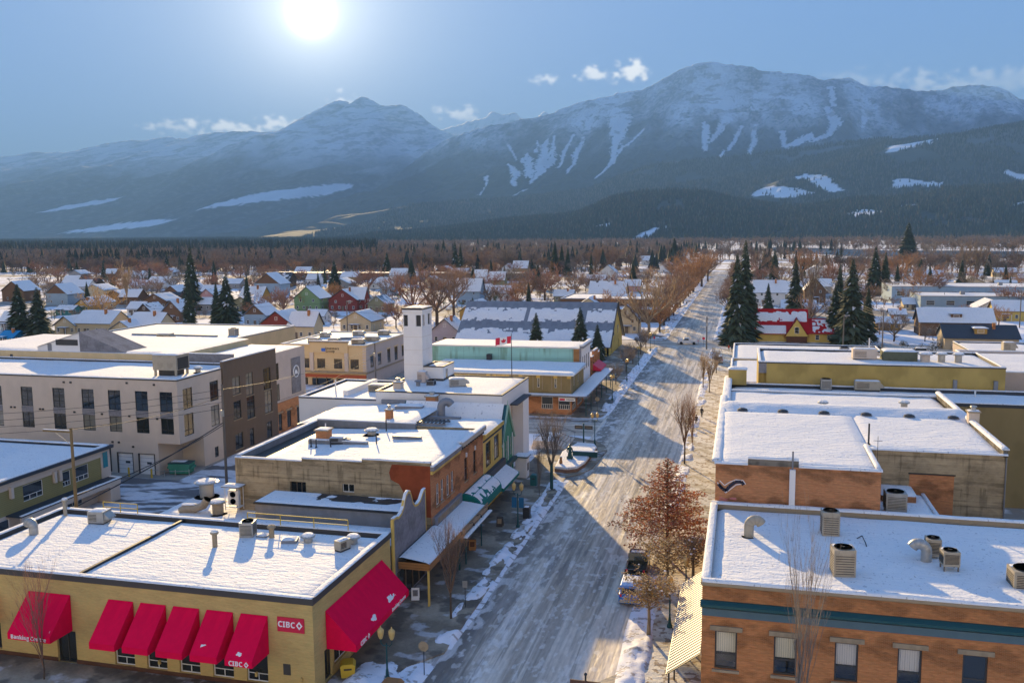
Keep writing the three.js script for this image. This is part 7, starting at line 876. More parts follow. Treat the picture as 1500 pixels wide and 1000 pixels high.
// ---------- vehicles ----------
function wheelSet(t, L, W, r) { for (const x of [-1, 1]) for (const z of [-1, 1]) { const w = G().tube([[x * (W / 2 - 0.22), r, z * L * 0.31], [x * (W / 2 + 0.01), r, z * L * 0.31]], r, r, 16).mesh('wheel', M.frameDark, t); G().tube([[x * (W / 2 + 0.01), r, z * L * 0.31], [x * (W / 2 + 0.025), r, z * L * 0.31]], r * 0.6, r * 0.55, 12).mesh('rim', M.galv, w); } }
function vehicle(name, label, p, turn, o) {   // nose towards -z
  const t = thing(name, label, o.cat, p, turn), L = o.L, W = o.W, m = new THREE.MeshPhysicalMaterial({ color: lin(...o.color), roughness: 0.35, clearcoat: 0.8, metalness: 0.1 });
  const bev = (poly, w, mm, nm, par = t) => { const g = new THREE.ExtrudeGeometry(new THREE.Shape(poly.map((q) => new THREE.Vector2(...q))), { depth: w - 0.16, bevelEnabled: true, bevelSize: 0.07, bevelThickness: 0.08, bevelSegments: 2 }); g.translate(0, 0, -(w - 0.16) / 2); g.rotateY(Math.PI / 2); return put(nm, g, mm, par); };   // poly x -> -z (forward)
  bev(o.body, W, m, 'body'); const cab = bev(o.cabin, W * 0.9, m, 'cabin'); const gl = o.glass; const gg = new THREE.ExtrudeGeometry(new THREE.Shape(gl.map((q) => new THREE.Vector2(...q))), { depth: W * 0.9 + 0.02, bevelEnabled: false }); gg.translate(0, 0, -(W * 0.9 + 0.02) / 2); gg.rotateY(Math.PI / 2); put('side_glass', gg, M.glass, cab);
  for (const [q0, q1] of o.screens) G().quad([-W * 0.38, q0[1], -q0[0]], [W * 0.38, q0[1], -q0[0]], [W * 0.36, q1[1], -q1[0]], [-W * 0.36, q1[1], -q1[0]]).mesh('windscreen', M.glass, cab);
  wheelSet(t, L, W, o.r); for (const s of [-1, 1]) { G().cbox(s * W * 0.38, o.ly, -L / 2 - 0.0, 0.3, 0.16, 0.12).mesh('headlight', M.signWhite, t); G().cbox(s * W * 0.4, o.ly + 0.08, L / 2, 0.16, 0.24, 0.12).mesh('tail_light', M.signRed, t); } G().cbox(0, 0.42, L / 2 + 0.06, W * 0.92, 0.18, 0.12).cbox(0, 0.42, -L / 2 - 0.06, W * 0.92, 0.18, 0.12).mesh('bumper', M.galv, t);
  if (o.bed) { G().box(-W * 0.42, W * 0.42, 0.62, 0.7, o.bed[0], o.bed[1]).mesh('bed_floor', M.frameDark, t); for (const s of [-1, 1]) G().box(s > 0 ? W * 0.42 : -W * 0.5, s > 0 ? W * 0.5 : -W * 0.42, 0.7, 1.12, o.bed[0], o.bed[1]).mesh('bed_side', m, t); G().box(-W * 0.42, W * 0.42, 0.7, 1.12, o.bed[1] - 0.1, o.bed[1]).mesh('tailgate', m, t); }
  for (const [x0, x1, z0, z1, y] of o.snow ?? []) put('snow', snowSheet(x0, x1, z0, z1, y, 0.1, { step: 0.15 }), M.snow, t); return t;
}
const PICK = { L: 5.7, W: 1.95, r: 0.4, ly: 0.85, cat: 'truck', body: [[-2.75, 0.4], [2.7, 0.4], [2.78, 0.8], [2.7, 1.05], [0.95, 1.12], [-0.55, 1.12], [-0.6, 0.72], [-2.75, 0.72]], cabin: [[-0.55, 1.05], [1.5, 1.05], [0.85, 1.75], [-0.4, 1.78]], glass: [[-0.35, 1.2], [1.15, 1.2], [0.78, 1.66], [-0.25, 1.68]], screens: [[[1.56, 1.15], [0.98, 1.72]]], bed: [0.6, 2.75] };
const SUV = { L: 4.7, W: 1.9, r: 0.38, ly: 0.8, cat: 'car', body: [[-2.3, 0.38], [2.25, 0.38], [2.32, 0.75], [2.2, 0.98], [1.0, 1.05], [-2.3, 1.05]], cabin: [[-2.25, 1.0], [1.15, 1.0], [0.5, 1.68], [-2.0, 1.72]], glass: [[-2.0, 1.14], [0.85, 1.14], [0.4, 1.58], [-1.85, 1.62]], screens: [[[1.22, 1.1], [0.62, 1.64]], [[-2.34, 1.64], [-2.36, 1.15]].reverse()] };
vehicle('pickup_truck', 'silver-white pickup crossing the street far off', [-14.8, 0.02, -257.5], -Math.PI / 2 + Math.PI, { ...PICK, color: [0.62, 0.63, 0.65] });
vehicle('parked_pickup', 'dark green pickup parked by the maple with snow on its hood', [-9.1, 0.02, -82.6], 0.02, { ...PICK, color: [0.02, 0.025, 0.02], snow: [[-0.85, 0.85, -2.6, -1.5, 1.12], [-0.75, 0.75, -0.7, 0.3, 1.8]] });
vehicle('parked_car', 'bright blue car with snow patches parked behind the dark pickup', [-8.9, 0.02, -76.4], 0.02, { ...SUV, color: [0.01, 0.16, 0.55], snow: [[-0.75, 0.75, -0.35, 1.5, 1.76], [-0.8, 0.8, -2.1, -1.35, 1.05], [-0.3, 0.5, 1.7, 2.0, 1.74]] });
vehicle('parked_estate_car', 'pale grey estate car parked among the snowy hedges', [43.5, 0.05, -246], 1.45, { ...SUV, color: [0.42, 0.41, 0.39], snow: [[-0.8, 0.8, -0.4, 1.9, 1.76]] });
vehicle('snowed_car', 'car buried in snow at the kerb near the far crossing', [-5.4, 0.1, -222], 0.1, { ...SUV, color: [0.3, 0.31, 0.33], snow: [[-0.85, 0.85, -0.6, 2.1, 1.74], [-0.85, 0.85, -2.2, -1.0, 1.05]] });
// ---------- people ----------
function person(label, p, turn, coat, legs, o = {}) {
  const bones = [[[0, 0.95, 0], [0, 1.2, 0], 0.145, 0.15], [[0, 1.2, 0], [0, 1.42, 0], 0.155, 0.12], [[-0.17, 1.4, 0], [0.17, 1.4, 0], 0.075, 0.075], [[0, 1.42, 0], [0, 1.54, 0.01], 0.055, 0.05], [[0, 1.6, 0.015], [0, 1.68, 0], 0.088, 0.095], [[0, 1.61, 0.1], [0, 1.6, 0.12], 0.015, 0.012]];
  for (const s of [-1, 1]) { const st = s * (o.stride ?? 0.22); bones.push([[s * 0.09, 0.93, 0], [s * 0.095, 0.5, st * 0.55 + 0.03], 0.088, 0.062], [[s * 0.095, 0.5, st * 0.55 + 0.03], [s * 0.1, 0.09, st * 0.95 - 0.02], 0.058, 0.042], [[s * 0.1, 0.05, st * 0.95 - 0.05], [s * 0.105, 0.045, st * 0.95 + 0.15], 0.045, 0.035], [[s * 0.2, 1.39, 0], [s * 0.25, 1.1, -st * 0.4], 0.062, 0.05], [[s * 0.25, 1.1, -st * 0.4], [s * 0.23, 0.87, -st * 0.8 + 0.06], 0.048, 0.034]); const w = [s * 0.23, 0.84, -st * 0.8 + 0.07]; for (let f = 0; f < 5; f++) bones.push([w, [w[0] + (f - 2) * 0.012 * (f ? 1 : 2), w[1] - (f ? 0.1 : 0.05), w[2] + (f - 2) * 0.016 + 0.01], 0.024, 0.014]); }
  const N = 84, S = 0.95, mc = new MarchingCubes(N, M.snow, false, false, 60000); const fld = mc.field; for (let k = 0; k < N; k++) for (let j = 0; j < N; j++) for (let i = 0; i < N; i++) { const x = ((i - N / 2) / (N / 2)) * S, y = ((j - N / 2) / (N / 2)) * S + 0.88, z = ((k - N / 2) / (N / 2)) * S; let d = 9; if (Math.abs(x) < 0.45 && Math.abs(z) < 0.5) for (const [a, b, r0, r1] of bones) { const ex = b[0] - a[0], ey = b[1] - a[1], ez = b[2] - a[2], px = x - a[0], py = y - a[1], pz = z - a[2], t = Math.max(0, Math.min(1, (px * ex + py * ey + pz * ez) / (ex * ex + ey * ey + ez * ez))); const q = Math.hypot(px - ex * t, py - ey * t, pz - ez * t) - lerp(r0, r1, t), h = Math.max(0, 0.03 - Math.abs(d - q)) / 0.03; d = Math.min(d, q) - h * h * 0.0075; } fld[i + j * N + k * N * N] = -d; }
  mc.isolation = 0; mc.update(); const n = mc.count, P = [], C = []; for (let i = 0; i < n; i++) { const x = mc.positionArray[i * 3] * S, y = mc.positionArray[i * 3 + 1] * S + 0.88, z = mc.positionArray[i * 3 + 2] * S; P.push(x, y, z); const c = y > 1.5 ? [0.42, 0.24, 0.16] : y < 0.09 ? [0.02, 0.018, 0.015] : y < 0.86 && Math.abs(x) < 0.19 ? legs : y < 0.86 ? [0.03, 0.03, 0.03] : coat; C.push(...c); }
  const g = new THREE.BufferGeometry(); g.setAttribute('position', new THREE.Float32BufferAttribute(P, 3)); g.computeVertexNormals(); withColor(g, C); const t = thing('person', label, 'person', p, turn, 'people on foot'); put('body', g, M.needles, t); G().lathe(0, 0, [[0.095, 1.64], [0.108, 1.7], [0.1, 1.76], [0.06, 1.8], [0.001, 1.81]], 12).mesh(o.hat ? 'hat' : 'hair', std(o.hat ?? [0.03, 0.02, 0.015], 0.9), t); return t;
}
person('person in dark coat walking on the sunlit pavement edge', [-7.9, 0.02, -147.8], 2.9, [0.015, 0.017, 0.02], [0.02, 0.022, 0.03]); person('walker in black jacket and brown trousers beside the dark-coated person', [-7.0, 0.13, -148.6], 3.2, [0.02, 0.02, 0.022], [0.14, 0.08, 0.04], { stride: -0.22, hat: [0.03, 0.03, 0.03] }); person('lone person in black bending ahead of the two walkers', [-6.4, 0.13, -155.4], 3.0, [0.012, 0.012, 0.014], [0.015, 0.015, 0.018]); person('person in orange jacket near the low cream block', [-3.3, 0.13, -243.4], 0.4, [0.5, 0.08, 0.02], [0.02, 0.02, 0.03]); person('person in dark clothes beside the orange jacket', [-2.5, 0.13, -242.6], 2.6, [0.02, 0.02, 0.03], [0.02, 0.02, 0.03]); person('tiny dark figure walking up the far street pavement', [-23.2, 0.13, -392], 0, [0.015, 0.015, 0.02], [0.02, 0.02, 0.02]);
const HOUSES = [[-353.1, -371.9, 13.2, 10.2, 'f', 'brown', 0.9, 'brown-gabled house at the far west by the spruce pair'],
  [-313.0, -356.0, 12.2, 9.9, 'f', 'blue', 0.95, 'pale blue house with brown shingled gable and broad snowy roof'],
  [-268.8, -309.8, 8.1, 4, 's', 'teal', 0.8, 'low teal house with snowy roof'],
  [-215.4, -248.8, 8.0, 6.1, 'f', 'cream', 0.9, 'small cream gabled house with two front windows'],
  [-205.2, -250.5, 13.7, 7.6, 's', 'cream', 0.95, 'cream house under a wide smooth snow roof'],
  [-189.8, -243.4, 7.9, 5.4, 'f', 'cream', 0.85, 'cream gabled house with paired dark windows behind the warehouse'],
  [-186.0, -249.7, 11.3, 7.3, 's', 'cream', 0.95, 'cream house with long white roof behind the warehouse'],
  [-215.5, -289.7, 7.1, 7.1, 'f', 'dark', 0.7, 'dark brown steep-gabled house'],
  [-205.0, -291.3, 7.5, 8.1, 'f', 'brown', 0.8, 'brown house with white-trimmed upper windows near the tall spruce'],
  [-265.4, -374.2, 11.1, 5.2, 's', 'dark', 0.2, 'house with a bare dark roof beside the brown trees'],
  [-371.0, -447.3, 13.2, 7.6, 's', 'dark', 0.05, 'house with a large black roof'],
  [-396.1, -463.6, 10.2, 8.3, 's', 'cream', 0.95, 'pale cream house with clean snow roof beyond the black-roofed one'],
  [-272.4, -325.1, 7.1, 5.5, 'f', 'ochre', 0.6, 'golden ochre house behind the golden willow'],
  [-347.8, -461.9, 10.5, 5.7, 's', 'white', 0.95, 'white-roofed cottage beside the tall tan tree'],
  [-342.6, -475.2, 13.3, 7.4, 's', 'white', 0.9, 'long snowy roof among red-brown trees'],
  [-442.2, -588.0, 11.1, 5.6, 's', 'white', 0.95, 'tiny white roof at the edge of the brown wood'],
  [-238.6, -314.1, 7.2, 5.3, 's', 'white', 0.95, 'small white house beside the dark gable'],
  [-246.3, -256.4, 5.9, 6.4, 's', 'blue', 0.9, 'blue-roofed house at the picture edge'],
  [-213.9, -221.7, 5, 4, 's', 'bright', 0, 'bright blue tarpaulin roof below the spruces'],
  [-245.7, -376.7, 8.2, 6.8, 'f', 'pink', 0.8, 'pink gabled house between two dark spruces'],
  [-241.3, -422.6, 14.7, 12, 'f', 'blue', 0.95, 'large two-storey house with broad snowy hip roof'],
  [-274.8, -501.4, 12.1, 8.8, 's', 'dark', 0.5, 'dark-roofed house dusted with snow'],
  [-211.2, -357.8, 10.7, 9.1, 's', 'ochre', 0.8, 'ochre house with snowy slope behind a golden tree'],
  [-176.4, -341.8, 11.6, 10.2, 'f', 'green', 0.85, 'green gabled house beside the golden shrub'],
  [-161.4, -343.8, 12.7, 9.1, 'f', 'red', 0.8, 'dark red double-gabled house'],
  [-157.0, -347.7, 7.5, 9.7, 's', 'red', 0.85, 'dark red wing with snowy roof'],
  [-165.6, -282.7, 8.4, 7.7, 'f', 'blue', 0.85, 'grey-blue gabled house with white attic window'],
  [-139.6, -250.0, 10.8, 8.5, 'f', 'red', 0.9, 'red-gabled house with a small paired window and cream long side'],
  [-131.0, -249.6, 8.5, 8.2, 's', 'cream', 0.95, 'cream long side wing with smooth white roof'],
  [-151.5, -299.4, 7.1, 4.5, 's', 'white', 0.9, 'small white flat-fronted shed behind the cream wing'],
  [-123.0, -272.0, 10.8, 6.7, 'f', 'cream', 0.9, 'cream gabled house with tiny round window'],
  [-145.1, -342.9, 7.9, 6.7, 'f', 'olive', 0.6, 'olive gabled house half hidden by red-brown trees'],
  [-83.2, -245.9, 7.9, 7.5, 'f', 'lavender', 0.7, 'lavender gabled house beside the white tower'],
  [-91.9, -303.6, 10.6, 8.2, 'f', 'ochre', 0.8, 'yellow-brown house with dormers beside the elms'],
  [-118.9, -384.8, 11.0, 11.6, 's', 'blue', 0.9, 'light blue house with a steep snowy roof'],
  [-111.4, -409.9, 10.9, 6.8, 's', 'white', 0.98, 'low white-roofed garage beyond the gabled hall'],
  [-135.2, -465.4, 6.6, 6.2, 'f', 'green', 0.7, 'small green gable by the far conifers'],
  [-137.6, -500.5, 9.4, 9.4, 's', 'olive', 0.8, 'olive house with snowy slope in the middle distance'],
  [-158.9, -539.5, 7.7, 8.9, 's', 'white', 0.9, 'white house behind the dark fir'],
  [-179.5, -685.6, 8.6, 7.5, 'f', 'white', 0.9, 'tiny white gable far beyond the hall'],
  [-158.6, -643.2, 11.0, 11.0, 's', 'olive', 0.9, 'far olive house with snow-laden roof'],
  [-217.1, -550.2, 11.6, 9.3, 's', 'white', 0.9, 'snowy house among the red-brown elms'],
  [-186.6, -454.6, 8.2, 6.6, 's', 'blue', 0.9, 'blue-grey roof glimpsed between brown trees'],
  [-181.1, -509.6, 8.2, 6.5, 'f', 'cream', 0.8, 'cream house behind the big elms'],
  [-35.2, -282.3, 7.3, 9.0, 'f', 'cream', 0.6, 'cream house with bay windows beside the lit tree'],
  [-54.4, -371.7, 14.8, 11.3, 's', 'grey', 0.75, 'big hip-roofed house with orange brick chimney'],
  [-81.0, -505.7, 10.9, 7.3, 's', 'white', 0.95, 'house with smooth white hip roof past the chimney house'],
  [-85.4, -583.6, 10.7, 10.2, 'f', 'white', 0.6, 'timber-framed white gable among bare trees'],
  [-55.4, -689.9, 11.5, 8.7, 'f', 'white', 0.85, 'white gabled house at the tree-lined street'],
  [-87.1, -854.9, 11.7, 8.3, 's', 'white', 0.95, 'far white cottage near the fir'],
  [11.1, -401.3, 12.8, 10.2, 's', 'white', 0.95, 'broad snowy roof behind the street spruces'],
  [47.3, -634.4, 12.5, 7.7, 'f', 'white', 0.9, 'white gabled house between the spruces'],
  [30.7, -415.1, 8.8, 10.8, 'f', 'brown', 0.9, 'brown-gabled house behind bare branches'],
  [67.1, -381.6, 11.1, 4.6, 's', 'cream', 0.97, 'low cream bungalow with clean snow roof'],
  [61.6, -290.8, 20.2, 8.1, 's', 'brown', 0.95, 'brown cabin with a long deep snow roof and dormer'],
  [60.9, -258.9, 17.7, 6.3, 's', 'dark2', 0.12, 'house with broad slate-dark roof and lit dormer'],
  [89.6, -340.9, 11.2, 6.8, 's', 'yellow', 0.95, 'bright yellow house at the lane'],
  [44.8, -303.2, 7.0, 4.1, 's', 'ochre', 0.9, 'little ochre shed by the snowy hedges'],
  [52.5, -335.3, 5.1, 4, 's', 'grey', 0.9, 'grey shed behind the ochre one']];
const CONIFERS = [[0, -227.6, -338.0, 27.5, 1.0, 'towering dark spruce behind the warehouse'],
  [1, -189.3, -279.0, 18.3, 1.0, 'lower spruce standing before the towering one'],
  [2, -175.7, -281.1, 18.2, 1.35, 'broad dark spruce behind the warehouse roof'],
  [0, -182.1, -284.9, 15.6, 1.0, 'narrow spruce joined to the broad dark one'],
  [3, -215.6, -229.9, 17.9, 1.5, 'wide spruce of the pair at the west edge'],
  [3, -206.8, -228.0, 17.0, 1.5, 'second spruce of the pair at the west edge'],
  [0, -412.1, -475.4, 7.2, 1.3, 'small spruce before the pale cream house'],
  [2, -220.7, -462.4, 17.8, 1.1, 'ragged spruce behind the dark red house'],
  [1, -251.1, -503.5, 9.6, 1.0, 'slim spruce beside the ragged one'],
  [1, -260.2, -531.5, 12.2, 0.8, 'very slim spruce near the ragged one'],
  [0, -404.4, -824.4, 18.2, 1.2, 'far spruce pair by the frozen river'],
  [1, -396.4, -899.3, 23.3, 0.9, 'first of the tall far spruces'],
  [1, -386.0, -899.0, 21.0, 0.9, 'second of the tall far spruces'],
  [1, -378.9, -898.8, 20.3, 0.9, 'third of the tall far spruces'],
  [1, -365.1, -878.7, 17.7, 0.8, 'fourth, slimmer far spruce'],
  [1, -328.2, -859.2, 19.2, 0.9, 'first of two far firs behind the elms'],
  [0, -314.8, -841.0, 21.4, 1.1, 'second of two far firs behind the elms'],
  [4, -248.6, -638.9, 14.4, 0.8, 'olive-tipped slim fir among brown elms'],
  [1, -324.3, -938.5, 21.5, 0.9, 'first far fir beside the elms'],
  [0, -324.6, -960.5, 25.0, 1.1, 'second far fir beside the elms'],
  [0, -221.7, -684.2, 25.9, 0.9, 'tall fir above the light blue house'],
  [1, -197.3, -621.3, 24.5, 0.9, 'tall fir just beside its twin'],
  [2, -155.0, -511.9, 11.7, 1.2, 'dark fir beside the white house'],
  [1, -472.3, -1593.7, 24.8, 1, 'far fir on the brown rise'],
  [1, -391.1, -1376.1, 22.5, 0.9, 'first fir of the far trio'],
  [1, -357.8, -1288.4, 20.0, 0.9, 'second fir of the far trio'],
  [1, -209.7, -791.3, 9.8, 0.9, 'small dark fir far beyond the hall'],
  [0, -137.0, -665.0, 25.5, 1.0, 'first of the dense fir clump in the middle'],
  [0, -131.8, -665.2, 22.4, 1.0, 'second of the dense fir clump in the middle'],
  [0, -123.3, -644.8, 20.7, 1.0, 'third of the dense fir clump in the middle'],
  [1, -103.2, -626.4, 17.6, 0.8, 'slender fir near the tudor gable'],
  [2, -67.8, -928.1, 24.7, 1.5, 'rounded fir at the far end of the town'],
  [3, -50.0, -219, 12.1, 1.3, 'snow-flecked spruce before the gabled hall'],
  [3, -38.8, -219, 13.6, 1.3, 'taller spruce before the gabled hall'],
  [2, -34.8, -220.8, 9.2, 1.2, 'spruce at the hall corner by the street'],
  [3, -1.6, -258.4, 25.7, 0.95, 'huge spruce at the far street edge'],
  [0, 0.6, -266.8, 29.4, 0.9, 'tallest spruce behind the huge street one'],
  [3, 3.6, -281.2, 12.8, 1.0, 'lower spruce behind the red-roofed building'],
  [3, 8.7, -328.7, 13.5, 1.1, 'snow-flecked spruce beside the lower one'],
  [1, 10.0, -582.1, 12.7, 0.9, 'dark small spruce behind the street spruces'],
  [0, 16.9, -526.9, 21.4, 1.0, 'mid-distance spruce behind bare trees'],
  [0, 17.8, -330.1, 22.2, 1.0, 'olive-tinted spruce above the red roof'],
  [3, 25.6, -271.0, 16.6, 1.1, 'outer spruce of the dark trio by the red roof'],
  [3, 29.2, -263.7, 24.0, 1.15, 'tallest spruce of the dark trio by the red roof'],
  [0, 34.6, -272.5, 15.6, 1.1, 'inner spruce of the dark trio by the red roof'],
  [0, 32.7, -332.3, 20.0, 0.9, 'spruce peeping behind the dark trio'],
  [0, 61.7, -465.7, 23.7, 1.2, 'tall dark fir beyond the trio'],
  [0, 66.4, -466.2, 21.0, 1.0, 'companion of the tall dark fir'],
  [0, 76.7, -497.6, 14.3, 0.9, 'olive fir beside the orange-brown tree'],
  [2, 163.1, -999.4, 38.2, 1.35, 'lone layered fir rising above the river flats'],
  [4, 75.8, -379.7, 7.4, 0.75, 'columnar dark cypress by the blue sheds']];
const BARE = [[1, -235.6, -291.9, 14.3, 1.5, 'gold', 'broad golden willow among the cream houses'],
  [2, -269.2, -350.1, 17.2, 0.6, 'tan', 'tall tan poplar behind the golden willow'],
  [0, -363.4, -442.1, 11.0, 1.3, 'red', 'red-brown tree beside the black roof'],
  [3, -386.2, -491.7, 10.4, 1.2, 'brown', 'brown tree behind the tall tan poplar'],
  [3, -377.7, -530.2, 15.1, 1.3, 'red', 'red-brown tree near the far cottages'],
  [0, -313.8, -425.0, 8.9, 1.1, 'red', 'low red-brown tree by the snowy roofs'],
  [3, -283.1, -439.1, 12.0, 1.2, 'red', 'red-brown tree behind the pink house'],
  [1, -431.6, -677.0, 19.5, 1.3, 'brown', 'far brown tree above the spruces'],
  [0, -424.0, -702.9, 15.4, 1.1, 'grey', 'far grey tree near the long brown roof'],
  [1, -180.4, -344.5, 7.8, 1.2, 'gold', 'golden shrub before the green house'],
  [1, -209.2, -350.9, 8.0, 1.2, 'gold', 'golden tree before the ochre house'],
  [3, -292.9, -561.1, 9.3, 1.2, 'red', 'reddish tree behind the green house'],
  [3, -194.2, -448.4, 15.3, 1.4, 'red', 'big reddish elm behind the dark red house'],
  [0, -161.2, -364.4, 9.6, 1.0, 'red', 'red twiggy tree beside the dark red house'],
  [0, -274.3, -682.4, 15.4, 1.4, 'brown', 'brown elm before the far firs'],
  [0, -110.1, -291.4, 20.2, 1.2, 'red', 'rust-brown elm near the tower'],
  [1, -103.4, -297.1, 23.3, 1.2, 'brown', 'great brown elm beside the tower'],
  [0, -102.0, -312.0, 20.9, 1.1, 'brown', 'pale-trunked elm leaning behind the tower'],
  [3, -114.3, -286.2, 10.2, 1.1, 'red', 'red thicket tree below the elms'],
  [3, -196.6, -662.5, 20.8, 1.4, 'brown', 'broad brown tree behind the white house'],
  [0, -184.5, -709.4, 22.0, 1.2, 'grey', 'grey tree far beyond the hall'],
  [1, -89.9, -412.5, 18.5, 1.35, 'red', 'wide red-brown tree behind the hall ridge'],
  [3, -95.4, -403.5, 13.8, 1.2, 'brown', 'brown tree near the wide red-brown one'],
  [0, -76.0, -414.2, 14.3, 1.3, 'brown', 'brown tree behind the hall roof end'],
  [3, -108.0, -428.1, 9.4, 1.2, 'red', 'red-brown tree at the hall roof start'],
  [3, -99.2, -688.4, 22.9, 1.4, 'brown', 'tall brown tree in the middle distance'],
  [0, -110.2, -688.0, 20.9, 1.2, 'brown', 'brown tree near the tall one'],
  [1, -109.1, -910.0, 8.9, 1.5, 'gold', 'small golden tree far down the town'],
  [1, -27.4, -272.4, 21.8, 1.0, 'tan', 'great street tree with lit branches by the cream house'],
  [3, -31.6, -282.9, 12.5, 1.0, 'brown', 'smaller tree behind the lit street tree'],
  [3, -26.5, -323.4, 17.0, 1.1, 'brown', 'street tree beside the flat brown building'],
  [3, -26.6, -382.2, 16.6, 1.2, 'brown', 'second street tree past the flat building'],
  [0, -26.1, -428.6, 20.1, 1.2, 'orange', 'first orange-brown tree of the far row'],
  [3, -24.9, -476.7, 21.9, 1.2, 'orange', 'second orange-brown tree of the far row'],
  [0, -22.8, -523.5, 22.4, 1.3, 'orange', 'third orange-brown tree of the far row'],
  [3, -21.5, -579.9, 19.6, 1.3, 'brown', 'last brown tree of the far row'],
  [0, 9.0, -597.9, 19.1, 1.2, 'brown', 'bare tree behind the tallest street spruce'],
  [3, 36.2, -599.6, 20.7, 1.4, 'orange', 'orange-brown tree above the snowy roof'],
  [0, 18.8, -470.9, 15.4, 1.1, 'brown', 'bare tree between the street spruces'],
  [2, 23.3, -330.9, 17.9, 0.9, 'grey', 'tall forked bare tree beside the red roof'],
  [3, 44.0, -499.9, 16.1, 1.2, 'red', 'reddish tree behind the dark trio'],
  [0, 61.3, -530.8, 15.1, 1.1, 'brown', 'bare tree behind the dark trio'],
  [1, 75.6, -424.5, 19.6, 1.5, 'orange', 'great orange-brown tree before the river flats'],
  [3, 95.1, -603.4, 19.0, 1.4, 'orange', 'orange-brown tree beside the tall dark fir'],
  [0, 64.0, -387.6, 9.3, 1.2, 'brown', 'brown tree over the cream bungalow'],
  [2, 124.1, -575.6, 19.0, 0.8, 'grey', 'first dark bare cottonwood on the river flats'],
  [2, 132.2, -576.2, 20.6, 0.8, 'grey', 'second dark bare cottonwood on the river flats'],
  [0, 137.3, -562.9, 17.7, 0.8, 'grey', 'third dark bare cottonwood on the river flats'],
  [0, 164.6, -900.5, 20.6, 1.3, 'grey', 'grey tree beside the lone layered fir'],
  [3, 106.2, -792.0, 17.8, 1.3, 'brown', 'brown tree near the lone fir'],
  [0, 71.7, -315.7, 7.5, 1.2, 'brown', 'bare garden tree behind the long snow roof'],
  [3, 83.6, -340.0, 5.2, 1.2, 'grey', 'bare garden tree near the yellow house'],
  [1, 42.0, -273.8, 9.4, 1.2, 'grey', 'snow-dusted bare tree over the hedges'],
  [1, 50.4, -275.2, 5.8, 1.2, 'grey', 'tangled bare tree before the brown cabin']];
// ---------- the town beyond: houses ----------
reseed(91);
const paint = (c, r = 0.85) => grainy(c, 0.06, 5, r, 4, 4, 0.08);
const WALL = { cream: paint([0.58, 0.47, 0.30]), white: paint([0.66, 0.65, 0.63]), brown: paint([0.17, 0.10, 0.06]), teal: paint([0.06, 0.20, 0.20]), blue: paint([0.28, 0.37, 0.45]), red: paint([0.22, 0.055, 0.045]), green: paint([0.20, 0.30, 0.15]), olive: paint([0.27, 0.25, 0.15]), lavender: paint([0.42, 0.38, 0.45]), pink: paint([0.50, 0.30, 0.30]), ochre: paint([0.45, 0.28, 0.08]), grey: paint([0.32, 0.31, 0.30]), dark: paint([0.09, 0.065, 0.05]), dark2: paint([0.44, 0.36, 0.25]), yellow: paint([0.62, 0.46, 0.13]), bright: std([0.01, 0.24, 0.50], 0.6) };
const ROOF = { slate: paint([0.06, 0.07, 0.085], 0.7), brown: paint([0.11, 0.075, 0.055], 0.8), metal: paint([0.17, 0.21, 0.25], 0.5) };
const houseWin = { frame: M.frameWhite, bars: [['h', 0.5]], fw: 0.09 };
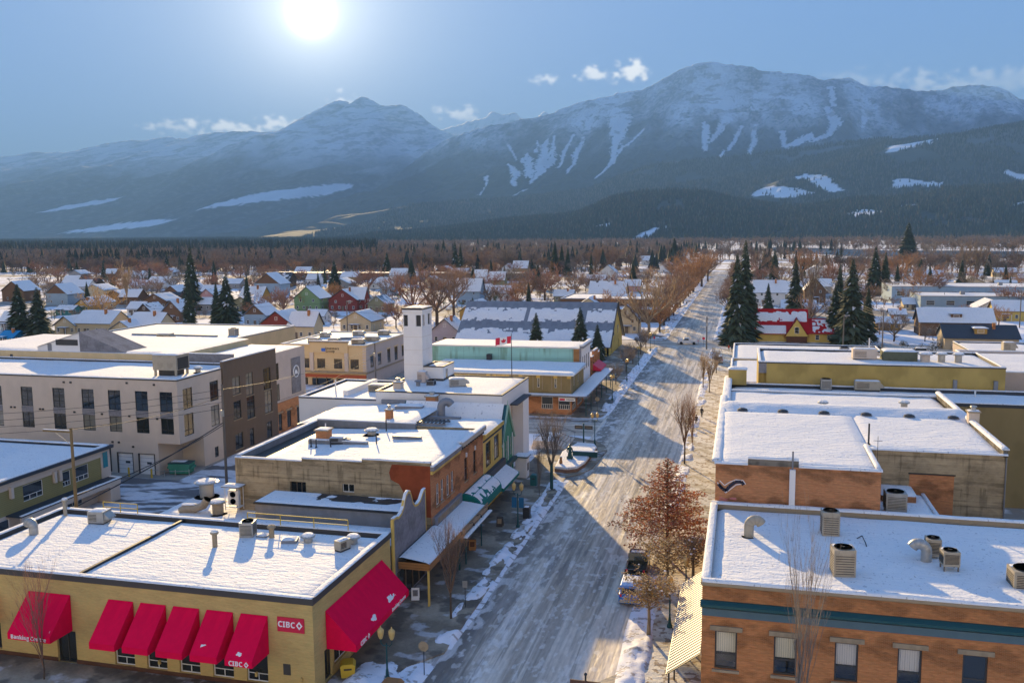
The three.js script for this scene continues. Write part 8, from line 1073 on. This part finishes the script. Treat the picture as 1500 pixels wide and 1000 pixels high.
function house(x, z, w, ridge, type, wall, snow, label, o = {}) {
  const t = thing('house', label, 'house', [x, 0, z], o.turn ?? 0, 'houses of the town'), far = Math.hypot(x, z) > 470, d = o.d ?? Math.max(6, Math.min(11, w * (type === 'f' ? 1.15 : 0.75))), e = ridge * (o.e ?? 0.55), hw = w / 2, hd = d / 2, m = WALL[wall], ov = 0.5, rm = wall === 'bright' ? m : wall.startsWith('dark') ? ROOF.slate : [ROOF.brown, ROOF.metal, ROOF.slate][Math.abs(Math.round(x)) % 3];
  const R = type === 'f' ? (u, v) => [v, u] : (u, v) => [u, v];   // (along the ridge, across) -> x, z
  const La = type === 'f' ? hd : hw, Lc = type === 'f' ? hw : hd;
  const holes = (W, n) => { const r = []; for (let k = 0; k < n; k++) { const c = W * (k + 0.5) / n; r.push([c - 0.5, c + 0.5, 0.9, 2.2, houseWin]); } return r; }; const hEave = Math.max(2.4, e);
  const up = (W, n) => (hEave > 4.6 ? holes(W, n).map(([a, b, , , q]) => [a, b, hEave - 1.7, hEave - 0.5, q]) : []);
  facade(t, m, [-hw, 0, hd], 's', w, hEave, far ? holes(w, 2) : [...holes(w, w > 9 ? 4 : 3), ...up(w, 2)], { depth: 0.1 }); facade(t, m, [hw, 0, hd], 'e', d, hEave, far ? [] : [...holes(d, 2), ...up(d, 2)], { depth: 0.1 }); facade(t, m, [hw, 0, -hd], 'n', w, hEave); facade(t, m, [-hw, 0, -hd], 'w', d, hEave);
  const gb = G(); for (const s of [-1, 1]) { const a = R(s * La, s * Lc), b = R(s * La, -s * Lc), c = R(s * La, 0); const f = type === 'f' ? [[b[0], hEave, b[1]], [a[0], hEave, a[1]], [c[0], ridge, c[1]]] : [[a[0], hEave, a[1]], [b[0], hEave, b[1]], [c[0], ridge, c[1]]]; gb.face(f); } gb.mesh('gable', wall === 'blue' && type === 'f' ? WALL.brown : m, t);
  if (type === 'f' && !far) addWindow(t, 0.9, 1.1, [-0.45, hEave + (ridge - hEave) * 0.25, hd + 0.02], 0, houseWin);
  const sl = (ridge - hEave) / Lc; for (const s of [-1, 1]) { const P = (u, v, y = 0) => { const q = R(u, s * v); return [q[0], ridge - v * sl + y, q[1]]; }; const A = P(-La - ov, Lc + ov), B = P(La + ov, Lc + ov), C = P(La + ov, 0), E = P(-La - ov, 0), g = G(); const th = 0.16, lo = (q) => [q[0], q[1] - th, q[2]]; g.quad(A, B, C, E).quad(lo(B), lo(A), lo(E), lo(C)).quad(lo(A), lo(B), B, A).quad(lo(B), lo(C), C, B).quad(lo(E), lo(A), A, E); const rf = g.mesh('roof_slope', rm, t);
    if (snow > 0.02) { const L = Lc + ov; if (snow > 0.93) { const nu = 8, nv = 5, pos = [], idx = [], uv = []; for (let j = 0; j <= nv; j++) for (let i = 0; i <= nu; i++) { const u = lerp(-La - ov, La + ov, i / nu), v = L * j / nv, ed = i === 0 || j === nv || i === nu ? 0.02 : 1; const q = P(u, v, ed * (0.2 + 0.1 * (fbm(u / 2 + x, v / 2 + z, 2) - 0.5)) + 0.01); pos.push(...q); uv.push(u + x, v); if (i < nu && j < nv) { const a = j * (nu + 1) + i, b = a + nu + 1; (s > 0) === (type !== 'f') ? idx.push(a, b, a + 1, a + 1, b, b + 1) : idx.push(a, a + 1, b, a + 1, b + 1, b); } } const q = new THREE.BufferGeometry(); q.setAttribute('position', new THREE.Float32BufferAttribute(pos, 3)); q.setAttribute('uv', new THREE.Float32BufferAttribute(uv, 2)); q.setIndex(idx); q.computeVertexNormals(); put('snow', q, M.snow, rf); }
      else { const sg = slopeSnow((u, v) => P(u, v, 0.02), -La - ov, La + ov, 0, L, (u, v) => snow - 0.58 + 0.25 * (v / L - 0.4), 0.16, x * 0.37 + z * 0.11 + s, far ? 0.9 : 0.5); put('snow', sg, M.snow, rf); } } }
  if (!far && rnd() < 0.5) { const c = R(La * 0.4, Lc * 0.3); const k = G().cbox(c[0], ridge - 1.2, c[1], 0.7, 1.9, 0.7).mesh('chimney', M.redBrick, t); put('snow', snowSheet(c[0] - 0.38, c[0] + 0.38, c[1] - 0.38, c[1] + 0.38, ridge + 0.7, 0.12, { step: 0.25 }), M.snow, k); }
  if (!far) { const a = type === 'f' ? 0 : -w * 0.2; G().box(a - 0.5, a + 0.5, 0, 2.1, hd + 0.003, hd + 0.07).mesh('door', M.frameBrown, t); if (rnd() < 0.5) { const p = G().box(a - 1.8, a + 1.8, 2.4, 2.55, hd + 0.01, hd + 1.9).mesh('porch_roof', rm, t); put('snow', snowSheet(a - 1.8, a + 1.8, hd + 0.05, hd + 1.9, 2.55, 0.2, { step: 0.4 }), M.snow, p); for (const q of [-1.6, 1.6]) G().cbox(a + q, 0, hd + 1.75, 0.14, 2.4, 0.14).mesh('porch_post', M.frameWhite, t); } }
  if (o.dormer) { const p = G().box(-1.5, 1.5, hEave, hEave + 2.2, hd * 0.1, hd * 0.75).mesh('dormer', o.dormer, t); put('snow', snowSheet(-1.9, 1.9, hd * 0.05, hd * 0.85, hEave + 2.2, 0.25, { step: 0.3 }), M.snow, p); addWindow(t, 1.6, 1.0, [-0.8, hEave + 0.9, hd * 0.75 + 0.02], 0, { ...houseWin, glass: M.glassBlind }); }
  return t;
}
for (const [x, z, w, r, ty, wl, sn, lb] of HOUSES) house(x, z - (ty === 'f' ? w * 0.55 : 3.6), w, r, ty, wl, sn, lb, lb.includes('dormer') && w > 14 ? { dormer: wl === 'brown' ? WALL.brown : WALL.ochre, d: 10 } : {});
for (const [v, x, z, h, w, l] of CONIFERS) conifer(v, x, z, h, w, l);
for (const [v, x, z, h, w, c, l] of BARE) bare(v, x, z, h, w, c, l);
// more roofs and trees between the ones above, each told by the named house it stands by
reseed(92);
const ORD = ['first', 'second', 'third', 'fourth', 'fifth', 'sixth', 'seventh', 'eighth', 'ninth', 'tenth', 'eleventh', 'twelfth', 'thirteenth', 'fourteenth', 'fifteenth', 'sixteenth', 'seventeenth', 'eighteenth', 'nineteenth', 'twentieth', 'twenty-first', 'twenty-second', 'twenty-third', 'twenty-fourth'];
const MARK = HOUSES.map((q) => [q[0], q[1], q[7].split(' ').slice(0, 6).join(' ').replace(/ (with|and|under|a|the|of|beside|by|at|behind|between|among|in|to|its|beyond|long|half|an)$/g, '').replace(/ (with|and|under|a|the|of|beside|by|at|behind|between|among|in|to|its|beyond)$/g, '')]);
const used = new Set();
function byHouse(what, x, z) { const near = MARK.map((q) => [Math.hypot(q[0] - x, q[1] - z), q]).sort((a, b) => a[0] - b[0]); for (const [d, q] of near.slice(0, 12)) { const dz = q[1] - z, dx = x - q[0]; for (const w of Math.abs(dz) > Math.abs(dx) ? (dz > 0 ? ['just behind', 'behind', 'further behind', 'well behind'] : ['just before', 'before', 'further before', 'well before']) : dx < 0 ? ['just west of', 'west of', 'further west of', 'well west of'] : ['just east of', 'east of', 'further east of', 'well east of']) { const l = what + ' ' + w + ' the ' + q[2]; if (!used.has(l)) { used.add(l); return l; } } } return what; }
const SHOW = { brown: 'brown', red: 'red-brown', grey: 'grey', orange: 'orange-brown' };
const clear = (x, z) => !HOUSES.some((q) => Math.hypot(q[0] - x, q[1] - z) < 13) && !(x > -30 && x < 2) && !(z < -250 && z > -270 && x > -220) && !(x > -80 && x < 32 && z > -275);
for (let k = 0, n = 0; n < 46 && k < 600; k++) { const z = rr(-660, -310), x = rr(0.9 * z + 20, -0.18 * z + 60); if (!clear(x, z) || (z > -330 && x > -40)) continue; n++; HOUSES.push([x, z]); (() => { const wl = ['cream', 'white', 'blue', 'grey', 'olive', 'brown', 'pink'][Math.floor(rnd() * 7)]; house(x, z, rr(8, 13), rr(5.5, 8), rnd() < 0.5 ? 'f' : 's', wl, rr(0.75, 1), byHouse('small ' + wl + ' snow-roofed house', x, z)); })(); }
for (let k = 0, n = 0; n < 250 && k < 2500; k++) { const z = -Math.pow(rnd(), 0.8) * 430 - 275, x = rr(0.92 * z, -0.2 * z + 70); if (!clear(x, z)) continue; n++; const fir = rnd() < 0.12; if (fir) conifer(Math.floor(rnd() * 3), x, z, rr(9, 18), rr(0.9, 1.2), byHouse('dark conifer', x, z), 'scattered far conifers'); else { const c = ['brown', 'red', 'red', 'grey', 'orange', 'brown'][Math.floor(rnd() * 6)], h = rr(7, 13); bare([0, 1, 3][Math.floor(rnd() * 3)], x, z, h, rr(1, 1.45), c, byHouse((h > 10.5 ? 'tall' : 'small') + ' bare ' + SHOW[c] + ' tree', x, z), 'scattered far bare trees'); } }
for (let z = -285, k = 0; z > -690; z -= 19, k++) { bare([3, 0, 1][k % 3], -25.4 + rr(-0.5, 0.5), z, rr(10, 14.5), 1.15, 'orange', ORD[k] + ' bare orange-brown tree along the far street from the crossing', 'row of trees on the far street', 0.12); if (z < -330) bare([0, 3][k % 2], -5 + rr(-0.6, 0.6), z - 7, rr(8, 12), 1.1, 'brown', ORD[k] + ' bare tree on the sunny side of the far street', 'sunny side trees of the far street', 0.12); }
// ---------- named buildings further off ----------
{
  const t = thing('red_roofed_restaurant', 'yellow building with bright red snow-streaked roofs and gabled front', 'building', [4, 0, -268]); const red = paint([0.42, 0.012, 0.012], 0.6), yel = WALL.yellow, blk = (x0, x1, e, r, d, nm) => { facade(t, yel, [x0, 0, 0], 's', x1 - x0, e, nm === 'wing' ? [[2.2, 3.3, e - 2.2, e - 0.8, houseWin], [5.4, 6.5, e - 2.2, e - 0.8, houseWin]] : []); facade(t, yel, [x1, 0, 0], 'e', d, e); facade(t, yel, [x0, 0, -d], 'w', d, e); facade(t, yel, [x1, 0, -d], 'n', x1 - x0, e); G().face([[x1, e, 0], [x1, e, -d], [x1, r, -d / 2]]).face([[x0, e, -d], [x0, e, 0], [x0, r, -d / 2]]).mesh('gable', yel, t);
    const P = (u, v) => [u, lerp(e - 0.4, r, v), lerp(0.9, -d / 2, v)], Q = (u, v) => [u, lerp(e - 0.4, r, v), lerp(-d - 0.9, -d / 2, v)]; G().quad(P(x0 - 0.4, 0), P(x1 + 0.4, 0), P(x1 + 0.4, 1), P(x0 - 0.4, 1)).mesh('roof_slope', red, t); G().quad(Q(x1 + 0.4, 0), Q(x0 - 0.4, 0), Q(x0 - 0.4, 1), Q(x1 + 0.4, 1)).mesh('roof_slope', red, t); return P; };
  const P = blk(0, 14, 2.6, 9, 11, 'main'); put('roof_snow', slopeSnow((u, v) => { const q = P(u, v); q[2] += 0.06; return q; }, 0, 14, 0.02, 0.34, (u, v) => 0.5 - (u > 8 ? 0.9 : 0), 0.2, 1.1, 0.25, 8), M.snow, t); put('roof_snow', slopeSnow((u, v) => { const q = P(u, v); q[2] += 0.06; return q; }, 0, 14, 0.5, 0.9, (u, v) => 0.3 - Math.abs(v - 0.68) * 1.6, 0.18, 5.4, 0.25, 8), M.snow, t);
  const P2 = blk(14.05, 23, 2.9, 6.4, 9, 'wing'); put('roof_snow', slopeSnow((u, v) => { const q = P2(u, v); q[2] += 0.06; return q; }, 15.5, 22.8, 0.1, 0.92, () => 0.06, 0.16, 7.9, 0.25, 6), M.snow, t);
  G().face([[8, 1.8, 1.6], [14.2, 1.8, 1.6], [11.1, 6.6, 1.6]]).mesh('front_gable', yel, t); addWindow(t, 1.2, 1.8, [10.5, 2.6, 1.64], 0, houseWin); for (const s of [0, 1]) { const a = s ? [14.6, 1.4, 1.9] : [7.6, 1.4, 1.9], b = [11.1, 6.95, 1.9], c = [11.1, 6.95, -3.5], d = [a[0], 1.4, -1]; const g = G(); s ? g.quad(a, d, c, b) : g.quad(d, a, b, c); g.mesh('front_roof', red, t); } facade(t, M.brownBrick, [8.3, 0, 1.55], 's', 5.6, 1.8); G().face([[-5, 1.6, 1], [0.2, 2.6, 0.5], [0.2, 3.4, -6], [-4, 2.2, -6]]).mesh('lean_to', red, t); put('lean_snow', slopeSnow((u, v) => [lerp(-5, 0, u), lerp(1.75, 2.75, u) + v * 0.6, 1 - v * 6.5], 0, 1, 0, 1, () => 0.35, 0.2, 3.3, 0.1, 6), M.snow, t);
}
{ const b = building('flat_brown_building', 'low brown flat-roofed building lit on its snowy top beside the far street', -66, -330), W = 38, D = 26; bodySides(b, WALL.brown, W, D, 7, 'snwe'); flatRoof(b, W, D, 7.3, { drop: 0.3, m: M.greyStucco, step: 1.4 }); const e = new THREE.Group(); e.name = 'front_wing'; e.position.set(4, 0, 12); b.add(e); bodySides(e, WALL.brown, 34, 12, 4.2, 'swe'); flatRoof(e, 34, 12, 4.5, { drop: 0.25, m: WALL.ochre, step: 1.2 }); }
for (const [x, z, w, d, h, wl, l] of [[62, -415, 90, 30, 7, 'blue', 'long blue-grey shed before the river flats'], [66, -372, 66, 24, 6, 'blue', 'nearer blue shed with dark windows'], [110, -362, 60, 20, 5, 'red', 'low shed beside the nearer blue one'], [-330, -575, 190, 16, 5, 'brown', 'very long low brown building near the far trees'], [-440, -760, 150, 30, 6, 'cream', 'pale industrial shed beyond the brown wood']]) { const b = building('long_shed', l, x, z), m = WALL[wl]; facade(b, m, [0, 0, 0], 's', w, h, Array.from({ length: Math.floor(w / 7) }, (_, k) => [2 + k * 7, 5 + k * 7, h * 0.45, h * 0.75, houseWin])); bodySides(b, m, w, d, h, 'nwe'); flatRoof(b, w, d, h + 0.3, { drop: 0.25, m: M.greyMetal, step: 3, cap: false }); for (let k = 0; k < 3; k++) G().cbox(w * (0.25 + 0.25 * k), h + 0.3, -d * 0.4, 1.6, 1.2, 1.6).mesh('roof_fan', M.greyMetal, b); }
// hedges and shrubs loaded with snow near the parked estate car
reseed(93);
function shrub(label, x, z, r, h, snow, group = 'snowy shrubs') { const t = thing('shrub', label, 'shrub', [x, 0, z], 0, group), p = [], n = [], c = []; for (let k = 0; k < 420; k++) { const a = rnd() * 6.283, el = Math.acos(rnd()), q = Math.pow(rnd(), 0.4), X = Math.cos(a) * Math.sin(el) * r * q, Y = 0.1 + Math.cos(el) * h * q, Z = Math.sin(a) * Math.sin(el) * r * q, s = rr(0.1, 0.28), b = rnd() * 6.283; const col = rnd() < snow * (0.4 + 0.6 * Y / h) ? [0.78, 0.79, 0.82] : [0.03 * rr(0.7, 1.6), 0.045 * rr(0.7, 1.4), 0.022]; const u = [Math.cos(b) * s, rr(-0.5, 0.5) * s, Math.sin(b) * s], v = [-Math.sin(b) * s, rr(-0.3, 0.6) * s, Math.cos(b) * s]; p.push(X - u[0], Y - u[1], Z - u[2], X + u[0], Y + u[1], Z + u[2], X + v[0], Y + v[1], Z + v[2]); const N = [u[1] * v[2] - u[2] * v[1], u[2] * v[0] - u[0] * v[2], u[0] * v[1] - u[1] * v[0]], l = Math.hypot(...N) || 1; for (let i = 0; i < 3; i++) { n.push(N[0] / l, N[1] / l, N[2] / l); c.push(...col); } } const g = new THREE.BufferGeometry(); g.setAttribute('position', new THREE.Float32BufferAttribute(p, 3)); g.setAttribute('normal', new THREE.Float32BufferAttribute(n, 3)); put('foliage', withColor(g, c), M.needles, t); G().tube([[0, 0, 0], [0, h * 0.5, 0]], 0.08, 0.04, 5).mesh('stem', M.bark, t); }
for (let k = 0; k < 24; k++) shrub(ORD[k] + ' snow-laden shrub along the hedge counted from the dark spruces', 30 + k * 2.5 + rnd(), -238 - rnd() * 20 - (k % 3) * 5, rr(1.2, 2.6), rr(1.2, 2.6), 0.55);
for (const [x, z, l] of [[-27.2, -131.5, 'low tawny bush on the plaza terrace'], [-28.6, -133, 'second low bush beside the plaza handrail']]) shrub(l, x, z, 1.1, 1.1, 0.35, 'plaza bushes');
// ---------- valley floor beyond the town ----------
reseed(94);
const farBare = (() => { const g = bareGeo(33, { limbs: 6, n: [6, 4, 4, 3], tw: 0.008, open: 0.6 }); const a = g.trunk.clone(), b = g.crown; for (const k of ['uv']) { a.deleteAttribute(k); b.deleteAttribute(k); } return mergeGeometries([a, b]); })();
const twigM = std(0xffffff, 0.95);
{ const s = []; for (let k = 0; k < 16000; k++) { const z = -Math.pow(rnd(), 1.3) * 2100 - 690, x = rr(1.05 * z, -0.32 * z + 60); if (x > -34 && x < 4 && z > -740) continue; if (x > -0.04 * z - 120 && z > -1500 && fbm(x / 190, z / 90, 3) < 0.62) continue; if (fbm(x / 260 + 3, z / 110, 3) < 0.40) continue; s.push([x, 0, z, rr(8, 15), rr(0.9, 1.5)]); }
  wood('bare_wood', 'brown leafless wood filling the valley beyond the houses', farBare, twigM, s, () => { const k = rr(0.7, 1.35), q = rnd(); return q < 0.5 ? [0.24 * k, 0.165 * k, 0.12 * k] : q < 0.8 ? [0.19 * k, 0.15 * k, 0.12 * k] : [0.30 * k, 0.18 * k, 0.09 * k]; }); }
{ const s = []; for (let k = 0; k < 5200; k++) { const z = -Math.pow(rnd(), 0.7) * 470 - 272, x = rr(0.95 * z, -0.22 * z + 90); if ((x > -31 && x < 4) || HOUSES.some((q) => Math.hypot(q[0] - x, q[1] - z) < 7.5) || (x > -80 && x < 32 && z > -276) || fbm(x / 26, z / 26, 3) < 0.45) continue; s.push([x, 0, z, rr(1.6, 4.6), rr(1.1, 1.8)]); } wood('garden_undergrowth', 'brown bushes and saplings in the gardens between the houses', farBare, twigM, s, () => { const k = rr(0.6, 1.4), q = rnd(); return q < 0.5 ? [0.23 * k, 0.145 * k, 0.095 * k] : q < 0.75 ? [0.19 * k, 0.15 * k, 0.11 * k] : q < 0.9 ? [0.34 * k, 0.21 * k, 0.075 * k] : [0.09 * k, 0.12 * k, 0.06 * k]; }); }
{ const s = []; for (let k = 0; k < 5200; k++) { const z = rr(-2300, -1250), x = rr(1.02 * z, -0.55 * z * 0.9 - 500 + 0 * z); if (x > 0.42 * z) continue; s.push([x, 0, z, rr(13, 25), rr(0.9, 1.2)]); } for (let k = 0; k < 420; k++) { const z = rr(-1500, -650), x = rr(1.02 * z, -0.1 * z); if (x > -40 && x < 10) continue; s.push([x, 0, z, rr(12, 20), rr(0.9, 1.3)]); } for (let k = 0; k < 90; k++) s.push([rr(-640, -540), 0, rr(-800, -740), rr(14, 22), 1.2]);
  for (let k = 0; k < 2600; k++) { const z = rr(-3300, -2500), x = rr(1.02 * z, 0.35 * -z); s.push([x, 0, z, rr(13, 24), rr(0.9, 1.2)]); }
  for (let k = 0; k < 26000; k++) { const z = rr(-7200, -3200), x = rr(1.02 * z, 0.3 * z); s.push([x, 0, z, rr(13, 25), rr(0.9, 1.3)]); }
  wood('conifer_belt', 'dark conifer belt along the far side of the valley floor', coneGeo, needle, s, () => { const k = rr(0.7, 1.4); return [0.032 * k, 0.042 * k, 0.03 * k]; }); }
M.river = new THREE.MeshPhysicalMaterial({ color: lin(0.05, 0.075, 0.10), roughness: 0.18 });
sheet('river', 'blue-grey river bending past the snowy flats', M.river, [[20, -1500], [120, -1120], [330, -1000], [700, -1010], [900, -1180], [500, -1260], [200, -1420], [60, -1750]], 0.03); sheet('river_reach', 'bright frozen river reach far off', M.river, [[-900, -1750], [-560, -1330], [-420, -1330], [-480, -1480], [-760, -1850]], 0.03);
sheet('river_flat', 'open snowy flat beside the river', M.snow, [[30, -1080], [90, -640], [700, -560], [900, -900], [340, -960], [130, -1080]], 0.02); sheet('far_meadow', 'open snowy meadow far beyond the brown wood', M.snow, [[-760, -1180], [-480, -1020], [-330, -1060], [-430, -1260], [-700, -1320]], 0.02);
renderer.render(scene, camera);
